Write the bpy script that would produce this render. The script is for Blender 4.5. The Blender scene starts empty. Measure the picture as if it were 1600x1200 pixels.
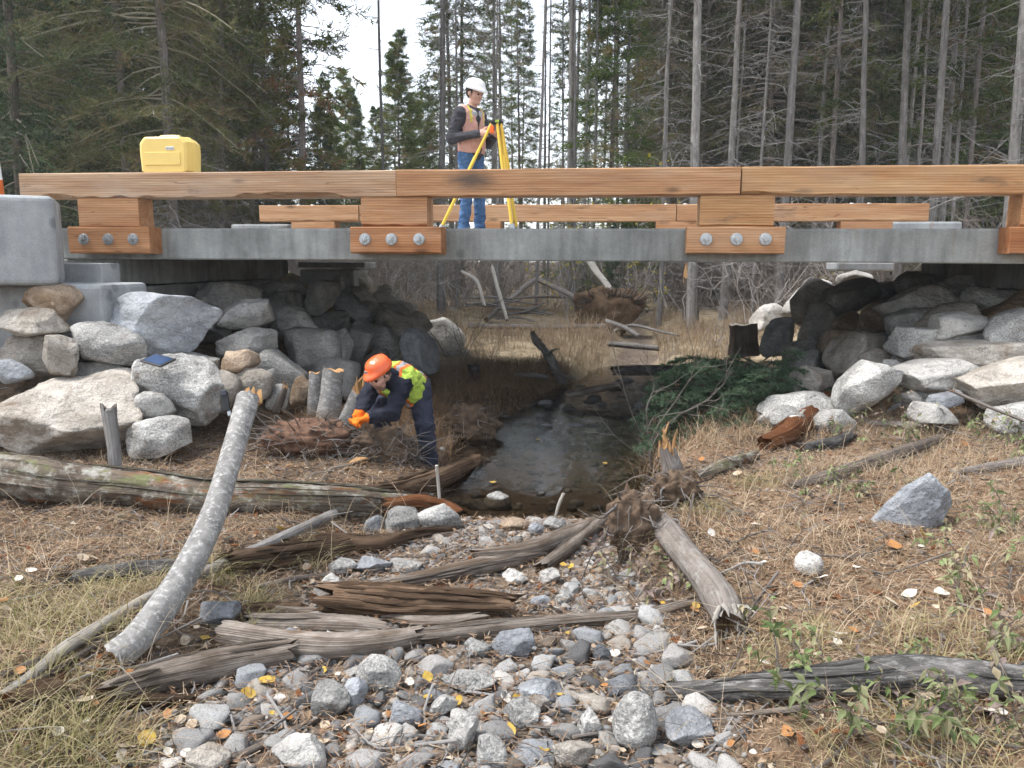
import bpy, bmesh, math, random
import numpy as np
from math import radians, sin, cos, pi
from mathutils import Matrix, Vector

# ------------------------------------------------------------------ scene, camera, sky, sun
scn = bpy.context.scene
COL = scn.collection
EYE = 1.80
FPX = 1294.0                       # focal length in pixels of a 1600 px wide frame
PIT, ROL = radians(8.477), radians(0.293)

def ray(x, y):
    a, b = (x - 800) / FPX, (600 - y) / FPX
    c, s = cos(ROL), sin(ROL)
    u, v = c * a - s * b, s * a + c * b
    return np.array([u, cos(PIT) + v * sin(PIT), -sin(PIT) + v * cos(PIT)])

cam_data = bpy.data.cameras.new('camera')
cam = bpy.data.objects.new('camera', cam_data); COL.objects.link(cam)
right, upv, fwd = Vector((1, 0, 0)), Vector((0, sin(PIT), cos(PIT))), Vector((0, cos(PIT), -sin(PIT)))
cx = right * cos(ROL) + upv * sin(ROL)
cy = -right * sin(ROL) + upv * cos(ROL)
M = Matrix.Identity(4)
for i in range(3):
    M[i][0], M[i][1], M[i][2] = cx[i], cy[i], -fwd[i]
M[2][3] = EYE
cam.matrix_world = M
cam_data.sensor_width = 36.0
cam_data.lens = 36.0 * FPX / 1600.0
cam_data.clip_start, cam_data.clip_end = 0.05, 1000
scn.camera = cam

SUN_EL, SUN_AZ = radians(62), radians(-92)      # azimuth measured from +Y towards +X; high on the left
world = bpy.data.worlds.new('World'); scn.world = world; world.use_nodes = True
wt = world.node_tree; wt.nodes.clear()
sky = wt.nodes.new('ShaderNodeTexSky'); sky.sky_type = 'NISHITA'; sky.sun_disc = False
sky.sun_elevation = SUN_EL; sky.sun_rotation = SUN_AZ
sky.air_density = 1.0; sky.dust_density = 1.0; sky.ozone_density = 1.0
hs = wt.nodes.new('ShaderNodeHueSaturation'); hs.inputs['Saturation'].default_value = 0.34
bg = wt.nodes.new('ShaderNodeBackground'); bg.inputs['Strength'].default_value = 0.105
wo = wt.nodes.new('ShaderNodeOutputWorld')
wt.links.new(sky.outputs[0], hs.inputs['Color']); wt.links.new(hs.outputs[0], bg.inputs['Color']); wt.links.new(bg.outputs[0], wo.inputs[0])
sd = bpy.data.lights.new('sun', 'SUN'); sd.energy = 1.35; sd.angle = radians(16); sd.color = (1.0, 0.965, 0.93)
sun = bpy.data.objects.new('sun', sd); COL.objects.link(sun)
sdir = Vector((sin(SUN_AZ) * cos(SUN_EL), cos(SUN_AZ) * cos(SUN_EL), sin(SUN_EL)))
sun.rotation_euler = sdir.to_track_quat('Z', 'Y').to_euler(); sun.location = (0, -5, 12)
scn.view_settings.view_transform = 'Standard'; scn.view_settings.look = 'None'
scn.view_settings.gamma = 1.0; scn.view_settings.use_curve_mapping = False
scn.view_settings.exposure = 1.95
scn.cycles.use_denoising = True
scn.cycles.max_bounces = 4; scn.cycles.transparent_max_bounces = 6
scn.cycles.diffuse_bounces = 3; scn.cycles.glossy_bounces = 2; scn.cycles.transmission_bounces = 2
scn.cycles.use_adaptive_sampling = True; scn.cycles.adaptive_threshold = 0.05
scn.cycles.caustics_reflective = False; scn.cycles.caustics_refractive = False

# ------------------------------------------------------------------ small maths
RNG = np.random.default_rng(7)
random.seed(7)

def hash3(i, j, k, s=0):
    n = (i.astype(np.int64) * 374761393 + j.astype(np.int64) * 668265263 + k.astype(np.int64) * 2147483647 + s * 1274126177) & 0xffffffff
    n = ((n ^ (n >> 13)) * 1274126177) & 0xffffffff
    n = (n ^ (n >> 16)) & 0xffffff
    return n / 8388608.0 - 1.0

def vn(p, scale=1.0, seed=0):
    p = np.asarray(p, float) * scale + 1000.0
    i = np.floor(p).astype(np.int64); f = p - i; f = f * f * (3 - 2 * f)
    r = 0
    for a in (0, 1):
        for b in (0, 1):
            for c in (0, 1):
                w = (f[..., 0] if a else 1 - f[..., 0]) * (f[..., 1] if b else 1 - f[..., 1]) * (f[..., 2] if c else 1 - f[..., 2])
                r = r + w * hash3(i[..., 0] + a, i[..., 1] + b, i[..., 2] + c, seed)
    return r

def fbm(p, scale=1.0, oct=3, seed=0):
    r, a = 0, 1.0
    for o in range(oct):
        r = r + a * vn(p, scale * 2 ** o, seed + o * 17); a *= 0.5
    return r

def n2(x, y, scale, seed=0, oct=2):
    x, y = np.broadcast_arrays(np.asarray(x, float), np.asarray(y, float))
    return fbm(np.stack([x, y, np.zeros_like(x)], -1), scale, oct, seed)

def sstep(a, b, x):
    t = np.clip((x - a) / (b - a), 0, 1); return t * t * (3 - 2 * t)

# ------------------------------------------------------------------ mesh building
class MB:
    def __init__(s): s.V, s.F, s.tc, s.rn, s.mi, s.n = [], [], [], [], [], 0
    def add(s, V, F, tc=None, rn=0.5, mi=0):
        V = np.asarray(V, float); F = np.asarray(F, np.int64)
        s.V.append(V); s.F.append(F + s.n); s.n += len(V)
        s.tc.append(V if tc is None else np.asarray(tc, float))
        s.rn.append(np.broadcast_to(np.asarray(rn, float), (len(V),)))
        s.mi.append(np.broadcast_to(np.asarray(mi, np.int64), (len(F),)))
        return s
    def mesh(s, name, mats, smooth=True):
        me = bpy.data.meshes.new(name)
        V = np.concatenate(s.V); tc = np.concatenate(s.tc); rn = np.concatenate(s.rn)
        me.vertices.add(len(V)); me.vertices.foreach_set('co', V.astype(np.float32).ravel())
        li = np.concatenate([f.ravel() for f in s.F])
        cnt = np.concatenate([np.full(len(f), f.shape[1]) for f in s.F])
        me.loops.add(len(li)); me.loops.foreach_set('vertex_index', li.astype(np.int32))
        me.polygons.add(len(cnt))
        st = np.concatenate([[0], np.cumsum(cnt)[:-1]])
        me.polygons.foreach_set('loop_start', st.astype(np.int32))
        me.polygons.foreach_set('material_index', np.concatenate(s.mi).astype(np.int32))
        me.polygons.foreach_set('use_smooth', np.full(len(cnt), bool(smooth)))
        a = me.attributes.new('tc', 'FLOAT_VECTOR', 'POINT'); a.data.foreach_set('vector', tc.astype(np.float32).ravel())
        a = me.attributes.new('rn', 'FLOAT', 'POINT'); a.data.foreach_set('value', rn.astype(np.float32))
        for m in (mats if isinstance(mats, (list, tuple)) else [mats]): me.materials.append(m)
        me.update(calc_edges=True); me.validate()
        return me
    def build(s, name, mats, parent=None, smooth=True):
        return link(name, s.mesh(name, mats, smooth), parent)

def link(name, data, parent=None):
    o = bpy.data.objects.new(name, data); COL.objects.link(o)
    if parent is not None: o.parent = parent
    return o

def tag(o, label=None, cat=None, group=None, kind=None):
    if label: o['label'] = label
    if cat: o['category'] = cat
    if group: o['group'] = group
    if kind: o['kind'] = kind
    return o

def empty(name, loc=(0, 0, 0), rz=0):
    o = bpy.data.objects.new(name, None); COL.objects.link(o)
    o.location = loc; o.rotation_euler = (0, 0, rz); o.empty_display_size = 0.1
    return o

def frames(P):
    P = np.asarray(P, float); T = np.gradient(P, axis=0); T /= np.linalg.norm(T, axis=1)[:, None] + 1e-9
    ref = np.array([0, 0, 1.0]) if abs(T[:, 2]).mean() < 0.8 else np.array([0, 1.0, 0])
    A = np.cross(T, ref); A /= np.linalg.norm(A, axis=1)[:, None] + 1e-9
    B = np.cross(A, T)
    return T, A, B

def tube(P, R, n=8, cap=True, rfun=None, endj=None):
    """tube along P with radii R. tc = (angle 0..1, length in metres, radius). returns V, F(quads), tc"""
    P = np.asarray(P, float); R = np.broadcast_to(np.asarray(R, float), (len(P),)).copy()
    T, A, B = frames(P)
    L = np.concatenate([[0], np.cumsum(np.linalg.norm(np.diff(P, axis=0), axis=1))])
    m = n + 1; th = np.linspace(0, 2 * pi, m)
    rr = np.repeat(R[:, None], m, 1)
    if rfun is not None: rr = rr * rfun(th[None, :] * np.ones((len(P), 1)), L[:, None] * np.ones((1, m)))
    rr[:, -1] = rr[:, 0]
    V = P[:, None, :] + rr[..., None] * (np.cos(th)[None, :, None] * A[:, None, :] + np.sin(th)[None, :, None] * B[:, None, :])
    if endj is not None:
        j0, j1 = endj; j0[-1] = j0[0]; j1[-1] = j1[0]
        V[0] -= T[0] * j0[:, None]; V[-1] += T[-1] * j1[:, None]
    tc = np.stack([np.tile(th / (2 * pi), (len(P), 1)), np.repeat(L[:, None], m, 1), rr], -1)
    i = np.arange(len(P) - 1)[:, None] * m + np.arange(n)[None, :]
    F = np.stack([i, i + 1, i + m + 1, i + m], -1).reshape(-1, 4)
    V = V.reshape(-1, 3); tc = tc.reshape(-1, 3)
    return V, F, tc

def add_tube(mb, P, R, n=8, cap=True, rn=0.5, mi=0, capmi=None, rfun=None, endj=None, inset=0.0):
    P = np.asarray(P, float)
    V, F, tc = tube(P, R, n, cap, rfun, endj)
    mb.add(V, F, tc, rn, mi)
    if cap:
        m = n + 1
        for ring, c, c2, flip in ((V[:m], P[0], P[1], True), (V[-m:], P[-1], P[-2], False)):
            ax = (c2 - c) / (np.linalg.norm(c2 - c) + 1e-9)
            VV = np.concatenate([ring, [c + ax * inset]]); j = np.arange(n)
            T = np.stack([np.full(n, m), j + 1, j] if flip else [np.full(n, m), j, j + 1], -1)
            mb.add(VV, T, VV * 3.0, rn, mi if capmi is None else capmi)

def spline(P, n):
    P = np.asarray(P, float); k = len(P)
    Q = np.concatenate([[2 * P[0] - P[1]], P, [2 * P[-1] - P[-2]]])
    t = np.linspace(0, k - 1 - 1e-6, n); i = t.astype(int); f = (t - i)[:, None]
    a, b, c, d = Q[i], Q[i + 1], Q[i + 2], Q[i + 3]
    return 0.5 * (2 * b + (c - a) * f + (2 * a - 5 * b + 4 * c - d) * f ** 2 + (3 * b - a - 3 * c + d) * f ** 3)

_ico = {}
def ico(n):
    if n not in _ico:
        bm = bmesh.new(); bmesh.ops.create_icosphere(bm, subdivisions=n, radius=1.0)
        _ico[n] = (np.array([v.co[:] for v in bm.verts]), np.array([[v.index for v in f.verts] for f in bm.faces])); bm.free()
    return _ico[n]

def box_mesh(name, dims, mat, bevel=0.006, seg=1, jitter=0.0, sub=0, seed=0):
    bm = bmesh.new(); bmesh.ops.create_cube(bm, size=1.0)
    bmesh.ops.scale(bm, vec=dims, verts=bm.verts)
    if bevel: bmesh.ops.bevel(bm, geom=list(bm.edges), offset=bevel, segments=seg, affect='EDGES', profile=0.5)
    me = bpy.data.meshes.new(name); bm.to_mesh(me); bm.free(); me.materials.append(mat)
    return me

def box(name, center, dims, mat, parent=None, bevel=0.006, seg=1, rot=(0, 0, 0)):
    o = link(name, box_mesh(name, dims, mat, bevel, seg), parent); o.location = center; o.rotation_euler = rot
    return o

# ------------------------------------------------------------------ materials
class NT:
    def __init__(s, name):
        s.m = bpy.data.materials.new(name); s.m.use_nodes = True; s.t = s.m.node_tree; s.t.nodes.clear()
        s.out = s.t.nodes.new('ShaderNodeOutputMaterial')
        s.b = s.t.nodes.new('ShaderNodeBsdfPrincipled'); s.t.links.new(s.b.outputs[0], s.out.inputs[0])
        s.b.inputs['Specular IOR Level'].default_value = 0.3
    def put(s, sock, v):
        if isinstance(v, bpy.types.NodeSocket): s.t.links.new(v, sock)
        elif v is not None:
            if sock.type == 'RGBA' and hasattr(v, '__len__') and len(v) == 3: v = (*v, 1)
            sock.default_value = v
    def n(s, typ, **kw):
        return s.t.nodes.new('ShaderNode' + typ)
    def obj(s): return s.n('TexCoord').outputs['Object']
    def attr(s, name, out='Vector'):
        a = s.n('Attribute'); a.attribute_name = name; return a.outputs[out]
    def mapping(s, v, scale=(1, 1, 1), loc=(0, 0, 0)):
        m = s.n('Mapping'); s.put(m.inputs['Vector'], v); s.put(m.inputs['Scale'], scale); s.put(m.inputs['Location'], loc); return m.outputs[0]
    def noise(s, v, scale, detail=3, rough=0.55, dist=0.0):
        m = s.n('TexNoise'); s.put(m.inputs['Vector'], v); m.inputs['Scale'].default_value = scale
        m.inputs['Detail'].default_value = detail; m.inputs['Roughness'].default_value = rough; m.inputs['Distortion'].default_value = dist
        return m.outputs['Fac']
    def vor(s, v, scale, out='Distance', feat='F1'):
        m = s.n('TexVoronoi'); m.feature = feat; s.put(m.inputs['Vector'], v); m.inputs['Scale'].default_value = scale; return m.outputs[out]
    def ramp(s, v, stops, interp='LINEAR'):
        m = s.n('ValToRGB'); s.put(m.inputs[0], v); e = m.color_ramp; e.interpolation = interp
        while len(e.elements) < len(stops): e.elements.new(0.5)
        for el, (p, c) in zip(e.elements, stops):
            el.position = p; el.color = (*c, 1) if hasattr(c, '__len__') else (c, c, c, 1)
        return m.outputs[0]
    def mix(s, f, a, b, mode='MIX'):
        m = s.n('MixRGB'); m.blend_type = mode; s.put(m.inputs[0], f); s.put(m.inputs[1], a); s.put(m.inputs[2], b); return m.outputs[0]
    def math(s, op, a, b=0.0):
        m = s.n('Math'); m.operation = op; s.put(m.inputs[0], a); s.put(m.inputs[1], b); return m.outputs[0]
    def addv(s, a, b):
        m = s.n('VectorMath'); m.operation = 'ADD'; s.put(m.inputs[0], a); s.put(m.inputs[1], b); return m.outputs[0]
    def rnd(s): return s.n('ObjectInfo').outputs['Random']
    def ocol(s): return s.n('ObjectInfo').outputs['Color']
    def shift(s, v):                      # move the pattern by the object's own random number
        c = s.n('CombineXYZ'); r = s.rnd()
        for i, k in enumerate((17.0, 31.0, 47.0)): s.put(c.inputs[i], s.math('MULTIPLY', r, k))
        return s.addv(v, c.outputs[0])
    def bump(s, h, strength=0.4, dist=0.01, prev=None):
        m = s.n('Bump'); m.inputs['Strength'].default_value = strength; m.inputs['Distance'].default_value = dist
        s.put(m.inputs['Height'], h)
        if prev is not None: s.put(m.inputs['Normal'], prev)
        return m.outputs[0]
    def done(s, col, rough=0.8, nor=None, spec=0.25, metal=0.0):
        s.put(s.b.inputs['Base Color'], col); s.put(s.b.inputs['Roughness'], rough); s.b.inputs['Metallic'].default_value = metal
        s.b.inputs['Specular IOR Level'].default_value = spec
        if nor is not None: s.put(s.b.inputs['Normal'], nor)
        return s.m

def m_rock(name, light, dark, stain=(0.16, 0.105, 0.06), st=0.5, speck=0.5):
    k = NT(name); v = k.shift(k.obj())
    c = k.mix(k.ramp(k.noise(v, 3.2, 5, 0.62), [(0.36, 0.0), (0.64, 1.0)]), dark, light)
    c = k.mix(k.ramp(k.noise(v, 2.0, 5, 0.65, 0.6), [(1.0 - st - 0.05, 0.0), (1.0 - st + 0.10, 0.9)]), c, stain)
    vein = k.ramp(k.noise(k.mapping(v, (1.0, 1.0, 3.0)), 3.0, 4, 0.6, 1.0), [(0.475, 1.0), (0.5, 0.45), (0.525, 1.0)])
    c = k.mix(0.6, c, vein, 'MULTIPLY')
    sp = k.noise(v, 75, 2, 0.7)
    c = k.mix(speck * 0.8, c, k.mix(1.0, c, k.ramp(sp, [(0.35, 0.45), (0.5, 1.0), (0.68, 1.6)]), 'MULTIPLY'))
    li = k.ramp(k.noise(v, 9, 4, 0.7), [(0.62, 0.0), (0.70, 0.5)])
    c = k.mix(li, c, tuple(min(0.62, x * 1.5) for x in light))
    c = k.mix(1.0, c, k.ocol(), 'MULTIPLY')
    b = k.bump(k.vor(k.addv(v, (3, 1, 2)), 5.0), 0.5, 0.05)
    b = k.bump(k.noise(v, 6, 6, 0.7), 0.9, 0.07, b)
    b = k.bump(k.noise(v, 45, 3, 0.7), 0.55, 0.012, b)
    return k.done(c, 0.85, b, 0.2)

def m_cobble(name):
    k = NT(name); v = k.shift(k.obj()); c = (1.0, 1.0, 1.0)
    c = k.mix(0.75, c, k.ramp(k.noise(v, 14, 4, 0.65), [(0.3, 0.5), (0.7, 1.35)]), 'MULTIPLY')
    c = k.mix(0.5, c, k.ramp(k.noise(v, 120, 2, 0.7), [(0.35, 0.55), (0.65, 1.4)]), 'MULTIPLY')
    c = k.mix(k.ramp(k.noise(v, 6, 3), [(0.56, 0.0), (0.72, 0.55)]), c, (0.20, 0.14, 0.085))
    c = k.mix(1.0, c, k.ocol(), 'MULTIPLY')
    b = k.bump(k.noise(v, 30, 5, 0.65), 0.5, 0.012)
    return k.done(c, 0.8, b, 0.22)

def m_pebble(name):
    k = NT(name); r = k.attr('rn', 'Fac')
    c = k.ramp(r, [(0.0, (0.08, 0.075, 0.07)), (0.3, (0.19, 0.185, 0.18)), (0.5, (0.27, 0.255, 0.235)), (0.65, (0.16, 0.16, 0.165)), (0.8, (0.31, 0.285, 0.25)), (0.9, (0.20, 0.145, 0.10)), (1.0, (0.48, 0.46, 0.43))])
    c = k.mix(0.6, c, k.ramp(k.noise(k.obj(), 60, 3, 0.65), [(0.3, 0.55), (0.7, 1.35)]), 'MULTIPLY')
    return k.done(c, 0.85, k.bump(k.noise(k.obj(), 90, 3), 0.4, 0.006), 0.2)

def m_concrete(name, tint=(0.40, 0.41, 0.40), stains=0.5):
    k = NT(name); v = k.shift(k.obj())
    c = k.mix(k.ramp(k.noise(v, 2.2, 5, 0.65), [(0.3, 0.0), (0.7, 1.0)]), tuple(x * 0.5 for x in tint), tint)
    vs = k.mapping(v, (5.0, 5.0, 0.5))
    c = k.mix(stains, c, k.ramp(k.noise(vs, 2.0, 4, 0.6), [(0.3, 0.62), (0.6, 1.12)]), 'MULTIPLY')
    sp = k.ramp(k.vor(v, 2.6), [(0.10, 0.55), (0.17, 1.0)])
    c = k.mix(0.75, c, sp, 'MULTIPLY')
    c = k.mix(0.4, c, k.ramp(k.noise(v, 90, 2), [(0.3, 0.7), (0.7, 1.2)]), 'MULTIPLY')
    hol = k.ramp(k.vor(v, 34), [(0.07, 0.35), (0.13, 1.0)])
    c = k.mix(0.6, c, hol, 'MULTIPLY')
    rs = k.ramp(k.noise(k.mapping(v, (3.0, 3.0, 0.25)), 1.6, 4, 0.6), [(0.60, 0.0), (0.72, 0.45)])
    c = k.mix(rs, c, (0.22, 0.16, 0.10))
    b = k.bump(k.noise(v, 30, 4), 0.25, 0.01)
    b = k.bump(hol, 0.5, 0.01, b)
    return k.done(c, 0.85, b, 0.25)

def m_timber(name, smudge=None):
    k = NT(name); v = k.shift(k.obj())
    g = k.mapping(v, (0.55, 7.0, 7.0))
    w = k.n('TexWave'); w.wave_type = 'RINGS'; w.rings_direction = 'X'; w.wave_profile = 'SAW'
    k.put(w.inputs['Vector'], k.mapping(v, (0.07, 1.0, 1.0), (0.0, 0.17, 0.12))); w.inputs['Scale'].default_value = 16; w.inputs['Distortion'].default_value = 4.0
    w.inputs['Detail'].default_value = 2; w.inputs['Detail Scale'].default_value = 1.0
    base = k.ramp(k.noise(g, 1.6, 4, 0.6), [(0.3, (0.34, 0.195, 0.11)), (0.5, (0.43, 0.275, 0.165)), (0.72, (0.53, 0.385, 0.26))])
    c = k.mix(0.75, base, k.ramp(w.outputs['Fac'], [(0.0, (1.08, 1.09, 1.10)), (0.55, (1.0, .95, .88)), (0.95, (.68, .50, .38))]), 'MULTIPLY')
    c = k.mix(0.6, c, k.ramp(k.noise(k.mapping(v, (2.2, 95, 95)), 1.0, 4, 0.75), [(0.3, 0.5), (0.7, 1.3)]), 'MULTIPLY')
    kn = k.ramp(k.vor(k.mapping(v, (1.3, 4.0, 4.0)), 1.1), [(0.05, 0.25), (0.15, 1.0)])
    c = k.mix(0.75, c, kn, 'MULTIPLY')
    gry = k.ramp(k.noise(k.mapping(v, (0.9, 3, 3)), 1.0, 4, 0.6), [(0.50, 0.0), (0.70, 0.40)])
    c = k.mix(gry, c, (0.40, 0.325, 0.265))
    st = k.ramp(k.noise(k.mapping(v, (1.2, 5, 5)), 0.9, 5, 0.7), [(0.60, 0.0), (0.74, 0.8)])
    c = k.mix(st, c, (0.09, 0.075, 0.065))
    if smudge:
        dv = k.n('VectorMath'); dv.operation = 'LENGTH'; k.put(dv.inputs[0], k.mapping(k.obj(), (1.6, 1, 4.5), (-smudge[0] * 1.6, 0.13, -smudge[1] * 4.5)))
        sm_ = k.math('ADD', dv.outputs['Value'], k.math('MULTIPLY', k.noise(k.mapping(v, (2, 9, 9)), 2.0, 4, 0.7), 0.55))
        c = k.mix(k.ramp(sm_, [(0.38, 0.85), (0.75, 0.0)]), c, (0.075, 0.07, 0.068))
    ck = k.ramp(k.noise(k.mapping(v, (0.35, 9, 9)), 1.0, 3, 0.5), [(0.492, 0.0), (0.5, 1.0), (0.508, 0.0)])
    c = k.mix(k.math('MULTIPLY', ck, k.ramp(k.noise(v, 0.9, 2), [(0.44, 0.0), (0.54, 0.8)])), c, (0.12, 0.06, 0.03))
    c = k.mix(1.0, c, k.ocol(), 'MULTIPLY')
    b = k.bump(k.noise(k.mapping(v, (3.0, 90, 90)), 1.0, 3), 0.3, 0.004)
    return k.done(c, 0.7, b, 0.2)

def m_wood(name, stops, along=1.0, bands=14.0, dark=0.35, moss=None, lich=None, bump=0.8, patch=None, iso=7.0, lsc=1.6):
    """fallen wood and bark by tube coordinates: tc.x angle, tc.y metres along"""
    k = NT(name); t = k.attr('tc'); sx = k.n('SeparateXYZ'); k.put(sx.inputs[0], t)
    ang = k.math('MULTIPLY', sx.outputs[0], 2 * pi)
    cb = k.n('CombineXYZ'); k.put(cb.inputs[0], k.math('COSINE', ang)); k.put(cb.inputs[1], k.math('SINE', ang)); k.put(cb.inputs[2], k.math('MULTIPLY', sx.outputs[1], along))
    v = k.shift(cb.outputs[0])
    cb2 = k.n('CombineXYZ'); k.put(cb2.inputs[0], k.math('COSINE', ang)); k.put(cb2.inputs[1], k.math('SINE', ang)); k.put(cb2.inputs[2], k.math('MULTIPLY', sx.outputs[1], iso))
    vi = k.shift(cb2.outputs[0])
    fib = k.noise(k.mapping(v, (bands, bands, 1.6)), 0.5, 5, 0.65)
    big = k.noise(vi, 0.7, 5, 0.65)
    c = k.ramp(big, stops)
    c = k.mix(0.8, c, k.ramp(fib, [(0.32, dark), (0.5, 0.95), (0.7, 1.3)]), 'MULTIPLY')
    if patch: c = k.mix(k.ramp(k.noise(k.mapping(vi, (1, 1, .35)), 0.9, 5, 0.65), [(0.56, 0.0), (0.62, 0.9)]), c, patch)
    if lich: c = k.mix(k.ramp(k.noise(vi, lsc, 5, 0.75), [(0.50, 0.0), (0.66, 0.75)]), c, lich)
    if moss:
        up = k.n('NewGeometry'); sz = k.n('SeparateXYZ'); k.put(sz.inputs[0], up.outputs['Normal'])
        mm = k.math('MULTIPLY', k.ramp(k.noise(k.mapping(vi, (1, 1, .6)), 1.1, 5, 0.72), [(0.53, 0.0), (0.62, 0.9)]), k.ramp(sz.outputs[2], [(0.1, 0.0), (0.75, 0.9)]))
        c = k.mix(mm, c, moss)
    c = k.mix(1.0, c, k.ocol(), 'MULTIPLY')
    b = k.bump(fib, bump, 0.02)
    b = k.bump(k.noise(k.attr('tc'), 60, 3), 0.25, 0.005, b)
    return k.done(c, 0.9, b, 0.12)

def m_leaf(name, stops, rough=0.6, trans=0.25):
    k = NT(name); r = k.attr('rn', 'Fac')
    c = k.ramp(r, stops)
    hv = k.n('HueSaturation'); k.put(hv.inputs['Color'], c)
    k.put(hv.inputs['Value'], k.ramp(k.rnd(), [(0.0, 0.72), (1.0, 1.25)]))
    c = k.mix(1.0, hv.outputs[0], k.ocol(), 'MULTIPLY')
    k.done(c, rough, None, 0.15)
    tr = k.n('BsdfTranslucent'); k.put(tr.inputs[0], c)
    ms = k.n('MixShader'); ms.inputs[0].default_value = trans
    k.t.links.new(k.b.outputs[0], ms.inputs[1]); k.t.links.new(tr.outputs[0], ms.inputs[2]); k.t.links.new(ms.outputs[0], k.out.inputs[0])
    return k.m

def m_flat(name, c, rough=0.6, metal=0.0, spec=0.3, var=0.15, scale=20.0, bump=0.0):
    k = NT(name); v = k.obj()
    cc = k.mix(1.0, c, k.ramp(k.noise(v, scale, 4, 0.6), [(0.25, 1 - var), (0.75, 1 + var)]), 'MULTIPLY')
    return k.done(cc, rough, k.bump(k.noise(v, scale * 1.5, 3), bump, 0.01) if bump else None, spec, metal)

MAT = {}
MAT['granite'] = m_rock('granite', (0.50, 0.49, 0.46), (0.27, 0.265, 0.25), st=0.38, speck=0.8)
MAT['tan'] = m_rock('tan_rock', (0.50, 0.46, 0.405), (0.28, 0.25, 0.21), st=0.42, speck=0.4)
MAT['brown'] = m_rock('brown_rock', (0.40, 0.31, 0.225), (0.21, 0.16, 0.115), st=0.5, speck=0.35)
MAT['pale'] = m_rock('pale_rock', (0.55, 0.53, 0.495), (0.36, 0.345, 0.32), st=0.30, speck=0.4)
MAT['slate'] = m_rock('slate_rock', (0.385, 0.40, 0.415), (0.20, 0.21, 0.225), st=0.3, speck=0.35)
MAT['dark'] = m_rock('shaded_grey_rock', (0.36, 0.35, 0.33), (0.19, 0.185, 0.175), st=0.35, speck=0.45)  # grey rock, its base colour darkened for boulders in shade under the deck
MAT['cobble'] = m_cobble('cobble'); MAT['pebble'] = m_pebble('pebble')
MAT['concrete'] = m_concrete('concrete', (0.37, 0.385, 0.37), .7); MAT['block'] = m_concrete('block_concrete', (0.45, 0.47, 0.48), 0.25)
MAT['timber'] = m_timber('timber'); MAT['timber_smudged'] = m_timber('timber_smudged', (-.86, .02))
MAT['galv'] = m_flat('galvanised_steel', (0.42, 0.44, 0.45), 0.4, 0.7, 0.5, 0.25, 40)
MAT['darkmetal'] = m_flat('dark_metal', (0.03, 0.03, 0.032), 0.5, 0.2)
MAT['bark'] = m_wood('pine_bark', [(0.3, (0.135, 0.115, 0.10)), (0.7, (0.25, 0.22, 0.195))], 1.0, 9, 0.35, lich=(0.30, 0.29, 0.27))
MAT['greybark'] = m_wood('grey_bark', [(0.3, (0.15, 0.14, 0.13)), (0.7, (0.27, 0.255, 0.24))], 1.0, 7, 0.45, lich=(0.33, 0.32, 0.305), lsc=.8)
MAT['darkbark'] = m_wood('dark_bark', [(0.3, (0.075, 0.062, 0.052)), (0.7, (0.145, 0.12, 0.10))], 1.0, 9, 0.35)
MAT['alder'] = m_wood('alder_bark', [(0.3, (0.15, 0.145, 0.14)), (0.7, (0.29, 0.28, 0.265))], 5.0, 1.6, 0.75, lich=(0.52, 0.515, 0.49), bump=0.35, iso=22.0, lsc=1.9)
MAT['mossy'] = m_wood('mossy_bark', [(0.3, (0.075, 0.058, 0.045)), (0.7, (0.19, 0.155, 0.12))], 0.6, 12, 0.25, moss=(0.15, 0.165, 0.07), lich=(0.40, 0.405, 0.36), patch=(0.18, 0.08, 0.035), bump=1.0, lsc=1.4)
MAT['weather'] = m_wood('weathered_wood', [(0.3, (0.12, 0.092, 0.07)), (0.48, (0.24, 0.20, 0.165)), (0.7, (0.42, 0.37, 0.32))], 0.35, 16, 0.2, bump=1.0, patch=(0.14, 0.10, 0.07))
MAT['rot'] = m_wood('rotten_wood', [(0.3, (0.10, 0.062, 0.038)), (0.7, (0.225, 0.15, 0.098))], 0.35, 20, 0.22, bump=1.0)
MAT['redrot'] = m_wood('red_rotten_wood', [(0.3, (0.15, 0.055, 0.022)), (0.7, (0.27, 0.115, 0.05))], 0.5, 16, 0.25, bump=1.0)
MAT['char'] = m_wood('charred_bark', [(0.3, (0.055, 0.052, 0.05)), (0.7, (0.17, 0.16, 0.15))], 2.2, 5, 0.4, lich=(0.34, 0.33, 0.315), bump=1.0)
MAT['cutwood'] = m_wood('fresh_cut_wood', [(0.3, (0.52, 0.27, 0.11)), (0.7, (0.62, 0.40, 0.20))], 0.5, 16, 0.6)
MAT['palewood'] = m_wood('bare_pale_wood', [(0.3, (0.44, 0.40, 0.345)), (0.7, (0.60, 0.56, 0.50))], 0.4, 16, 0.5)
MAT['deadtwig'] = m_wood('dead_twig', [(0.3, (0.22, 0.205, 0.195)), (0.7, (0.34, 0.325, 0.31))], 1.0, 5, 0.7)
MAT['twig'] = m_wood('twig_bark', [(0.3, (0.17, 0.145, 0.125)), (0.7, (0.30, 0.27, 0.24))], 1.0, 5, 0.6)
MAT['greytwig'] = m_wood('grey_twig', [(0.3, (0.32, 0.30, 0.285)), (0.7, (0.47, 0.45, 0.43))], 1.0, 5, 0.7)
MAT['needle'] = m_leaf('pine_needles', [(0.0, (0.045, 0.075, 0.022)), (0.45, (0.105, 0.14, 0.04)), (0.72, (0.16, 0.185, 0.06)), (0.82, (0.16, 0.115, 0.06)), (1.0, (0.21, 0.145, 0.09))])
MAT['spruce'] = m_leaf('spruce_needles', [(0.0, (0.035, 0.055, 0.032)), (0.5, (0.068, 0.098, 0.055)), (0.85, (0.10, 0.135, 0.08)), (1.0, (0.14, 0.11, 0.065))])
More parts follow.
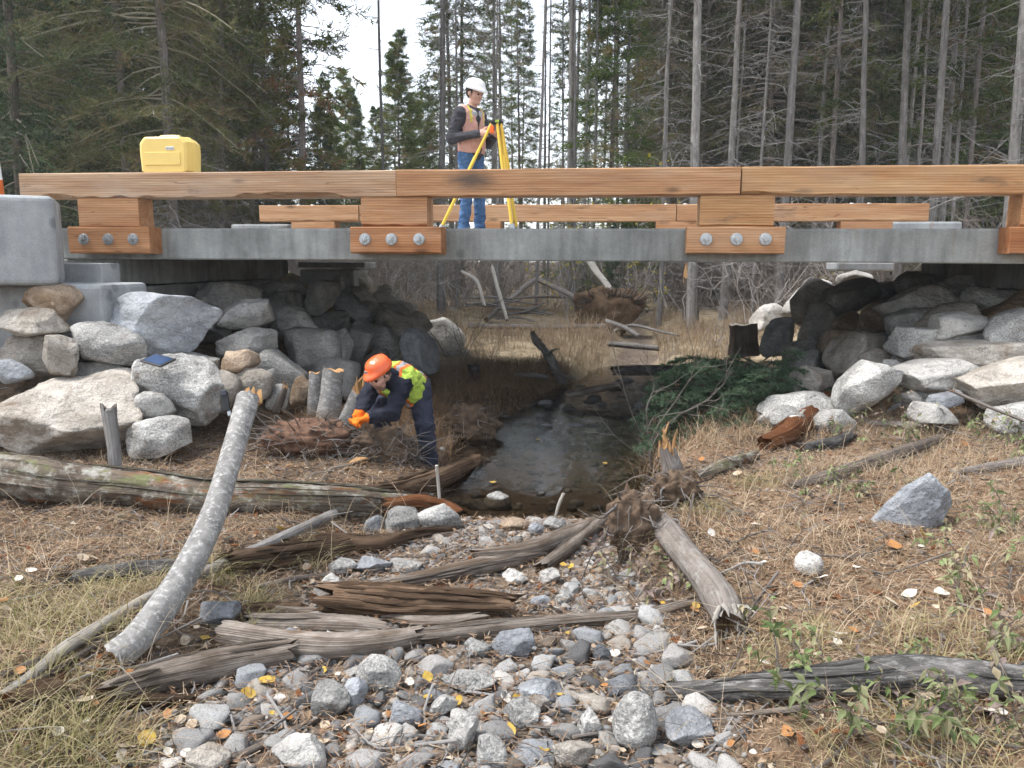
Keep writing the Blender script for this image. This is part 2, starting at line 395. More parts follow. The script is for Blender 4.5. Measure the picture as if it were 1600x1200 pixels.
MAT['deadneedle'] = m_leaf('dry_needles', [(0.0, (0.06, 0.075, 0.035)), (0.45, (0.115, 0.13, 0.062)), (0.75, (0.155, 0.145, 0.08)), (0.9, (0.17, 0.125, 0.08)), (1.0, (0.20, 0.14, 0.09))])
MAT['straw'] = m_leaf('dry_grass', [(0.0, (0.20, 0.125, 0.07)), (0.4, (0.40, 0.29, 0.185)), (0.75, (0.54, 0.44, 0.32)), (0.92, (0.40, 0.34, 0.20)), (1.0, (0.20, 0.21, 0.08))], 0.7, 0.3)
MAT['sedge'] = m_leaf('green_grass', [(0.0, (0.13, 0.13, 0.04)), (0.35, (0.25, 0.235, 0.085)), (0.65, (0.40, 0.35, 0.18)), (1.0, (0.50, 0.42, 0.26))], 0.6, 0.3)
MAT['litter'] = m_leaf('needle_litter', [(0.0, (0.16, 0.085, 0.05)), (0.4, (0.36, 0.22, 0.13)), (0.7, (0.48, 0.35, 0.23)), (1.0, (0.60, 0.51, 0.39))], 0.75, 0.15)
MAT['leafy'] = m_leaf('shrub_leaves', [(0.0, (0.07, 0.095, 0.035)), (0.4, (0.14, 0.19, 0.07)), (0.7, (0.24, 0.26, 0.135)), (0.9, (0.30, 0.235, 0.16)), (1.0, (0.22, 0.17, 0.15))], 0.55, 0.3)
MAT['yleaf'] = m_leaf('yellow_leaves', [(0.0, (0.42, 0.33, 0.04)), (0.6, (0.55, 0.46, 0.07)), (1.0, (0.30, 0.35, 0.06))], 0.55, 0.35)

# ------------------------------------------------------------------ the lie of the land
_YY = [0, 2.5, 3.5, 4.5, 5.5, 6.5, 7.7, 9, 10, 11.6, 13, 15, 18, 60]
_LL = [-1.5, -1.35, -1.3, -1.0, -.62, -.5, -.62, -.35, .15, .75, 1.4, 2.0, 2.6, 8]
_RR = [.75, .66, .6, .55, .72, 1.0, 1.25, 1.45, 1.6, 1.9, 2.2, 2.5, 2.9, 8.2]
PL = np.array([(-9, 5.9), (-3.3, 6.45), (-2.4, 7.0), (-2.15, 8.8), (-1.5, 11.0), (-.75, 13.2), (-1.4, 15.0), (-3.5, 17), (-11, 18)])
PR = np.array([(11, 5.7), (4.6, 6.4), (2.5, 6.9), (2.9, 8.6), (3.45, 11.0), (3.95, 13.4), (4.9, 15.5), (7, 17), (12, 18)])

def inside_dist(poly, x, y):
    d = np.full(np.shape(x), 1e9); ins = np.zeros(np.shape(x), bool); n = len(poly)
    for i in range(n):
        (x1, y1), (x2, y2) = poly[i], poly[(i + 1) % n]
        ex, ey = x2 - x1, y2 - y1
        t = np.clip(((x - x1) * ex + (y - y1) * ey) / (ex * ex + ey * ey), 0, 1)
        if i < n - 1: d = np.minimum(d, np.hypot(x - x1 - t * ex, y - y1 - t * ey))
        c = ((y1 > y) != (y2 > y)) & (x < (x2 - x1) * (y - y1) / ((y2 - y1) + 1e-12) + x1)
        ins ^= c
    return np.where(ins, d, -d)

def G(x, y, fine=True):
    x, y = np.broadcast_arrays(np.asarray(x, float), np.asarray(y, float))
    L = np.interp(y, _YY, _LL); R = np.interp(y, _YY, _RR)
    w = n2(x, y, 1.1, 3, 2) * 0.16
    dl = L - x + w; dr = x - R + w
    creek = sstep(5.35, 5.9, y) * (1 - sstep(13.5, 15.5, y))
    z = np.where(creek > 0, 0.035 * (1 - creek) - 0.085 * creek, 0.035)
    bl = sstep(-.05, .65, dl) * (.15 + .05 * sstep(6.5, 8, y)) + np.clip(dl - .6, 0, 3) * .015
    br = sstep(-.05, .60, dr) * .30 + np.clip(dr - .6, 0, 4) * .045
    br = br * (1 - .45 * sstep(7.5, 10, y)); 
    z = z + np.maximum(bl, br) + creek * .085 * sstep(.0, .4, np.maximum(dl, dr))
    z = z + .033 * np.clip(y - 11, 0, 14) * sstep(-.4, 1.2, np.maximum(dl, dr) + sstep(14, 16, y) * 2)
    z = z + np.clip(y - 25, 0, 60) * .012
    for P in (PL, PR):
        d = inside_dist(P, x, y)
        z = np.maximum(z, np.where(d > 0, np.minimum(z + np.clip(d - .25, 0, 9) * .55, 1.6), -9))
    if fine:
        z = z + n2(x, y, 2.6, 11, 3) * .028 * sstep(-.2, .3, np.maximum(dl, dr)) + n2(x, y, 6.0, 5, 2) * .008
    return z

def gp(x, y, lift=0.0):
    """ground point seen at pixel x, y of the photograph (lifted by lift metres)"""
    d = ray(x, y); t = np.concatenate([np.linspace(1.5, 12, 420), np.linspace(12.05, 60, 400)])
    X, Y, Z = d[0] * t, d[1] * t, EYE + d[2] * t
    h = Z - G(X, Y) - lift
    k = np.argmax(h < 0)
    if h[k] >= 0: k = len(t) - 1
    if k == 0: k = 1
    f = h[k - 1] / (h[k - 1] - h[k] + 1e-9); tt = t[k - 1] + (t[k] - t[k - 1]) * np.clip(f, 0, 1)
    return np.array([d[0] * tt, d[1] * tt, EYE + d[2] * tt])

def at(x, y, Y):
    d = ray(x, y); t = Y / d[1]; return np.array([d[0] * t, Y, EYE + d[2] * t])

def on(x, y): return np.array([x, y, float(G(x, y))])

# ground sheet: fine near the camera, coarse to the horizon
def _axis(fine_lo, fine_hi, step, lo, hi, grow=1.13):
    a = list(np.arange(fine_lo, fine_hi, step)); s = step; v = a[-1]
    while v < hi: s *= grow; v += s; a.append(v)
    s = step; v = fine_lo; pre = []
    while v > lo: s *= grow; v -= s; pre.append(v)
    return np.array(pre[::-1] + a)
gx = _axis(-5.0, 5.0, .04, -170, 170); gy = _axis(1.6, 14.0, .045, -50, 170)
XX, YY_ = np.meshgrid(gx, gy)
ZZ = G(XX, YY_)
gl = np.interp(YY_, _YY, _LL) - XX; gr = XX - np.interp(YY_, _YY, _RR)
gbank = np.maximum(gl, gr) + n2(XX, YY_, 1.7, 21, 3) * .18
zone = np.stack([1 - sstep(-.1, .25, gbank),                      # gravel and mud of the bed
                 sstep(.15, .6, gr + n2(XX, YY_, 1.2, 4) * .3) * (1 - sstep(8, 11, YY_)),   # needle litter on the right bank
                 sstep(10, 12.5, YY_) * (1 - sstep(27, 33, YY_))], -1)     # straw meadow
mb = MB(); nx, ny = len(gx), len(gy)
ii = (np.arange(ny - 1)[:, None] * nx + np.arange(nx - 1)[None, :]).ravel()
mb.add(np.stack([XX, YY_, ZZ], -1).reshape(-1, 3), np.stack([ii, ii + 1, ii + nx + 1, ii + nx], -1), zone.reshape(-1, 3))
k = NT('ground'); v = k.obj(); z = k.n('SeparateXYZ'); k.put(z.inputs[0], k.attr('tc'))
soil = k.ramp(k.noise(v, 5, 6, 0.75), [(0.35, (0.05, 0.036, 0.026)), (0.5, (0.14, 0.10, 0.068)), (0.66, (0.28, 0.215, 0.145))])
grav = k.ramp(k.noise(v, 28, 5, 0.75), [(0.3, (0.09, 0.075, 0.06)), (0.5, (0.20, 0.155, 0.115)), (0.7, (0.31, 0.275, 0.235))])
lit = k.ramp(k.noise(v, 16, 6, 0.75), [(0.3, (0.12, 0.08, 0.05)), (0.5, (0.26, 0.175, 0.11)), (0.68, (0.40, 0.30, 0.20))])
mead = k.ramp(k.noise(v, 4, 6, 0.7), [(0.3, (0.22, 0.17, 0.11)), (0.55, (0.42, 0.34, 0.23)), (0.75, (0.55, 0.47, 0.34))])
c = k.mix(z.outputs[2], soil, mead); c = k.mix(z.outputs[1], c, lit); c = k.mix(z.outputs[0], c, grav)
c = k.mix(k.ramp(k.noise(v, 2.3, 5, 0.7), [(0.52, 0.0), (0.62, 0.6)]), c, (0.08, 0.057, 0.042))
b = k.bump(k.noise(v, 40, 6, 0.75), 0.9, 0.03)
MAT['ground'] = k.done(c, 0.95, b, 0.1)
ground = tag(mb.build('ground', MAT['ground']), kind='structure')

# water of the creek
wx = np.linspace(-2.2, 4.2, 90); wy = np.linspace(5.3, 16, 150)
WX, WY = np.meshgrid(wx, wy); mb = MB()
ii = (np.arange(149)[:, None] * 90 + np.arange(89)[None, :]).ravel()
mb.add(np.stack([WX, WY, np.zeros_like(WX)], -1).reshape(-1, 3), np.stack([ii, ii + 1, ii + 91, ii + 90], -1))
k = NT('creek_water'); v = k.obj()
fr = k.n('Fresnel'); fr.inputs[0].default_value = 1.40
gl_ = k.n('BsdfGlossy'); gl_.inputs['Roughness'].default_value = 0.04; gl_.inputs['Color'].default_value = (0.9, 0.92, 0.95, 1)
tr = k.n('BsdfTransparent'); tr.inputs[0].default_value = (0.42, 0.38, 0.32, 1)
ms = k.n('MixShader'); rip = k.noise(k.mapping(v, (1.0, 0.45, 1)), 7, 4, 0.6, 0.5)
sy = k.n('SeparateXYZ'); k.put(sy.inputs[0], v)
amp = k.ramp(k.math('MULTIPLY', sy.outputs[1], 0.1), [(0.62, 0.10), (0.80, 0.55)])
nb = k.n('Bump'); nb.inputs['Distance'].default_value = 0.02; k.put(nb.inputs['Strength'], amp); k.put(nb.inputs['Height'], rip)
for nd in (fr, gl_): k.put(nd.inputs['Normal'], nb.outputs[0])
k.put(ms.inputs[0], fr.outputs[0]); k.t.links.new(tr.outputs[0], ms.inputs[1]); k.t.links.new(gl_.outputs[0], ms.inputs[2]); k.t.links.new(ms.outputs[0], k.out.inputs[0])
tag(mb.build('water', k.m), kind='structure')

# ------------------------------------------------------------------ bridge
TH, BY = radians(7.084), 7.769
E1 = np.array([cos(TH), -sin(TH)]); E2 = np.array([sin(TH), cos(TH)])
Z_RT, Z_RB, Z_DT, Z_DB, WID = EYE + .829, EYE + .58, EYE + .3015, EYE - .0033, 4.862
def bl_(x, y, t=0.0):
    d = ray(x, y); T = (BY + t / cos(TH)) / (d[1] + math.tan(TH) * d[0])
    p = np.array([d[0] * T, d[1] * T - BY]); return float(p @ E1), EYE + d[2] * T
def bw(s, t, z): p = E1 * s + E2 * t; return np.array([p[0], BY + p[1], z])

bridge = tag(empty('bridge', (0, BY, 0), -TH), 'short concrete slab bridge with orange timber guard rails over the creek', 'bridge')

def timber(name, s0, s1, t0, t1, z0, z1, tint, wane=0.0, seed=0, parent=bridge, bow=0.0):
    L, n = s1 - s0, max(4, int((s1 - s0) / .05)); rng = np.random.default_rng(seed)
    xs = np.linspace(-L / 2, L / 2, n); hy, hz = (t1 - t0) / 2, (z1 - z0) / 2
    q = np.stack([xs, np.full(n, seed * 3.7), np.zeros(n)], -1)
    c1 = .007 + .004 * vn(q, 3, seed); w = wane * np.clip(vn(q, 1.1, seed + 5) + .25 + .4 * vn(q, 7, seed + 9), 0, 1) + .007
    top = hz + .003 * vn(q, 2, seed + 2) + bow * np.cos(xs / L * pi)
    prof = []
    for i in range(n):
        c, ww, tz = c1[i], w[i], top[i]
        prof.append([(-hy, -hz + ww), (-hy, tz - c), (-hy + c, tz), (hy - c, tz), (hy, tz - c), (hy, -hz + c), (hy - c, -hz), (-hy + ww * 1.3, -hz)])
    prof = np.array(prof); m = 8
    V = np.concatenate([np.repeat(xs[:, None, None], m, 1), prof], -1)
    V[0, :, 0] += rng.normal(0, .002, m); V[-1, :, 0] += rng.normal(0, .002, m)
    V = V.reshape(-1, 3); j = np.arange(m)
    i = np.arange(n - 1)[:, None] * m
    F = np.stack([i + j, i + (j + 1) % m, i + m + (j + 1) % m, i + m + j], -1).reshape(-1, 4)
    mb = MB(); mb.add(V, F); mb.add(V[:m], [list(range(m))]); mb.add(V[-m:], [list(range(m))[::-1]])
    o = mb.build(name, MAT['timber'], parent, smooth=False)
    o.location = ((s0 + s1) / 2, (t0 + t1) / 2, (z0 + z1) / 2); o.color = (*tint, 1)
    return o

# concrete deck
sL = bl_(92, 380, .2)[0]; SR = 9.5
mb = MB()
prof = np.array([(.2, Z_DB + .012), (.2, Z_DT - .022), (.222, Z_DT), (WID + .03, Z_DT), (WID + .05, Z_DT - .02), (WID + .05, Z_DB + .01), (WID + .03, Z_DB), (.21, Z_DB)])
for q, s in enumerate((sL, SR)):
    pass
xs = np.linspace(sL, SR, 60); m = len(prof)
V = np.concatenate([np.repeat(xs[:, None, None], m, 1), np.repeat(prof[None], 60, 0)], -1).reshape(-1, 3); j = np.arange(m)
i = np.arange(59)[:, None] * m
mb.add(V, np.stack([i + j, i + (j + 1) % m, i + m + (j + 1) % m, i + m + j], -1).reshape(-1, 4))
mb.add(V[:m], [list(range(m))]); mb.add(V[-m:], [list(range(m))[::-1]])
mb.build('deck', MAT['concrete'], bridge, smooth=False)

# galvanised bolt with ribbed washer
def bolt_mesh():
    mb = MB(); n = 20
    for r0, y0, y1 in ((.057, 0, -.012), (.050, -.012, -.018)):
        add_tube(mb, [(0, y0, 0), (0, y1, 0)], [r0, r0 * .94], n)
    for a in range(6):
        t = a * pi / 3; d = np.array([cos(t), 0, sin(t)]); u = np.array([-sin(t), 0, cos(t)])
        P = [d * .022 + u * .005 + (0, -.02, 0), d * .05 + u * .004 + (0, -.02, 0), d * .05 - u * .004 + (0, -.02, 0), d * .022 - u * .005 + (0, -.02, 0)]
        Q = [p * np.array([1, 0, 1]) + np.array([0, -.027 if i in (0, 3) else -.021, 0]) for i, p in enumerate(P)]
        mb.add(P + Q, [[4, 5, 6, 7], [0, 1, 5, 4], [1, 2, 6, 5], [2, 3, 7, 6], [3, 0, 4, 7]])
    add_tube(mb, [(0, -.017, 0), (0, -.040, 0)], [.024, .023], 6)
    add_tube(mb, [(0, -.039, 0), (0, -.052, 0)], [.011, .010], 10)
    return mb.mesh('bolt', MAT['galv'], smooth=False)
BOLT = bolt_mesh()
def dome_mesh():
    mb = MB(); z = np.linspace(0, 1, 5)
    add_tube(mb, [(0, 0, .0), (0, 0, .008), (0, 0, .016), (0, 0, .021)], [.036, .034, .024, .008], 12); return mb.mesh('bolt_head', MAT['galv'])
DOME = dome_mesh()

rails = [(30, 619, (1.0, 1.05, 1.10), .05, .000), (619.5, 1158, (1.0, .90, .80), .012, -.012), (1159, 1760, (1.04, .94, .76), .045, -.004)]
for q, (xa, xb, tint, wane, dt) in enumerate(rails):
    s0, s1 = bl_(xa, 285)[0], bl_(xb, 285)[0]
    o = timber('guard_rail', s0, s1 - .004, dt, .255 + dt, Z_RB + .004, Z_RT - (.004 if q == 0 else 0), tint, wane, 31 + q)
    if q == 1: o.data.materials[0] = MAT['timber_smudged']
    o['label'] = ['pale timber rail carrying the yellow case', 'orange timber rail with a dark stain in front of the standing man', 'wavy edged orange timber rail'][q]
    for bx_ in ((155, 195, 597), (643, 1128), (1177,))[q]:
        d = link('bolt_head', DOME, o); d.location = (bl_(bx_, 266)[0] - (s0 + s1) / 2, .11, .1245)
TINT_B = (.90, .66, .50)
for q, (xa, xb, ra, rb, bx3, tint, rt) in enumerate([(110, 236, 122, 216, (134, 172, 211), (.88, .68, .53), (1.0, .86, .73)), (549, 690, 564, 667, (572, 613, 656), (.92, .71, .56), (1.02, .90, .78)), (1073, 1226, 1094, 1210, (1103, 1150, 1195), (1.0, .88, .76), (1.0, .92, .74)), (1576, 1740, 1597, 1720, (1610, 1655, 1700), (.80, .55, .40), (1.0, .8, .6))]):
    s0, s1 = bl_(xa, 375)[0], bl_(xb, 375)[0]; zz0 = bl_(xa, 396)[1]; zz1 = bl_(xa, 354.5)[1]
    o = timber('curb_block', s0, s1, -.03, .197, zz0, zz1, tint, 0.01, 50 + q)
    for bx_ in bx3:
        bo = link('bolt', BOLT, o); sb, zb = bl_(bx_, 374)
        bo.location = (sb - (s0 + s1) / 2, -.1135, zb - (zz0 + zz1) / 2); bo.rotation_euler = (0, q * .7 + bx_, 0)
    r0, r1 = bl_(ra, 330)[0], bl_(rb, 330)[0]
    timber('riser_block', r0, r1, .004, .27, zz1 + .003, Z_RB + .002, rt, .03, 70 + q)
# far side of the bridge
ft = WID
fr_ = [(405, 560, (1.1, 1.0, .9)), (561, 1057, (1.08, .97, .86)), (1058, 1452, (1.06, .94, .82))]
for q, (xa, xb, tint) in enumerate(fr_):
    s0, s1 = bl_(xa, 333, ft)[0], bl_(xb, 333, ft)[0]
    o = timber('guard_rail', s0, s1 - .004, ft + (.01 if q == 1 else 0), ft + .25, Z_RB + .003, Z_RT, tint, .02, 90 + q)
    o['label'] = 'timber rail along the far edge of the deck'
    for bx_ in ((432, 462, 484), (770, 1042), (1072, 1335, 1362))[q]:
        d = link('bolt_head', DOME, o); d.location = (bl_(bx_, 320, ft)[0] - (s0 + s1) / 2, .0, .1245)
for q, (xa, xb) in enumerate([(455, 522), (742, 782), (1025, 1092), (1314, 1395)]):
    s0, s1 = bl_(xa, 350, ft)[0], bl_(xb, 350, ft)[0]
    timber('riser_block', s0, s1, ft + .004, ft + .26, Z_DT + .002, Z_RB + .001, (1.05, .86, .70), .01, 110 + q)
    timber('curb_block', s0 - .06, s1 + .06, ft + .053, ft + .26, Z_DT - .26, Z_DT, TINT_B, .01, 120 + q)

# concrete blocks of the abutments: each lies loose on the next
def cblock(x0, x1, y0, y1, Y, depth, label, rz=-TH, bevel=.05, z0=None, x1w=None):
    a, b_ = at(x0, y0, Y), at(x1, y1, Y); zb = b_[2] if z0 is None else z0
    c = np.array([(a[0] + b_[0]) / 2, Y + depth / 2, (a[2] + zb) / 2])
    o = box('concrete_block', c, (b_[0] - a[0], depth, a[2] - zb), MAT['block'], None, bevel, 2, (0, 0, rz))
    return tag(o, label, 'concrete block', 'concrete blocks of the abutments')
_c = at(93, 446, 7.42); _t = at(85, 306, 7.42); _r = radians(24); _e = np.array([cos(_r), sin(_r), 0]); _n = np.array([-sin(_r), cos(_r), 0])
_h = _t[2] - _c[2]; _m = _c - _e * .75 + _n * .375 + np.array([0, 0, _h / 2])
tag(box('concrete_block', _m, (1.5, .75, _h), MAT['block'], None, .05, 3, (0, 0, _r)), 'large grey concrete block at the left end of the timber rail', 'concrete block', 'concrete blocks of the abutments')
cblock(-170, 186, 442, 560, 7.62, .75, 'low grey concrete block under the large block, behind the brown boulder', bevel=.04)
cblock(97, 166, 411, 447, 8.05, .3, 'small pale concrete pedestal under the deck beside the large block', bevel=.01)
cblock(470, 560, 421, 474, 12.95, .75, 'pale concrete block end under the far side of the deck at left', bevel=.03)
cblock(466, 575, 409.5, 419, 13.05, .6, 'thin pale concrete slab on the block end below the far deck edge', bevel=.01)
cblock(1314, 1400, 409, 424, 13.3, .7, 'small pale concrete block under the far deck edge at right', bevel=.03)
cblock(1384, 1502, 346, 384, 13.6, .7, 'long white topped concrete block at the right end of the far rail', bevel=.03)
cblock(362, 458, 350, 384, 13.6, .7, 'long white topped concrete block at the left end of the far rail', bevel=.03)
for side, sf, sg in (('left', -4.12, -1), ('right', 5.25, 1)):
    lo = tag(empty('abutment', bw(sf, 0, 0), -TH), 'shaded concrete abutment wall under the %s end of the deck' % side, 'abutment')
    box('cap_beam', (sg * .35, 2.55, Z_DB - .14), (.7, 4.5, .27), MAT['concrete'], lo, .012)
    for q in range(3):
        box('wall_block', (sg * .30, 1.05 + 1.503 * q, Z_DB - .285 - .375), (.75, 1.49, .745), MAT['concrete'], lo, .03, 2)
        box('wall_block', (sg * .22, .9 + 1.503 * q, Z_DB - .285 - .75 - .375), (.75, 1.49, .745), MAT['concrete'], lo, .03, 2)

# ------------------------------------------------------------------ boulders of the riprap
def rock_shape(seed, sub=4, planes=9, tilt=0.0, flat=.7, rough=1.0, lump=1.0):
    rng = np.random.default_rng(seed); V, F = ico(sub); V = V.copy()
    if planes > 5:                                     # quarried block: start from a blunt box and break its corners off
        Rm = np.linalg.qr(rng.normal(size=(3, 3)))[0] if planes > 9 else np.eye(3)
        W = V @ Rm; W = W / (np.abs(W) ** 4.5).sum(1)[:, None] ** (1 / 4.5); V = W @ Rm.T
    for q in range(planes + (6 if planes > 5 else 0)):
        n = rng.normal(size=3); n /= np.linalg.norm(n); d = rng.uniform(.62, .98) if planes > 5 else rng.uniform(.6, .9)
        o = V @ n - d; V = V - n[None] * np.maximum(o, 0)[:, None] * .98
    V = V * np.array([1.0, .85, flat])
    off = rng.uniform(-50, 50, 3)
    nrm = V / (np.linalg.norm(V, axis=1)[:, None] + 1e-9)
    V = V + nrm * (fbm(V + off, 1.3, 2) * .07 * lump + fbm(V + off, 3.6, 3) * .035 * rough + (.5 - np.abs(fbm(V + off, 7, 3))) * .03 * rough)[:, None]
    a = radians(tilt); R = np.array([[cos(a), 0, -sin(a)], [0, 1, 0], [sin(a), 0, cos(a)]])
    V = V @ R.T
    lo, hi = V.min(0), V.max(0)
    return (V - (lo + hi) / 2) / (hi - lo), F

def boulder(x0, y0, x1, y1, Y, mat, label, tilt=0.0, planes=9, tint=1.0, depth=1.0, sub=4, flat=.7, seed=None, name='boulder', group='riprap boulders', cat='boulder', rough=1.0):
    seed = int(x0 * 7 + y0 * 13) if seed is None else seed
    V, F = rock_shape(seed, sub, planes, tilt, flat, rough)
    s = Y / FPX * 1.012
    w, h = (x1 - x0) * s, (y1 - y0) * s
    c = at((x0 + x1) / 2, (y0 + y1) / 2, Y)
    dy = (w + h) / 2 * depth
    mb = MB(); mb.add(V * np.array([w, dy, h]), F)
    o = mb.build(name, MAT[mat]); o.location = c + np.array([0, dy * .25, 0])
    o.color = (tint, tint, tint, 1)
    return tag(o, label, cat, group)

LEFT = [
 (32, 444, 119, 512, 7.35, 'brown', 'rounded tan brown boulder against the low concrete block', 0, 5, 1.25),
 (-12, 482, 93, 527, 7.1, 'tan', 'pale topped angular boulder at left edge below the rounded brown one', 0, 9, 1.1),
 (114, 456, 332, 558, 7.65, 'slate', 'huge blue grey boulder with brown lower face under the deck edge', 0, 8, 1.25),
 (99, 504, 212, 576, 7.15, 'granite', 'oval speckled granite boulder tilted down to the right', -22, 5, .9),
 (-15, 522, 108, 598, 7.2, 'tan', 'brownish grey slab boulder at left edge behind the upright wedge', 0, 9, .72),
 (60, 522, 123, 598, 6.95, 'tan', 'upright tan wedge shaped boulder leaning on the slab', 68, 8, .9),
 (-20, 563, 45, 602, 6.85, 'slate', 'small blue grey boulder at the left picture edge', -20, 8, 1.0),
 (117, 563, 195, 616, 7.2, 'dark', 'flat dark grey stone wedged below the oval granite boulder', 0, 9, 1.2),
 (-40, 584, 231, 724, 6.65, 'tan', 'biggest pale boulder at lower left with overhanging brown face', 6, 9, 1.12),
 (189, 553, 352, 678, 7.05, 'granite', 'large rough granite boulder carrying the black tablet', -25, 8, 1.1),
 (212, 613, 266, 660, 6.72, 'pale', 'small pale grey angular stone between the two granite boulders', 0, 9, .85),
 (187, 653, 294, 720, 6.5, 'granite', 'coarse grey granite boulder nearest the mossy log', 8, 7, 1.0),
 (272, 553, 342, 596, 7.55, 'granite', 'grey boulder peeking out behind the tablet boulder', 0, 8, .7),
 (300, 578, 378, 650, 7.3, 'tan', 'smooth tan grey boulder the black radio leans on', -15, 8, .72),
 (340, 546, 400, 584, 7.45, 'brown', 'small brown grey boulder above the black radio', 10, 8, 1.15),
 (364, 574, 424, 626, 7.4, 'tan', 'tan boulder just right of the black radio', -30, 9, .85),
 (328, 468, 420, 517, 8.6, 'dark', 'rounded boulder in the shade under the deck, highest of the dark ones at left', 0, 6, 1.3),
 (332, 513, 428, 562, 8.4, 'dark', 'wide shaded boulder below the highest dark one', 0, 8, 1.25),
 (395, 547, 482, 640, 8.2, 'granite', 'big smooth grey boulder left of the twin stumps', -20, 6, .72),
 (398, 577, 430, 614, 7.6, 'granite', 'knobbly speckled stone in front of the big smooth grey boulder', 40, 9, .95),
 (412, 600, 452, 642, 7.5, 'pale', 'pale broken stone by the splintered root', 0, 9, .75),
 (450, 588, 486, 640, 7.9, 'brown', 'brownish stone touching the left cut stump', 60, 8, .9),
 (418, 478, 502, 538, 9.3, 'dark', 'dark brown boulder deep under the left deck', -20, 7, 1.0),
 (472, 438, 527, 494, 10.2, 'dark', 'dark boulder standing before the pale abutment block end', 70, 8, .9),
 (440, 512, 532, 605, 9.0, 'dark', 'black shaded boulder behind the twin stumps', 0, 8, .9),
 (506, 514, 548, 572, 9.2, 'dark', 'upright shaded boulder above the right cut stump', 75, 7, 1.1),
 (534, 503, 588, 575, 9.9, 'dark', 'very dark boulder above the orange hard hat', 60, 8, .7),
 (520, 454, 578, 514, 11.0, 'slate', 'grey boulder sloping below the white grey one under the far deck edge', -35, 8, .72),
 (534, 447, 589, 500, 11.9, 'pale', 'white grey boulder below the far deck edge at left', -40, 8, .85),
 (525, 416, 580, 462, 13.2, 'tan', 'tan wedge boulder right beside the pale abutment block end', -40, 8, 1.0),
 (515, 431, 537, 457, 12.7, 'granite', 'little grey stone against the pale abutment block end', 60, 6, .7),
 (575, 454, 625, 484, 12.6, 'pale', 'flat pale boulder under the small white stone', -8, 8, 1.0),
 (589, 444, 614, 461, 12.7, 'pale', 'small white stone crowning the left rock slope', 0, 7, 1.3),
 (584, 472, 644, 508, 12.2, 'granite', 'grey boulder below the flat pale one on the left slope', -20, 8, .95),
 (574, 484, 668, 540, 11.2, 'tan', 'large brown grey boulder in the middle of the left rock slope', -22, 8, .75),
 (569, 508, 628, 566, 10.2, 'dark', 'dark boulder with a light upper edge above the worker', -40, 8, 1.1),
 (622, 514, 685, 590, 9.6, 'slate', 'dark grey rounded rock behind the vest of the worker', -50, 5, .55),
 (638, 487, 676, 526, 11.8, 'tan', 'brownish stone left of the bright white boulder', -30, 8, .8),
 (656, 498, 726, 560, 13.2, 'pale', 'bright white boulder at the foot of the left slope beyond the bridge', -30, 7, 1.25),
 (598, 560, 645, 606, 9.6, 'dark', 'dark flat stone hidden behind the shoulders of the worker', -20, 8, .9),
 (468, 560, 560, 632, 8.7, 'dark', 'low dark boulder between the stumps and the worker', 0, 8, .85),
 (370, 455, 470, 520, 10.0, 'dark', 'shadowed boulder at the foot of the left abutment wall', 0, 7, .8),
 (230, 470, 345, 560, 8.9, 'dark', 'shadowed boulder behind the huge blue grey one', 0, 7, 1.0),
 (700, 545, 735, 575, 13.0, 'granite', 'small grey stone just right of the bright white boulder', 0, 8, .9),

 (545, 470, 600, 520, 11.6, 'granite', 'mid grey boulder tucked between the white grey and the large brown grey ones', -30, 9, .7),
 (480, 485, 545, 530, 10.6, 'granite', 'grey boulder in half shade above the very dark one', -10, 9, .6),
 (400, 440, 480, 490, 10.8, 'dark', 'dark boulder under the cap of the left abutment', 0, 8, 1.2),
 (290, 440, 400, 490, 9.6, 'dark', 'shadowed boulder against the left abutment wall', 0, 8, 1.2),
 (560, 545, 610, 590, 10.0, 'granite', 'grey stone in half shade left of the dark grey rounded rock', 20, 9, .6),
 (610, 470, 650, 495, 12.4, 'pale', 'pale stone at the right end of the left slope crest', -20, 9, .9),
]
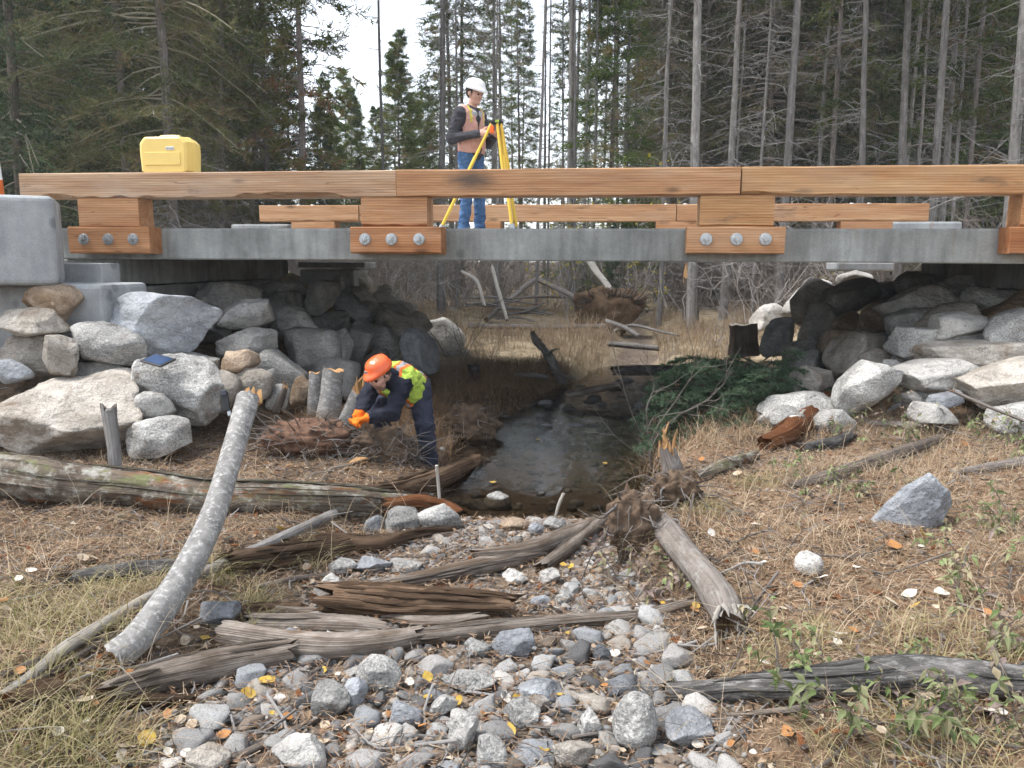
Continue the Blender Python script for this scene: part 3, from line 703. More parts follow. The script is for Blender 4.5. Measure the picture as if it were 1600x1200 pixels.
RIGHT = [
 (1176, 474, 1229, 520, 13.6, 'pale', 'white slab boulder at the foot of the far right slope', 38, 8, 1.3),
 (1224, 447, 1277, 500, 13.2, 'pale', 'light grey boulder on the far right slope above the white slab', 45, 8, .95),
 (1262, 436, 1300, 462, 13.4, 'pale', 'pale stone near the top of the far right slope', 30, 8, 1.1),
 (1238, 434, 1322, 514, 12.2, 'dark', 'long dark slab tilted up to the right on the right slope', 45, 8, 1.0),
 (1190, 496, 1251, 560, 11.7, 'slate', 'blue grey slab with a bright left edge at the toe of the right slope', 50, 8, .8),
 (1312, 422, 1368, 446, 12.8, 'pale', 'pale stone directly under the small pale concrete block', 0, 8, .9),
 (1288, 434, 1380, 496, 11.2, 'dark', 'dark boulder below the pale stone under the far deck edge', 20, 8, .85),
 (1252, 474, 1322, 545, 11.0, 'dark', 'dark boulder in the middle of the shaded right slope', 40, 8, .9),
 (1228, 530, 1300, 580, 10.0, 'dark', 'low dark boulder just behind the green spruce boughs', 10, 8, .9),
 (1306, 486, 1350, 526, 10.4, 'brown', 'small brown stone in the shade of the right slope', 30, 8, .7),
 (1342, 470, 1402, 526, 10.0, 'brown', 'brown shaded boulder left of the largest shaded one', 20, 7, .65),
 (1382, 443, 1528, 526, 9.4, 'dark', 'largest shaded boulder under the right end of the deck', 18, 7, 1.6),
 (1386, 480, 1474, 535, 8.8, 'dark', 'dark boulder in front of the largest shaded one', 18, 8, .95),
 (1520, 448, 1625, 500, 8.9, 'granite', 'grey boulder at the right picture edge high under the deck', -12, 6, .8),
 (1446, 472, 1536, 524, 8.4, 'tan', 'grey tan stone leaning behind the white topped one', 20, 8, .7),
 (1462, 488, 1556, 534, 7.85, 'pale', 'white topped lens shaped boulder under the right deck edge', 8, 7, 1.0),
 (1545, 482, 1630, 548, 7.6, 'granite', 'speckled grey boulder cut by the right picture edge', 20, 7, .95),
 (1280, 516, 1332, 582, 9.4, 'brown', 'narrow brown grey boulder left of the big rounded one', 60, 7, .8),
 (1303, 519, 1395, 606, 8.6, 'tan', 'big rounded tan grey boulder at the centre of the right slope', 25, 6, .72),
 (1402, 512, 1528, 570, 7.95, 'granite', 'grey angular boulder below the white topped one', -10, 8, .95),
 (1448, 533, 1625, 586, 7.5, 'tan', 'long pale boulder reaching the right picture edge', 8, 8, 1.15),
 (1402, 562, 1536, 620, 7.2, 'pale', 'light tan boulder with bright top in the right riprap', 3, 7, .95),
 (1242, 572, 1313, 630, 8.0, 'tan', 'grey tan boulder right of the spruce boughs', 15, 8, .8),
 (1188, 616, 1314, 676, 7.3, 'granite', 'low light grey boulder nearest the spruce boughs', 10, 7, 1.05),
 (1202, 636, 1257, 676, 6.95, 'granite', 'small grey stone in front of the low light grey boulder', 5, 7, .72),
 (1312, 566, 1408, 656, 7.1, 'granite', 'pointed speckled granite boulder above the dark log with the white patch', 75, 8, 1.15),
 (1382, 562, 1412, 588, 7.7, 'pale', 'small pale stone behind the pointed granite boulder', 0, 8, .8),
 (1458, 610, 1512, 640, 6.85, 'slate', 'bluish flat stone among the shrubs below the light tan boulder', 15, 8, 1.0),
 (1508, 560, 1660, 650, 6.75, 'tan', 'large pale granite boulder at the right edge above the shrubs', 28, 7, 1.05),
 (1400, 606, 1470, 650, 7.2, 'granite', 'grey stone half hidden by shrub leaves under the light tan boulder', 0, 8, .85),
 (1330, 440, 1420, 480, 11.6, 'dark', 'shaded boulder at the foot of the right abutment wall', 0, 7, .8),
 (1400, 424, 1500, 468, 11.4, 'dark', 'shaded boulder high under the deck behind the largest shaded one', 10, 8, .9),
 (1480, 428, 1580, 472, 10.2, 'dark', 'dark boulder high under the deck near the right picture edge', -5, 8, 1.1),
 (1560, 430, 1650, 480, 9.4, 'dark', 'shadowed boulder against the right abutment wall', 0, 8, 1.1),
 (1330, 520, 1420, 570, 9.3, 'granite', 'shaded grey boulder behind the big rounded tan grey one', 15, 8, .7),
 (1395, 540, 1460, 580, 8.2, 'granite', 'grey stone filling the gap left of the long pale boulder', 10, 9, .8),
 (1500, 516, 1570, 552, 7.9, 'granite', 'grey stone between the white topped one and the long pale boulder', -10, 9, .85),
 (1270, 640, 1345, 684, 7.0, 'granite', 'grey angular stone at the toe of the right riprap above the dark log', 20, 10, .9),
 (1560, 630, 1640, 690, 6.4, 'granite', 'grey boulder at the right picture edge among shrub leaves', 10, 9, .9),
 (1430, 630, 1500, 668, 6.7, 'pale', 'pale angular stone half buried in shrubs', -8, 10, .85),
 (1350, 545, 1400, 580, 8.3, 'tan', 'tan stone wedged above the pointed granite boulder', 30, 9, .8),
 (1240, 545, 1300, 590, 9.2, 'granite', 'shaded grey boulder behind the top of the spruce boughs', 20, 9, .6),
 (1620, 520, 1740, 590, 7.6, 'granite', 'grey boulder continuing the right riprap beyond the long pale one', 10, 9, .95),
 (1650, 590, 1790, 670, 6.9, 'tan', 'tan boulder continuing the toe of the right riprap outwards', 5, 9, .95),
 (1640, 470, 1740, 540, 8.3, 'granite', 'grey boulder continuing the right riprap high under the deck', 0, 9, .9),
 (1720, 540, 1830, 620, 7.3, 'pale', 'pale boulder at the outer end of the right riprap', -8, 9, .9),
 (1255, 600, 1330, 650, 8.4, 'dark', 'dark stone filling the gap behind the low light grey boulder', 0, 8, .8),
]
for r in LEFT + RIGHT:
    x0, y0, x1, y1, Y, mat, lab, tilt, pl, tint = r
    big = (x1 - x0) * (y1 - y0) > 3500
    boulder(x0, y0, x1, y1, Y, mat, lab, tilt, pl, tint, sub=5 if (x1 - x0) * (y1 - y0) > 9000 else (4 if big else 3))

# single stones lying on the banks and in the stream bed
def stone_at(x0, y0, x1, y1, mat, label, tilt=0, planes=8, tint=1.0, lift=.35, depth=1.0, sub=4, group=None, name='stone', cat='stone', sink=.12, rough=1.0):
    xm = (x0 + x1) / 2
    p = gp(xm, y1 - (y1 - y0) * .18)
    return boulder(x0, y0, x1, y1 + (y1 - y0) * .04, p[1], mat, label, tilt, planes, tint, depth, sub, name=name, cat=cat, group=group, rough=rough)
stone_at(1366, 738, 1498, 842, 'slate', 'triangular blue grey granite boulder standing on the right bank', 38, 10, 1.12, depth=.5, name='boulder', cat='boulder', sub=5)
stone_at(1245, 864, 1292, 907, 'pale', 'round white stone on the needle covered right bank', 0, 3, 1.0, sub=4)
STONES = [
 (958, 1090, 1034, 1192, 'granite', 'large egg shaped speckled stone standing upright near the bottom centre', 85, 3, .95),
 (416, 1155, 514, 1215, 'pale', 'broad pale stone at the bottom edge beside the dark stick', 0, 5, .85),
 (696, 1116, 750, 1190, 'pale', 'pale upright stone near the bottom centre left of the egg shaped one', 80, 6, .82),
 (548, 1033, 628, 1088, 'granite', 'light grey angular stone below the log pile', -30, 8, .95),
 (483, 1073, 548, 1134, 'granite', 'round two toned grey stone below the log pile', 0, 5, .7),
 (520, 1062, 574, 1120, 'slate', 'blue white angular stone leaning on the two toned one', 50, 9, 1.3),
 (898, 1113, 944, 1160, 'granite', 'grey wedge stone left of the egg shaped one', 60, 9, 1.0),
 (762, 988, 838, 1036, 'slate', 'flat triangular slate stone under the long weathered plank', -5, 9, .9),
 (308, 941, 372, 993, 'slate', 'blue grey stone right of the leaning trunk base', 10, 7, .75),
 (755, 771, 799, 802, 'granite', 'round grey stone at the downstream edge of the water', 0, 4, .85),
 (734, 782, 757, 801, 'granite', 'small pitted grey stone left of the round one by the water', 0, 5, .9),
 (650, 791, 726, 838, 'granite', 'pale lichen covered rock at the end of the mossy log', -15, 8, 1.15),
 (596, 796, 660, 840, 'granite', 'grey rock behind the lichen covered rock', 0, 8, .75),
 (563, 806, 600, 836, 'slate', 'small grey rock beside the dark rotten log', 20, 9, .7),
 (783, 1099, 848, 1144, 'granite', 'purplish grey rounded stone in the gravel', 0, 5, .82),
 (804, 1068, 884, 1106, 'slate', 'long smooth blue grey stone in the gravel', -8, 3, .95),
 (818, 1088, 862, 1122, 'granite', 'brown grey stone under the long smooth blue one', 0, 5, .8),
 (948, 1059, 1000, 1096, 'slate', 'dark grey rounded stone above the egg shaped one', 0, 5, .6),
 (923, 1008, 958, 1042, 'slate', 'dark greenish stone in the middle of the gravel', 0, 7, .6),
 (824, 818, 852, 840, 'slate', 'small blue stone below the water', 0, 4, 1.0),
 (848, 811, 886, 834, 'granite', 'grey rounded stone beside the small blue one below the water', 0, 4, .8),
 (780, 811, 828, 834, 'brown', 'flat brown stone below the water', 0, 4, 1.2),
 (1040, 1118, 1122, 1178, 'slate', 'mossy dark stone right of the egg shaped one', 5, 6, .75),
 (508, 876, 560, 904, 'granite', 'flat grey stone above the rotten brown log, left of two more', -5, 8, .85),
 (552, 873, 612, 902, 'slate', 'flat blue grey stone in the row above the rotten brown log', 0, 8, .85),
 (600, 876, 660, 900, 'pale', 'pale flat stone at the right of the row above the rotten brown log', 5, 8, .75),
 (488, 900, 534, 936, 'pale', 'white elongated stone pointing up beside the rotten brown log', 40, 5, 1.05),
 (783, 893, 828, 920, 'pale', 'white stone at the right end of the driftwood', 0, 7, 1.1),
 (840, 890, 876, 918, 'pale', 'pale bluish stone in the heap right of the driftwood', 30, 7, .85),
 (828, 932, 862, 953, 'slate', 'smooth blue cobble in the heap right of the driftwood', 0, 3, 1.0),
 (866, 926, 896, 950, 'granite', 'round grey cobble right of the smooth blue one', 0, 4, .9),
 (668, 1088, 716, 1130, 'granite', 'grey mottled stone above the pale upright stone', 20, 7, .8),
 (604, 1100, 664, 1142, 'slate', 'blue slate stone tilted in the gravel', -15, 9, .95),
 (740, 1155, 798, 1205, 'granite', 'coarse grey stone at the bottom edge right of the pale upright one', 0, 6, .95),
 (280, 1175, 360, 1215, 'tan', 'pinkish tan stone at the bottom edge with an orange leaf', 5, 7, 1.0),
 (860, 1160, 935, 1210, 'tan', 'tan grey stone at the bottom edge left of the egg shaped one', 0, 7, .9),
 (690, 1050, 780, 1090, 'granite', 'long flat grey stone below the log pile end', -5, 8, .75),
 (720, 1000, 770, 1035, 'granite', 'grey wedge stone just under the weathered plank', 0, 8, .8),
]
HERO = []
for r in STONES:
    x0, y0, x1, y1, mat, lab, tilt, pl, tint = r
    o = stone_at(x0, y0, x1, y1, mat, lab, tilt, pl + (3 if pl > 4 else 0), tint * .92, sub=4, group='stones of the stream bed', rough=1.0)
    HERO.append((o.location.x, o.location.y, (x1 - x0) * o.location.y / FPX / 2))

# cobbles: the largest as single stones, the small ones as one bed of pebbles
COB = []
for q in range(14):
    V, F = rock_shape(900 + q, 3, 8 + q % 6, q * 13, .72, .9); mb = MB(); mb.add(V * 2, F); COB.append(mb.mesh('cobble', MAT['cobble']))
rng = np.random.default_rng(12)
placed = list(HERO); cand = []
for q in range(14000):
    y = 2.3 + rng.random() ** 1.25 * 3.6; L, R = np.interp(y, _YY, _LL), np.interp(y, _YY, _RR)
    x = rng.uniform(L + .10, R + .12)
    r = float(np.clip(rng.lognormal(-3.78, .50), .010, .075)) * (1 - .35 * sstep(3.3, 4.6, y))
    if n2(x, y, 1.3, 77) + rng.normal(0, .25) < -.55 + .70 * sstep(3.2, 4.4, y) - .3 * sstep(5.0, 5.5, y): continue
    cand.append((x, y, r))
cand.sort(key=lambda c: -c[2])
kept = []
grid = {}
def near(x, y, r, k=.86):
    gx_, gy_ = int(x / .2), int(y / .2)
    for a in (-1, 0, 1):
        for b in (-1, 0, 1):
            for (px, py, pr) in grid.get((gx_ + a, gy_ + b), ()):
                if (px - x) ** 2 + (py - y) ** 2 < ((pr + r) * k) ** 2: return True
    return False
def reg(x, y, r): grid.setdefault((int(x / .2), int(y / .2)), []).append((x, y, r))
for c in placed: reg(*c)
for c in cand:
    if not near(*c): kept.append(c); reg(*c)
singles = kept[:300]; rest = kept[300:]
CC = [('dark grey', (.12, .12, .122)), ('mid grey', (.25, .25, .245)), ('light grey', (.37, .365, .35)), ('blue grey', (.235, .25, .265)), ('buff', (.34, .315, .28)), ('brown', (.22, .18, .145)), ('whitish', (.46, .45, .43)), ('mid grey', (.29, .285, .28)), ('light grey', (.38, .375, .365)), ('blue grey', (.27, .285, .30)), ('mid grey', (.23, .23, .23)), ('light grey', (.34, .345, .345))]
def cob_place(x, y):
    if y < 2.75: w = 'near the bottom edge of the gravel bed'
    elif y < 3.35: w = 'in the gravel just below the log pile'
    elif y < 4.1: w = 'between the logs of the pile'
    else: w = 'between the driftwood and the water'
    return w + (', left side' if x < -.5 else (', right side' if x > .15 else ', middle'))
for q, (x, y, r) in enumerate(singles):
    o = link('cobble', COB[q % 14]); e = rng.uniform(.75, 1.3, 3)
    o.scale = (r * e[0] * 1.1, r * e[1], r * (.55 + .3 * rng.random())); o.rotation_euler = (rng.normal(0, .25), rng.normal(0, .25), rng.uniform(0, 6.3))
    o.location = (x, y, float(G(x, y)) + r * rng.uniform(.0, .3))
    tv = rng.uniform(.85, 1.15); cn, cc = CC[rng.integers(0, len(CC))]; o.color = (cc[0] * tv * .98, cc[1] * tv * .96, cc[2] * tv * .93, 1)
    tag(o, '%s loose cobble %s' % (cn, cob_place(x, y)), 'cobble', 'cobbles of the gravel bed')
V1, F1 = ico(1); PEB = [rock_shape(1200 + q, 2, 5, 0, .7, .5)[0] * 2 for q in range(6)]; F2 = ico(2)[1]
mb = MB()
for q, (x, y, r) in enumerate(rest):
    a = rng.uniform(0, 6.3); c_, s_ = cos(a), sin(a); V = PEB[q % 6] * (r * rng.uniform(.8, 1.25, 3) * np.array([1.1, 1, .7]))
    V = np.stack([V[:, 0] * c_ - V[:, 1] * s_, V[:, 0] * s_ + V[:, 1] * c_, V[:, 2]], -1)
    mb.add(V + np.array([x, y, float(G(x, y)) + r * .22]), F2, None, rng.random())
# fine gravel between
N = 5200; y = 2.3 + rng.random(N) ** 1.1 * 3.7; L, R = np.interp(y, _YY, _LL), np.interp(y, _YY, _RR); x = rng.uniform(L - .05, R + .2)
# stones on the creek bed and along the shaded water
y2 = rng.uniform(5.9, 13, 900); x2 = rng.uniform(np.interp(y2, _YY, _LL) - .1, np.interp(y2, _YY, _RR) + .1)
x, y = np.concatenate([x, x2]), np.concatenate([y, y2])
rr = np.concatenate([rng.uniform(.006, .018, N), rng.lognormal(-3.7, .45, 900).clip(.012, .07)]); zz = G(x, y)
VI = V1 * np.array([1.1, .9, .7])
for q in range(len(x)):
    V = (VI * rng.uniform(.75, 1.25, (len(VI), 1))) * rr[q]
    mb.add(V + np.array([x[q], y[q], zz[q] + rr[q] * .25]), F1, None, rng.random())
for q in range(64):                                  # wet stones breaking the water, most of them in the riffle under the deck
    yy = rng.uniform(8.8, 12.6); L_, R_ = np.interp(yy, _YY, _LL), np.interp(yy, _YY, _RR)
    xx = rng.uniform(L_ - .05, R_ + .05) if rng.random() < .6 else (L_ if rng.random() < .5 else R_) + rng.normal(0, .12); r_ = rng.uniform(.03, .11)
    V = PEB[q % 6] * (r_ * rng.uniform(.8, 1.25, 3) * np.array([1.2, 1, .8])); mb.add(V + np.array([xx, yy, -.035 + rng.uniform(-.03, .015)]), F2, None, rng.choice([.0, .04, .10, .64]))
tag(mb.build('pebble_bed', MAT['pebble']), 'small grey and brown pebbles filling the stream bed', 'pebbles', kind='stuff')

# ------------------------------------------------------------------ fallen wood
def wpath(path):
    P, R = [], []
    for q in path:
        x, y, rp = q[:3]
        if len(q) > 3: Y = q[3]
        else:
            p = gp(x, y + rp * .85); Y = p[1]
        r = rp * Y / FPX
        c = at(x, y, Y); P.append(c + np.array([0, r * .3, 0])); R.append(r)
    return np.array(P), np.array(R)

def log(name, path, label, mat, cat='log', capmat='rot', ridge=.10, kr=3.0, lump=.12, n=20, broken=.06, seed=1, splint=0, group='fallen wood on the banks and stream bed', tint=1.0, parts=None, world=None):
    P, R = wpath(path) if world is None else world
    L = np.linalg.norm(np.diff(P, axis=0), axis=1).sum(); ns = int(np.clip(L / .03, 8, 110))
    Q = spline(P, ns); t = np.linspace(0, 1, len(R)); rr = np.interp(np.linspace(0, 1, ns), t, R)
    rng = np.random.default_rng(seed); qq = np.stack([np.linspace(0, L * 2.2, ns), np.full(ns, seed * 1.7), np.zeros(ns)], -1)
    Q = Q + np.stack([vn(qq, 1.0, 5), vn(qq, 1.0, 6), vn(qq, 1.0, 7)], -1) * (rr * .16)[:, None]
    def rf(th, l):
        c = np.stack([np.cos(th) * kr, np.sin(th) * kr, l * 3.2], -1) + seed * 3.3
        f = np.stack([np.cos(th), np.sin(th), l * 2.2], -1) + seed * 5.1
        return 1 + ridge * .75 * (vn(c, 1.0, seed) + .7 * vn(c * np.array([2.1, 2.1, 2.5]), 1.0, seed + 3) + .5 * vn(c * np.array([2.5, 2.5, 7.0]), 1.0, seed + 6)) + lump * vn(f, 1.0, seed + 1)
    j0 = rng.uniform(-1, 1, n + 1) * broken; j1 = rng.uniform(-1, 1, n + 1) * broken
    base = P.mean(0); mb = MB()
    add_tube(mb, Q - base, rr, n, True, .5, 0, 1, rf, (j0, j1), inset=broken * .5)
    T = (Q[-1] - Q[0]) / np.linalg.norm(Q[-1] - Q[0])
    for q in range(splint):                                   # raised fibres and slabs along the trunk
        a = rng.uniform(-.2, pi + .2); i0 = rng.integers(0, max(1, ns - 8)); i1 = min(ns - 1, i0 + rng.integers(6, max(8, ns // 2)))
        Tq, A, B = frames(Q[i0:i1 + 1])
        rad = rr[i0:i1 + 1] * rng.uniform(.92, 1.10)
        C = Q[i0:i1 + 1] + (np.cos(a) * A + np.sin(a) * B) * rad[:, None]
        w = np.sin(np.linspace(.15, pi - .15, i1 - i0 + 1)) * rng.uniform(.004, .016)
        if len(C) >= 3: add_tube(mb, C - base, np.maximum(w, .001), 5, True, .5, 0, 0)
    o = mb.build(name, [MAT[mat], MAT[capmat]]); o.location = base; o.color = (tint, tint, tint, 1)
    tag(o, label, cat, group)
    return o, Q, rr

log('mossy_log', [(-60, 742, 34), (40, 752, 36), (160, 764, 32), (300, 776, 28), (420, 780, 26), (540, 785, 23), (640, 790, 20)], 'long mossy lichen covered log lying across the left bank', 'mossy', ridge=.16, lump=.14, n=26, splint=22, seed=3)
log('rotten_log', [(590, 796, 18), (640, 794, 19), (690, 797, 15), (724, 806, 9)], 'red brown rotten log end beyond the mossy log', 'redrot', ridge=.2, splint=10, seed=4, broken=.05, tint=.8)
log('rotten_log', [(560, 768, 9), (630, 764, 14), (690, 748, 17), (742, 722, 13)], 'dark wet log beside the boot of the worker at the water', 'rot', ridge=.2, splint=10, seed=5, tint=.7)
# leaning broken alder trunk in the foreground
lp = [(172, 1032, 24, 3.24), (210, 1004, 25, 3.32), (252, 950, 25, 3.47), (292, 885, 23, 3.66), (326, 815, 21, 3.9), (350, 745, 18.5, 4.14), (370, 680, 17.5, 4.38), (386, 622, 17.5, 4.6)]
o, Q, rr = log('leaning_trunk', lp, 'grey lichen spotted broken trunk leaning up in the foreground left', 'alder', 'tree trunk', 'cutwood', .03, 2.0, .09, 22, .012, 6)
mb = MB(); rng = np.random.default_rng(61); top = np.array(Q[-1]) - np.array(o.location); ax = Q[-1] - Q[-3]; ax = ax / np.linalg.norm(ax)
for q in range(12):
    a = rng.uniform(0, 6.28); r = .062 * rng.random() ** .5; c = top + np.array([cos(a) * r, sin(a) * r * .9, -.03]); h = rng.uniform(.06, .13)
    add_tube(mb, [c, c + ax * h * .6, c + ax * h], [.022, .016, .004], 4)
mb.build('splinter', MAT['cutwood'], o)
log('branch', [(306, 900, 10), (380, 868, 10), (450, 836, 9), (522, 803, 8)], 'straight ringed branch rising right behind the leaning trunk', 'greybark', 'branch', ridge=.08, n=12, seed=7)
log('branch', [(234, 934, 9), (170, 972, 11), (100, 1015, 11), (40, 1062, 9), (-20, 1100, 7)], 'bare whitish stick left of the leaning trunk base', 'palewood', 'branch', ridge=.1, n=12, seed=8, tint=.8)
log('branch', [(268, 936, 4), (190, 985, 5), (100, 1040, 6), (0, 1105, 7)], 'thin dark stick in front of the bare whitish stick', 'darkbark', 'branch', ridge=.08, n=8, seed=9)
log('rotten_log', [(352, 884, 16), (430, 872, 19), (500, 862, 16), (560, 848, 10)], 'dark crumbling log under the ringed branch', 'rot', ridge=.25, lump=.25, splint=8, seed=10, tint=.55)
log('rotten_log', [(440, 850, 8), (520, 845, 12), (590, 850, 15), (660, 836, 10), (705, 830, 5)], 'blackish rotten log with pale top below the lichen rock', 'rot', ridge=.25, lump=.25, splint=8, seed=11, tint=.6)
log('rotten_log', [(100, 905, 10), (200, 893, 15), (290, 886, 12)], 'dark bark covered log half buried behind the leaning trunk', 'char', ridge=.2, lump=.2, seed=12, tint=.7)
log('rotten_log', [(518, 940, 26), (600, 943, 28), (700, 947, 27), (795, 952, 22)], 'crumbly brown log of layered fibres in the stream bed', 'rot', ridge=.22, kr=5, lump=.10, n=28, splint=60, seed=13, broken=.09, tint=1.15)
log('weathered_log', [(352, 996, 22), (430, 1006, 23), (520, 1012, 23), (600, 1006, 21), (650, 996, 17)], 'smooth pale log with knobbly end, frontmost of the pile', 'weather', ridge=.08, kr=3, lump=.10, n=24, seed=14, broken=.04, tint=1.15)
log('weathered_log', [(384, 976, 16, 3.75), (480, 978, 18, 3.72), (560, 981, 17, 3.68), (596, 984, 15, 3.66)], 'short split slab lying on the pale log', 'weather', ridge=.10, kr=4, lump=.06, n=20, seed=15, tint=1.05, splint=8)
log('weathered_log', [(424, 955, 8, 3.92), (500, 960, 9, 3.9), (600, 964, 7, 3.88)], 'thin split slab behind the short slab on the pile', 'weather', ridge=.12, lump=.06, n=12, seed=16)
log('branch', [(590, 968, 9, 3.85), (650, 973, 10, 3.8), (700, 971, 9, 3.78), (748, 963, 6, 3.76)], 'barkless curved branch at the right of the pile', 'weather', 'branch', ridge=.1, n=12, seed=17, tint=1.25)
log('weathered_log', [(160, 1086, 20), (250, 1060, 24), (340, 1040, 26), (450, 1022, 22)], 'grey weathered log running under the pile at lower left', 'weather', ridge=.14, kr=5, lump=.08, n=26, seed=18, splint=16, tint=.95)
log('weathered_log', [(596, 1002, 12), (700, 994, 14), (800, 982, 13), (900, 972, 12), (1000, 964, 11), (1085, 942, 8)], 'long thin weathered plank reaching right from the pile', 'weather', ridge=.16, kr=4, lump=.08, n=16, seed=19, splint=10)
log('driftwood', [(580, 914, 8), (680, 902, 13), (760, 886, 15), (848, 868, 8)], 'hollow grey driftwood slab above the crumbly log', 'weather', ridge=.2, kr=4, lump=.2, n=18, seed=20, splint=16)
log('driftwood', [(744, 868, 9), (820, 864, 15), (880, 842, 16), (938, 816, 12)], 'smooth brown driftwood log below the water edge', 'weather', ridge=.06, lump=.12, n=18, seed=21, tint=.85)
log('driftwood', [(846, 890, 11), (890, 858, 12), (944, 812, 10)], 'dark grey driftwood log propped against the right bank', 'weather', ridge=.14, kr=5, lump=.06, n=16, seed=22, tint=.72, splint=6)
o, Q, rr = log('fallen_log', [(1018, 800, 15), (1055, 848, 22), (1092, 895, 25), (1128, 945, 30), (1142, 985, 26)], 'brown barked log pointing at the camera on the right bank edge', 'bark', ridge=.05, lump=.14, n=22, seed=23, tint=1.05, broken=.04)
mb = MB(); rng = np.random.default_rng(62); e = np.array(Q[-1]) - np.array(o.location)
for q in range(16):                                    # shredded white wood of the near end
    a = rng.uniform(0, 6.28); c = e + np.array([cos(a) * .055, .03, sin(a) * .055 + .03]); h = rng.uniform(.05, .16); dr = np.array([rng.normal(0, .3), -.5, -.5 + rng.normal(0, .35)])
    add_tube(mb, [c, c + dr * h * .5 + rng.normal(0, .008, 3), c + dr * h], [.012, .009, .002], 4)
mb.build('splinter', MAT['palewood'], o)
log('charred_log', [(1050, 1082, 16), (1130, 1080, 20), (1220, 1076, 24), (1330, 1070, 26), (1440, 1062, 28), (1540, 1064, 28), (1640, 1066, 26)], 'charred log with flaking grey bark along the bottom right', 'char', ridge=.2, kr=3, lump=.15, n=26, seed=24, splint=14, broken=.06)
log('branch', [(1230, 762, 5), (1300, 745, 12), (1360, 726, 13), (1420, 705, 11), (1470, 684, 7)], 'dark crooked branch rising right on the right bank', 'darkbark', 'branch', ridge=.14, lump=.15, n=14, seed=25, tint=1.3)
o, Q, rr = log('rotten_log', [(1196, 694, 15), (1240, 672, 18), (1285, 636, 17), (1322, 604, 9)], 'dark log with a white cut patch leaning on the right riprap', 'redrot', capmat='redrot', ridge=.16, lump=.1, n=18, seed=26, splint=6, tint=.6)
mb = MB(); j = int(len(Q) * .42); d_ = Q[j + 6] - Q[j - 6]; d_ /= np.linalg.norm(d_); u = np.array([-.55, -.75, .6]); u -= d_ * (u @ d_); u /= np.linalg.norm(u); w_ = np.cross(d_, u)
c = Q[j] - np.array(o.location) + u * rr[j] * .80
mb.add([c + d_ * a + w_ * b + u * h for h in (0, .022) for a, b in ((-.17, -.035), (.17, -.03), (.2, .02), (-.12, .04))], [[4, 5, 6, 7], [0, 1, 5, 4], [1, 2, 6, 5], [2, 3, 7, 6], [3, 0, 4, 7]])
mb.build('cut_patch', MAT['palewood'], o)
log('rotten_log', [(1250, 702, 8), (1300, 694, 10), (1330, 680, 8)], 'short black stick under the log with the white patch', 'char', 'branch', ridge=.15, n=12, seed=27, tint=.6)
log('branch', [(1306, 660, 5), (1400, 664, 6), (1484, 668, 6)], 'level grey stick among the shrubs of the right bank', 'twig', 'branch', ridge=.08, n=8, seed=28)
log('branch', [(1500, 738, 6), (1560, 730, 9), (1625, 722, 11)], 'brown branch end at the right picture edge', 'bark', 'branch', ridge=.1, n=10, seed=29)
log('branch', [(1488, 610, 3, 6.4), (1545, 636, 3, 6.3), (1610, 662, 3, 6.2)], 'thin straight dark twig slanting at the right edge', 'twig', 'branch', n=6, seed=30, ridge=.02)
log('stick', [(275, 1206, 7), (350, 1190, 7), (420, 1160, 7), (482, 1130, 6)], 'smooth dark stick lying on the stones at the bottom edge', 'darkbark', 'branch', ridge=.04, n=10, seed=31, tint=1.6)
log('branch', [(1085, 748, 10), (1130, 730, 12), (1180, 712, 9)], 'mossy branch hidden in grass right of the splintered snag', 'mossy', 'branch', ridge=.1, n=10, seed=32)

log('rotten_log', [(10, 1100, 15), (55, 1086, 17), (95, 1068, 14)], 'short rotten log end at the lower left edge', 'rot', capmat='redrot', ridge=.18, lump=.2, n=18, seed=101, splint=8, tint=.9)
log('branch', [(-10, 1062, 6), (70, 1030, 7), (150, 1000, 6), (215, 985, 4)], 'dark crooked branch left of the leaning trunk foot', 'darkbark', 'branch', ridge=.1, lump=.2, n=8, seed=102, tint=1.2)
log('branch', [(130, 1120, 8), (210, 1100, 10), (300, 1092, 9), (350, 1078, 6)], 'dark rotten branch below the grey weathered log', 'rot', 'branch', ridge=.2, lump=.25, n=10, seed=103, tint=.6, splint=4)
log('branch', [(395, 920, 5), (460, 905, 6), (530, 898, 5)], 'thin grey stick above the crumbly log at left', 'weather', 'branch', ridge=.1, lump=.2, n=8, seed=104)
log('weathered_log', [(350, 965, 9), (400, 955, 10), (470, 950, 8)], 'short brown slab at the left end of the pile', 'rot', ridge=.15, lump=.15, n=12, seed=105, splint=5, tint=1.3)
log('branch', [(520, 862, 5), (600, 850, 6), (680, 838, 5), (740, 832, 3)], 'thin dark branch under the lichen covered rock', 'darkbark', 'branch', ridge=.1, lump=.2, n=8, seed=106, tint=1.3)
log('branch', [(940, 890, 4), (985, 930, 5), (1020, 975, 4)], 'pale brown stick running down beside the earth clump', 'weather', 'branch', ridge=.08, lump=.15, n=8, seed=107, tint=1.1)
log('branch', [(1390, 640, 4), (1440, 618, 5), (1500, 600, 3)], 'thin grey stick lying on the right riprap', 'greybark', 'branch', ridge=.08, lump=.15, n=8, seed=108)
log('branch', [(1150, 1118, 5), (1250, 1108, 6), (1330, 1090, 5), (1400, 1068, 4)], 'curved yellowish root below the charred log', 'weather', 'branch', ridge=.05, lump=.1, n=8, seed=109, tint=1.2)

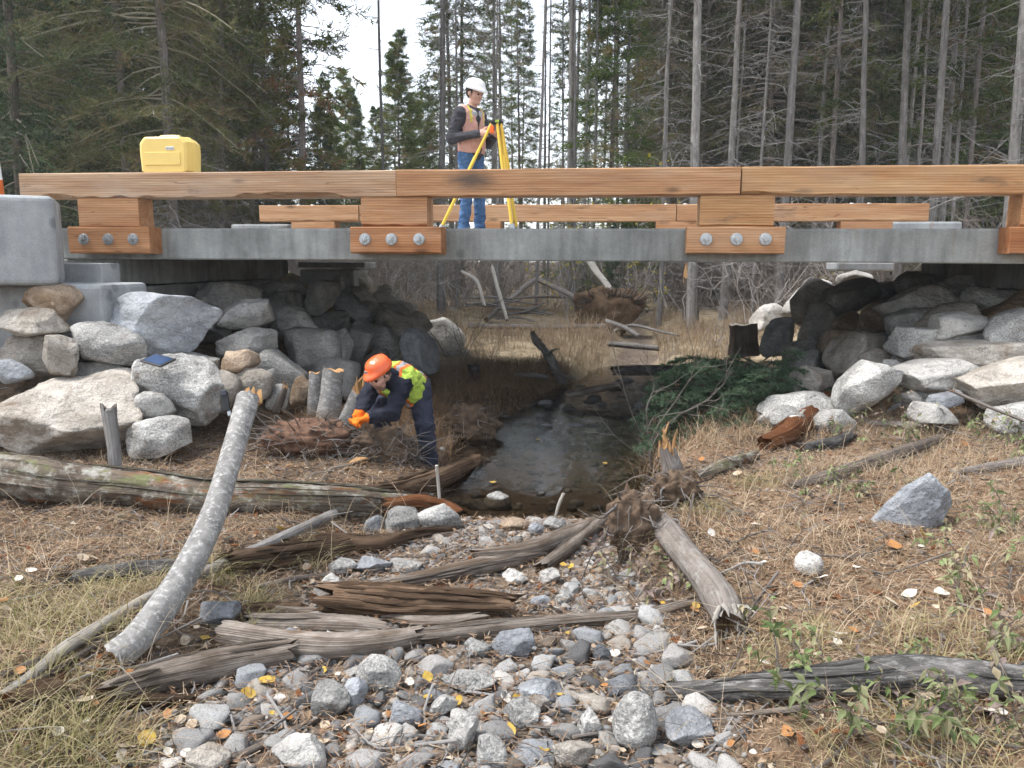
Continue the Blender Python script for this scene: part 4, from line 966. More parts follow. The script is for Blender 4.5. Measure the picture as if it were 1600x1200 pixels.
def stub(name, path, label, mat, capmat, seed, cat='stump', broken=.02, n=16, tint=1.0, ridge=.05, lump=.08, group='stumps and snags', spl=0, splmat='cutwood'):
    P = np.array([at(x, y, Y) for x, y, r, Y in path]); R = np.array([r * Y / FPX for x, y, r, Y in path])
    o, Q, rr = log(name, None, label, mat, cat, capmat, ridge, 2.5, lump, n, broken, seed, group=group, tint=tint, world=(P, R))
    if spl:
        mb = MB(); rng = np.random.default_rng(seed + 70); e = Q[-1] - np.array(o.location)
        for q in range(spl):
            a = rng.uniform(0, 6.28); r = R[-1] * .9 * rng.random() ** .5; c = e + np.array([cos(a) * r, sin(a) * r, -R[-1] * .8]); h = R[-1] * rng.uniform(1.2, 4.0)
            add_tube(mb, [c, c + np.array([rng.normal(0, .1) * h, 0, h * .6]), c + np.array([rng.normal(0, .15) * h, rng.normal(0, .1) * h, h])], [R[-1] * .28, R[-1] * .2, .003], 5)
        mb.build('splinter', MAT[splmat], o)
    return o
stub('cut_stump', [(493, 648, 13, 7.9), (494, 610, 12, 7.92), (494, 581, 12, 7.94)], 'left of two pale cut stumps with orange saw tops', 'alder', 'cutwood', 41, tint=.95)
stub('cut_stump', [(512, 654, 20, 7.7), (518, 615, 17, 7.72), (521, 580, 16, 7.74)], 'right and thicker of two pale cut stumps with orange saw tops', 'alder', 'cutwood', 42, tint=.95)
stub('split_stump', [(538, 672, 18, 7.2), (552, 640, 15, 7.22), (564, 612, 13, 7.24)], 'leaning dark stump split open to orange wood at the hands of the worker', 'alder', 'cutwood', 43, spl=9, broken=.05, tint=.6)
stub('broken_root', [(432, 642, 7, 7.4), (440, 622, 6, 7.4), (446, 606, 4, 7.4)], 'small splintered root left of the cut stumps', 'darkbark', 'cutwood', 44, spl=4, cat='root')
stub('broken_pole', [(182, 745, 10, 5.75), (178, 700, 10, 5.8), (172, 655, 11, 5.85), (170, 636, 12, 5.87)], 'short standing broken pole in front of the biggest pale boulder', 'greybark', 'darkbark', 45, cat='pole', broken=.05)
stub('splintered_snag', [(1058, 770, 19, 5.35), (1052, 735, 17, 5.37), (1042, 702, 14, 5.39)], 'short splintered snag with orange wood on the right bank', 'bark', 'cutwood', 46, spl=12, broken=.06, cat='snag')
stub('peeled_stick', [(686, 778, 2.6, 5.45), (684, 750, 2.6, 5.45), (682, 727, 2.8, 5.45)], 'thin upright white peg before the boot of the worker', 'palewood', 'palewood', 47, cat='stick', broken=.004, n=8)
stub('pale_stick', [(868, 806, 2, 5.3), (874, 786, 3, 5.3), (881, 770, 2.5, 5.3)], 'small pale splinter standing at the near water edge', 'palewood', 'palewood', 48, cat='stick', broken=.01, n=8)
stub('old_stump', [(1160, 556, 27, 12.6), (1160, 530, 22, 12.6), (1160, 505, 20, 12.6)], 'dark broad cut stump with pale top beyond the bridge at right', 'darkbark', 'palewood', 49, tint=1.0, ridge=.12)
stub('burnt_stub', [(742, 600, 8, 10.6), (741, 584, 8, 10.6), (739, 570, 9, 10.6)], 'black burnt stub on the left bank under the deck', 'char', 'char', 50, tint=.5, broken=.04)
stub('broken_snag', [(1080, 500, 13, 17.5), (1079, 470, 11, 17.5), (1078, 434, 11, 17.5)], 'thick dark broken snag with splintered orange top beyond the bridge', 'darkbark', 'cutwood', 51, cat='snag', spl=10, broken=.1, tint=.9)
gr_ = stub('gnarled_root', [(880, 600, 5, 11.8), (862, 566, 9, 11.8), (850, 548, 6, 11.8), (838, 534, 6, 11.8), (831, 519, 3, 11.8)], 'gnarled grey root sticking up in the straw beyond the bridge', 'greybark', 'darkbark', 52, cat='root', ridge=.5, lump=.55, tint=1.0)
mb = MB(); rng = np.random.default_rng(8); o_ = np.array(gr_.location)
for px_, py_, ex_, ey_ in ((866, 572, 900, 592), (855, 556, 874, 545), (870, 580, 884, 604), (860, 566, 846, 588)):
    a_, b_ = at(px_, py_, 11.75) - o_, at(ex_, ey_, 11.75 + rng.normal(0, .15)) - o_
    add_tube(mb, spline([a_, (a_ + b_) / 2 + rng.normal(0, .04, 3), b_], 7), np.linspace(.030, .006, 7), 6)
mb.build('root_branch', MAT['greybark'], gr_)

# logs beyond the bridge
BK = 'logs lying in the clearing beyond the bridge'
def blog(path, label, mat='greybark', tint=1.0, seed=60, n=10): log('fallen_log', path, label, mat, ridge=.06, n=n, seed=seed, tint=tint, group=BK, broken=.05)
blog([(733, 509, 4.2, 16.5), (850, 511, 4.4, 16.4), (945, 510, 4.2, 16.4)], 'long straight silvery log lying level beyond the bridge', 'greybark', 1.1, 61)
blog([(948, 502, 4, 16.2), (975, 512, 4, 16), (1000, 526, 3, 15.7)], 'short broken silvery log right of the long level one', 'greybark', 1.1, 62)
blog([(953, 538, 4.5, 13.8), (990, 541, 5, 13.7), (1030, 545, 4, 13.6)], 'grey log end lying in the straw right of centre', 'greybark', .9, 63)
blog([(957, 580, 7, 11.2), (1010, 579, 8.5, 11.2), (1085, 577, 9, 11.2)], 'dark log lying over the creek under the far deck edge', 'char', .6, 64, 14)
blog([(880, 617, 4.5, 10.4), (925, 610, 6, 10.5), (968, 602, 6, 10.6)], 'pale brown log beside the creek under the deck', 'weather', .8, 65, 12)
blog([(808, 585, 4, 11.2), (832, 587, 4.5, 11.2), (858, 590, 4, 11.2)], 'short grey stick log on the left creek bank under the deck', 'greybark', .9, 66)
blog([(918, 404, 6, 18), (938, 432, 5.5, 17.6), (962, 466, 5.5, 17.2)], 'white trunk leaning on the upturned root plate', 'palewood', 1.0, 67)
blog([(835, 437, 4, 18.5), (800, 465, 4, 18), (760, 500, 4, 17.5)], 'brown pole slanting down left in the clearing', 'bark', 1.3, 68)
blog([(842, 438, 4, 18.5), (880, 455, 4, 18.3), (912, 472, 4, 18)], 'brown pole slanting down right in the clearing', 'bark', 1.3, 69)
blog([(768, 415, 3, 17), (780, 460, 3, 16.8), (793, 502, 2.5, 16.5)], 'thin white slanting pole in the clearing', 'palewood', 1.0, 70)
blog([(722, 425, 3, 17.5), (745, 440, 3, 17.3), (757, 478, 3, 17)], 'bent thin white pole left in the clearing', 'palewood', .9, 71)
blog([(800, 466, 2.5, 19), (860, 463, 2.6, 19), (905, 465, 2.5, 19)], 'level brown pole at the back of the clearing', 'bark', 1.2, 72)
blog([(958, 518, 2.2, 16), (985, 508, 2.2, 16.2), (1025, 516, 2.2, 15.6), (1060, 524, 2, 15)], 'thin grey fallen pole across the straw', 'greybark', 1.0, 73)
blog([(1180, 505, 4, 14.5), (1205, 497, 4, 14.8), (1240, 490, 4, 15)], 'pale log beside the broad stump at right', 'palewood', .9, 74)
for q in range(10):
    rng = np.random.default_rng(300 + q); x = rng.uniform(745, 860); y = rng.uniform(462, 500)
    blog([(x - rng.uniform(20, 50), y + rng.uniform(-8, 8), 1.6, 17.5), (x, y, 1.8, 17.4), (x + rng.uniform(20, 50), y + rng.uniform(-12, 12), 1.4, 17.2)], 'thin grey dead pole in the tangle of poles in the clearing', 'greybark', .9, 80 + q, 6)

# upturned root plate of a fallen tree
rp = tag(empty('root_plate', at(955, 488, 17.0)), 'upturned brown root plate of a fallen tree in the clearing', 'root plate')
V, F = rock_shape(77, 4, 3, 0, .6, 2.2); mb = MB(); mb.add(V * np.array([1.5, .8, 1.15]) * (1 + .22 * fbm(V, 9, 3, 4))[:, None], F)
so = mb.build('soil', m_flat('root_soil', (0.115, 0.075, 0.045), .95, var=.5, scale=9, bump=.9), rp); so.location = (0, .1, -.06)
rng = np.random.default_rng(9); mb = MB()
for q in range(44):
    a = rng.uniform(0, pi); p = np.array([cos(a) * .7, -.2, sin(a) * .30 + .10]); d_ = np.array([cos(a), rng.uniform(-.6, .1), sin(a) * .8 + rng.normal(0, .3)]); h = rng.uniform(.06, .22)
    add_tube(mb, spline([p * .8, p + d_ * h * .5 + rng.normal(0, .05, 3), p + d_ * h + rng.normal(0, .1, 3)], 5), np.linspace(.014, .003, 5), 4)
mb.build('root', MAT['darkbark'], rp)

# sticks scattered in the bed and on the banks
rng = np.random.default_rng(15)
def stick(p, L, r, a, mat, label, group, name='twig'):
    q = [p + np.array([cos(a), sin(a), 0]) * L * t + np.array([*(rng.normal(0, .05 * L, 2)), 0]) for t in (-.5, -.15, .2, .5)]
    q = np.array([[u[0], u[1], float(G(u[0], u[1])) + r + .015 + .05 * rng.random() * (i in (0, 3))] for i, u in enumerate(q)])
    mb = MB(); Q = spline(q, 9); add_tube(mb, Q - p, np.linspace(r, r * .45, 9), 6)
    for k_ in range(rng.integers(0, 3)):
        i = rng.integers(2, 7); d_ = rng.normal(0, 1, 3); d_[2] = abs(d_[2]) * .5; d_ /= np.linalg.norm(d_)
        add_tube(mb, spline([Q[i] - p, Q[i] - p + d_ * L * .15, Q[i] - p + d_ * L * .3 + rng.normal(0, .02, 3)], 5), np.linspace(r * .6, r * .2, 5), 4)
    o = mb.build(name, MAT[mat]); o.location = p; return tag(o, label, 'twig', group)
SG = 'twigs lying about on the ground'
for q in range(34):
    x = rng.uniform(230, 1150); y = rng.uniform(830, 1180); p = gp(x, y)
    stick(p, rng.uniform(.18, .6), rng.uniform(.003, .008), rng.uniform(0, 6.28), rng.choice(['twig', 'greytwig', 'greytwig', 'weather']), 'bare twig lying on the stream bed stones', SG)
for q in range(26):
    x = rng.uniform(1120, 1600); y = rng.uniform(690, 1190); p = gp(x, y)
    stick(p, rng.uniform(.2, .7), rng.uniform(.003, .007), rng.uniform(0, 6.28), rng.choice(['twig', 'greytwig', 'bark']), 'bare twig lying on the right bank needles', SG)
for q in range(30):
    x = rng.uniform(0, 560); y = rng.uniform(690, 1180); p = gp(x, y)
    stick(p, rng.uniform(.2, .6), rng.uniform(.003, .007), rng.uniform(0, 6.28), rng.choice(['twig', 'greytwig', 'bark']), 'bare twig lying on the grassy left bank', SG)

# ragged earth clump with hanging roots at the edge of the right bank, and the dug soil heap by the stumps
def earth_clump(name, x0, y0, x1, y1, label, seed, nroot, mat='clump_soil', hang=True, depth=.6, sink=0.0):
    p = gp((x0 + x1) / 2, y1 - 6); Y = p[1]; w, h = (x1 - x0) * Y / FPX, (y1 - y0) * Y / FPX
    e = empty(name, p); rng = np.random.default_rng(seed); V, F = rock_shape(seed, 5, 4, 0, .7, 2.5)
    V = V * np.array([w, w * depth, h * 1.25]) * (1 + .18 * fbm(V, 8, 3, seed))[:, None]; mb = MB(); mb.add(V, F)
    o = mb.build('soil', MAT[mat], e); o.location = (0, w * depth * .35, h * .42 - sink)
    mr = MB()
    for q in range(nroot):
        i = rng.integers(0, len(V)); b = V[i] * .93 + np.array(o.location)
        if b[1] > w * depth * .45 and rng.random() < .7: continue
        d = (V[i] / (np.linalg.norm(V[i]) + 1e-9)) * np.array([1, 1, .6]) + rng.normal(0, .5, 3) + np.array([0, -.3, -.5 if hang else .2]); L = rng.uniform(.05, .18)
        limb_ = [b, b + d * L * .5 + rng.normal(0, .02, 3), b + d * L + rng.normal(0, .05, 3) - np.array([0, 0, .08 * L])]
        add_tube(mr, spline(limb_, 6), np.linspace(rng.uniform(.003, .009), .0015, 6), 4, False, .5, rng.integers(0, 3))
    r_ = mr.build('roots', [MAT['twig'], MAT['darkbark'], MAT['deadtwig']], e, False); r_['kind'] = 'stuff'
    tag(e, label, 'earth clump'); return e
MAT['clump_soil'] = m_flat('clump_soil', (0.10, 0.068, 0.045), .95, var=.55, scale=16, bump=.9)
MAT['red_soil'] = m_flat('red_soil', (0.125, 0.07, 0.045), .95, var=.55, scale=18, bump=.9)
earth_clump('earth_clump', 945, 772, 1040, 872, 'ragged earth clump with hanging roots at the right edge of the bed', 401, 90)
earth_clump('earth_clump', 1020, 742, 1100, 800, 'root tangled earth around the splintered snag', 402, 60)
earth_clump('soil_heap', 395, 668, 560, 722, 'dug reddish soil and root heap in front of the cut stumps', 403, 220, 'red_soil', False, .55)
earth_clump('soil_heap', 540, 672, 655, 730, 'root matted soil heap under the arms of the worker', 404, 170, 'clump_soil', False, .5)
earth_clump('earth_clump', 690, 640, 780, 705, 'dark grassy bank lump beside the worker at the water', 405, 90, 'clump_soil', True, .7)

# ------------------------------------------------------------------ trees
def blades(mb, P, D, L, W, rn, mi=0, rng=None):
    """one thin triangle per needle bunch: base P, direction D, length L, width W"""
    n = len(P); rnd = rng.normal(size=(n, 3)); S = np.cross(D, rnd); S /= np.linalg.norm(S, axis=1)[:, None] + 1e-9
    S = S * (W * .5)[:, None]
    V = np.stack([P - S, P + S, P + D * L[:, None]], 1).reshape(-1, 3)
    mb.add(V, np.arange(3 * n).reshape(-1, 3), None, np.repeat(rn, 3), mi)

def unit(a): return a / (np.linalg.norm(a, axis=-1, keepdims=True) + 1e-9)

def limb(mb, p, d, L, r, rng, n=5, droop=.2, curl=.1, sides=3, mi=0):
    t = np.linspace(0, 1, n); d = d / np.linalg.norm(d)
    Q = p + d[None] * (L * t)[:, None] + np.array([0, 0, -1])[None] * (droop * L * t ** 2)[:, None]
    w = np.cumsum(rng.normal(0, curl * L / n, (n, 3)), 0); w[0] = 0; Q = Q + w
    add_tube(mb, Q, np.linspace(r, r * .3, n), sides, False, .5, mi); return Q

def conifer(seed, H, base, rad, nb, nl, per, blade=(.14, .022), kind='pine', brown=.2, up=.15, droop=.3, dead=0, twiggy=.5, r0=.12):
    """returns (trunk mesh, crown mesh, dead branch mesh)"""
    rng = np.random.default_rng(seed)
    mt = MB(); nz = 26; z = np.linspace(-.3, H, nz)
    wob = np.cumsum(rng.normal(0, .012, (nz, 2)), 0); wob -= wob[0]
    TP = np.concatenate([wob, z[:, None]], 1); TR = r0 * (1 - .93 * (np.clip(z, 0, H) / H) ** .9) * (1 + .35 * np.exp(-np.clip(z, 0, 9) * 3))
    def rf(th, l): return 1 + .08 * vn(np.stack([np.cos(th) * 1.5, np.sin(th) * 1.5, l * 1.5], -1), 1, seed)
    add_tube(mt, TP, TR, 10, True, .5, 0, 0, rf)
    axis = lambda h: np.array([np.interp(h, z, TP[:, 0]), np.interp(h, z, TP[:, 1]), h])
    mc = MB(); BP, BD, BL, BR = [], [], [], []
    for q in range(nb):
        f = (q + rng.random()) / nb; h = base + (H - base) * f ** .95
        prof = ((1 - f) ** .8 * (0.55 + .45 * min(1, f * 6))) if kind == 'spruce' else (min(1, f * 3 + .35) * (1 - f * .75))
        L = rad * prof * rng.uniform(.55, 1.15) + .12
        a = rng.uniform(0, 6.283); e = up * (2.2 * f - .6) if kind == 'spruce' else up * (f * 2 - .3)
        d = np.array([cos(a), sin(a), e + rng.normal(0, .12)])
        Q = limb(mc, axis(h), d, L, .006 + .007 * L, rng, 6, droop * (1 - f * .7), .12, 3, 1)
        br = np.clip(rng.normal(0, .5) + brown * (1.6 - 1.3 * f), 0, 1)
        for j in range(nl):
            t = rng.uniform(.22, 1.0) ** .8; i = t * 5; i0 = min(4, int(i)); p = Q[i0] + (Q[i0 + 1] - Q[i0]) * (i - i0)
            ax = Q[i0 + 1] - Q[i0]; ax = ax / (np.linalg.norm(ax) + 1e-9)
            sd_ = np.cross(ax, [0, 0, 1.0]) * rng.choice([-1, 1]); dd = unit(ax * rng.uniform(.3, .9) + sd_ * rng.uniform(.1, 1) + np.array([0, 0, rng.normal(-.05 if kind == 'spruce' else .12, .25)]))
            l = L * rng.uniform(.12, .38) + .06
            BP.append(p); BD.append(dd); BL.append(l); BR.append(br)
    BP, BD, BL, BR = map(np.array, (BP, BD, BL, BR)); n = len(BP)
    idx = np.repeat(np.arange(n), per); m = len(idx); t = rng.random(m)
    P = BP[idx] + BD[idx] * (BL[idx] * t)[:, None] + rng.normal(0, .015, (m, 3))
    D = unit(BD[idx] * rng.uniform(.2, 1.0, (m, 1)) + rng.normal(0, .55, (m, 3)))
    rn = np.clip(BR[idx] * .75 + rng.normal(.12, .16, m), 0, 1)
    blades(mc, P, D, rng.uniform(.6, 1.3, m) * blade[0], np.full(m, blade[1]), rn, 0, rng)
    md = None
    if dead:
        md = MB()
        for q in range(dead):
            h = rng.uniform(.5, base * 1.1 + 1.0); a = rng.uniform(0, 6.283); L = rng.uniform(.3, 1.0) * rad * .9
            Q = limb(md, axis(h), np.array([cos(a), sin(a), rng.normal(-.05, .25)]), L, .011, rng, 6, rng.uniform(-.1, .35), .22, 3)
            for j in range(int(twiggy * 6)):
                i0 = rng.integers(1, 5); d = rng.normal(0, 1, 3); d[2] -= .2
                limb(md, Q[i0], d, L * rng.uniform(.12, .4), .005, rng, 4, .2, .3, 3)
    return mt, mc, md

class Kind:
    def __init__(s, name, label, cat, mb3, bark, leaf, twig='twig'):
        mt, mc, md = mb3; s.name = name; s.label = label; s.cat = cat
        s.trunk = mt.mesh('trunk', MAT[bark]); s.crown = mc.mesh('crown', [MAT[leaf], MAT[twig]], False) if mc else None
        s.dead = md.mesh('dead_branches', MAT['deadtwig'], False) if md else None
    def put(s, loc, scale=1.0, rz=0.0, lean=(0, 0), label=None, group='trees of the forest edge', tint=1.0, girth=1.0, btint=1.0):
        e = empty(s.name, loc); e.rotation_euler = (lean[0], lean[1], rz); e.scale = (scale,) * 3
        o = link('trunk', s.trunk, e); o.scale = (girth, girth, 1); o.color = (btint,) * 3 + (1,)
        if s.crown:
            o = link('crown', s.crown, e); o.color = (tint if hasattr(tint, '__len__') else (tint,) * 3) + (1,)
        if s.dead: link('dead_branches', s.dead, e)['kind'] = 'stuff'
        return tag(e, label or s.label, s.cat, group)

K = {}
K['pineA'] = Kind('pine_tree', '', 'tree', conifer(1, 17, 4.2, 1.35, 190, 9, 10, (.16, .026), 'pine', .28, .3, .25, 46, .8, .14), 'bark', 'needle')
K['pineB'] = Kind('pine_tree', '', 'tree', conifer(2, 19, 6.5, 1.2, 170, 9, 10, (.16, .026), 'pine', .35, .3, .25, 60, .8, .15), 'greybark', 'needle')
K['pineC'] = Kind('pine_tree', '', 'tree', conifer(3, 15, 2.6, 1.3, 210, 9, 9, (.17, .028), 'pine', .30, .25, .3, 40, .8, .11), 'bark', 'needle')
K['sprA'] = Kind('spruce_tree', '', 'tree', conifer(4, 14, .5, 2.2, 300, 13, 19, (.085, .019), 'spruce', .18, .15, .30, 0, .5, .15), 'darkbark', 'spruce')
K['sprB'] = Kind('spruce_tree', '', 'tree', conifer(5, 10, .3, 1.5, 260, 11, 10, (.14, .026), 'spruce', .12, .2, .25, 0, .5, .11), 'darkbark', 'spruce')
K['brownA'] = Kind('brown_conifer', '', 'tree', conifer(6, 16, 1.4, 2.3, 300, 15, 19, (.085, .017), 'pine', .55, .1, .35, 60, .9, .15), 'bark', 'deadneedle')
K['young'] = Kind('young_pine', '', 'tree', conifer(7, 8, .3, 1.35, 230, 11, 10, (.12, .020), 'spruce', .05, .25, .2, 0, .5, .07), 'bark', 'needle')
K['snagA'] = Kind('dead_tree', '', 'tree', (lambda t: (t[0], None, t[2]))(conifer(8, 15, 9.5, 1.2, 4, 1, 1, dead=110, twiggy=.9, r0=.10)), 'greybark', 'needle')
K['snagB'] = Kind('dead_tree', '', 'tree', (lambda t: (t[0], None, t[2]))(conifer(9, 12, 8.5, 1.7, 4, 1, 1, dead=100, twiggy=1.3, r0=.08)), 'greybark', 'needle')
K['pole'] = Kind('thin_tree', '', 'tree', (lambda t: (t[0], t[1], t[2]))(conifer(10, 16, 8.0, .8, 90, 8, 8, (.16, .026), 'pine', .3, .3, .2, 40, .5, .075)), 'greybark', 'needle')

def tree(kind, px, Y, label=None, scale=1.0, rz=None, tint=1.0, girth=1.0, lean=None, group='trees of the forest edge', btint=1.0):
    X = (px - 800) / FPX * Y * cos(PIT) * 1.0
    rz = RNG.uniform(0, 6.28) if rz is None else rz
    le = (RNG.normal(0, .012), RNG.normal(0, .012)) if lean is None else lean
    return K[kind].put((X, Y, float(G(X, Y, False)) - .05), scale, rz, le, label, group, tint, girth, btint)

# the trees one can point at, by the pixel column of their trunk
HT = [
 ('sprA', 40, 15.5, 'dark spruce at the left picture edge behind the marker post', 1.15, (.9, .95, .8), 1),
 ('sprA', 130, 19, 'dark green spruce left of the yellow case', 1.25, (1.0, 1.05, .8), 1),
 ('brownA', 205, 16.5, 'brown green shaggy conifer above the yellow case', 1.0, (1.3, 1.4, 1.15), 1),
 ('brownA', 275, 15.5, 'big shaggy conifer with drooping branches right of the yellow case', 1.05, (1.3, 1.35, 1.1), 1.1),
 ('brownA', 345, 18.5, 'shaggy brown conifer left of the paired dark trunks', 1.0, (1.1, 1.05, .95), 1),
 ('pineC', 408, 20, 'left of a pair of close dark pine trunks', 1.1, 1.0, 1.1),
 ('pineA', 421, 19, 'right of a pair of close dark pine trunks', 1.0, 1.0, 1.0),
 ('pineC', 474, 17.5, 'dark trunked pine with reddish dry branches left of the sky gap', 1.05, (1.15, .95, .9), 1.25),
 ('pole', 601, 21, 'slender pine standing alone in the sky gap', 1.1, 1.0, 1.0),
 ('snagA', 688, 19, 'grey dead pine just left of the standing man', 1.1, 1.0, 1.35),
 ('snagB', 712, 21, 'twiggy dead tree behind the standing man', 1.0, 1.0, 1.0),
 ('snagB', 775, 18.5, 'twiggy brown dead tree behind the tripod', .9, 1.0, .9),
 ('pole', 837, 20, 'thin pale trunk right of the tripod', 1.05, 1.0, 1.0),
 ('pole', 856, 22, 'thinner pale trunk second right of the tripod', 1.0, 1.0, .75),
 ('pole', 897, 20.5, 'pale thin trunk with yellow leaves at its foot', 1.0, 1.0, .9),
 ('pole', 925, 21.5, 'pale straight trunk left of the green pine', 1.0, 1.0, .9),
 ('young', 948, 22, 'bright green young pine between thin trunks', 1.3, (1.2, 1.25, 1.0), 1.0),
 ('pole', 975, 22.5, 'dark thin trunk right of the green pine', 1.0, .9, .9),
 ('snagB', 1032, 18.5, 'dead tree with silvery twigs left of the thick mid trunk', 1.0, 1.0, 1.3),
 ('pineB', 1084, 17, 'thick grey pine trunk standing above the third riser block', 1.05, 1.0, 1.12),
 ('snagA', 1132, 19, 'pale grey dead trunk right of the thick mid trunk', 1.05, 1.0, 1.5),
 ('snagB', 1178, 18, 'thin dead tree with spreading silvery twigs', 1.1, 1.0, .8),
 ('pineB', 1218, 17, 'stout pink grey pine trunk among silvery twigs', 1.05, 1.0, 1.0),
 ('pineA', 1292, 19.5, 'dark slim pine right of the silvery twigs', 1.05, .8, .8),
 ('snagA', 1347, 18, 'smooth pale grey trunk with an orange scar high up', 1.1, 1.0, 1.25),
 ('pineB', 1405, 19, 'brown grey trunk right of the smooth pale one', 1.1, .8, 1.0),
 ('pineB', 1452, 17.5, 'rough pale trunk before its darker twin at right', 1.05, .85, 1.0),
 ('pineB', 1466, 19.5, 'darker twin trunk behind the rough pale one', 1.05, .85, .9),
 ('pole', 1484, 18.5, 'thin whitish trunk right of the twin trunks', 1.05, .9, .9),
 ('pineA', 1503, 18, 'slim brown trunk second from the right edge group', 1.05, .8, .75),
 ('pineB', 1572, 16, 'thick dark trunk near the right picture edge', 1.05, .85, 1.25),
 ('pole', 1597, 15.5, 'pale trunk cut by the right picture edge', 1.05, .9, 1.1),
]
for kd, px, Y, lab, sc, tint, gi in HT: tree(kd, px, Y, lab, sc, None, tint, gi * .62, btint=float(RNG.uniform(.65, 1.2)))
rng = np.random.default_rng(45)
for q in range(46):
    px = rng.uniform(700, 1600); Y = rng.uniform(20, 31)
    tree('pole', px, Y, 'thin pale trunk in the stand ' + ('behind the tripod' if px < 850 else 'left of the thick mid trunk' if px < 1085 else 'right of the thick mid trunk' if px < 1340 else 'towards the right edge'), rng.uniform(.9, 1.2), None, rng.uniform(1.0, 1.5), rng.uniform(.6, 1.1), group='thin trunks of the forest edge', btint=rng.uniform(.9, 1.6))
# deep forest behind: rows of trees, thinner where the sky shows
FG = 'trees deep in the forest'
rng = np.random.default_rng(44)
LABS = {'pine': 'pine deep in the forest', 'sprA': 'dark spruce deep in the forest', 'brownA': 'brown conifer deep in the forest', 'young': 'bushy green pine deep in the forest', 'snagA': 'grey dead tree deep in the forest'}
for q in range(270):
    px = rng.uniform(-320, 1920); Y = rng.uniform(21, 52)
    gap = 480 < px < 690; half = 690 < px < 1010
    if gap: continue
    if half:
        if rng.random() < .42: continue
        kd = rng.choice(['pineB', 'pole', 'pineA', 'snagA', 'pineC']); sc = rng.uniform(.75, 1.0)
    elif px < 500:
        kd = rng.choice(['sprA', 'sprA', 'pineC', 'brownA', 'pineA']); sc = rng.uniform(.9, 1.25)
        if px > 430 or (px > 370 and rng.random() < .5): continue
    else:
        kd = rng.choice(['pineC', 'pineC', 'brownA', 'brownA', 'brownA', 'sprA', 'pineA', 'young']); sc = rng.uniform(.9, 1.15) * (1.7 if kd == 'young' else 1)
    tree(kd, px, Y, LABS['pine' if kd in ('pineA', 'pineB', 'pineC', 'pole') else kd] + (', above the yellow case' if px < 300 else ', left of the sky gap' if px < 560 else ', between the man and the thick mid trunk' if px < 1085 else ', right of the thick mid trunk' if px < 1350 else ', at the right edge'), sc, None, rng.uniform(1.2, 1.75), rng.uniform(.6, .9), group=FG)
for px, Y, sc in [(530, 30, .75), (548, 36, 1.0), (570, 40, 1.0), (588, 33, .85), (612, 38, 1.25), (628, 30, 1.1), (645, 34, .9), (662, 40, 1.1), (512, 34, 1.0), (675, 29, .7), (540, 48, 1.4), (650, 46, 1.2), (520, 27, .5), (565, 28, .55), (600, 27, .5), (640, 26, .5)]:
    tree('young', px, Y, 'small bright pine far off in the sky gap', sc, None, (1.9, 1.8, 1.5), 1.0, group='young pines in the sky gap')
for px, Y, sc, lab in [(498, 27, .6, 'bluish green young spruce right of the reddish branched pine'), (455, 26, .8, 'bluish green young spruce left of the reddish branched pine'), (435, 23, .45, 'small spruce behind the far rail end at left'), (955, 19.5, .22, 'tiny green spruce behind the leaning white trunk')]:
    tree('sprB', px, Y, lab, sc, None, (1.0, 1.15, 1.15))

# ------------------------------------------------------------------ brush and shrubs
def brush(seed, nst, H, spread, lev=2, r=.008, sides=3, nsub=6):
    rng = np.random.default_rng(seed); mb = MB(); tips = []
    for q in range(nst):
        a = rng.uniform(0, 6.28); d = np.array([cos(a) * spread, sin(a) * spread, 1.0]) * 1.0; L = H * rng.uniform(.55, 1.1)
        p = np.array([rng.normal(0, .10), rng.normal(0, .10), -.03])
        Q = limb(mb, p, d, L, r, rng, 7, .12, .22, sides); tips.append(Q)
        for j in range(nsub):
            i = rng.integers(2, 7) - 1; dd = unit(Q[i] - Q[i - 1]) + rng.normal(0, .65, 3)
            Q2 = limb(mb, Q[i], dd, L * rng.uniform(.2, .5), r * .55, rng, 5, .05, .22, sides); tips.append(Q2)
            if lev > 1:
                for l in range(3):
                    i2 = rng.integers(1, 5); dd = unit(Q2[i2] - Q2[i2 - 1]) + rng.normal(0, .7, 3)
                    Q3 = limb(mb, Q2[i2], dd, L * rng.uniform(.08, .22), r * .35, rng, 4, .0, .2, sides); tips.append(Q3)
    return mb, tips
BR = [brush(500 + q, 7, 1.9, .55, 2, .008)[0].mesh('stems', MAT['greytwig'] if q % 2 else MAT['twig'], False) for q in range(5)]
rng = np.random.default_rng(71)
def put_brush(px, Y, sc, label, group, dx=0):
    X = (px - 800) / FPX * Y + dx; e = link('bare_shrub', BR[rng.integers(0, 5)]); e.location = (X, Y, float(G(X, Y, False)) - .02)
    e.rotation_euler = (0, 0, rng.uniform(0, 6.28)); e.scale = (sc * rng.uniform(.9, 1.3), sc * rng.uniform(.9, 1.3), sc); tv = rng.uniform(.8, 1.2); e.color = (tv, tv * .97, tv * .95, 1)
    return tag(e, label, 'shrub', group)
for q in range(120):
    px = rng.uniform(420, 1330); Y = rng.uniform(19.5, 29)
    put_brush(px, Y, rng.uniform(.8, 1.5), 'leafless grey twiggy shrub in the thicket behind the clearing', 'leafless thicket behind the clearing')
for q in range(30):
    px = rng.choice([rng.uniform(250, 620), rng.uniform(1150, 1600)]); Y = rng.uniform(15.5, 19)
    put_brush(px, Y, rng.uniform(1.0, 1.7), 'tall leafless shrub behind the far rail', 'leafless shrubs behind the far rail')
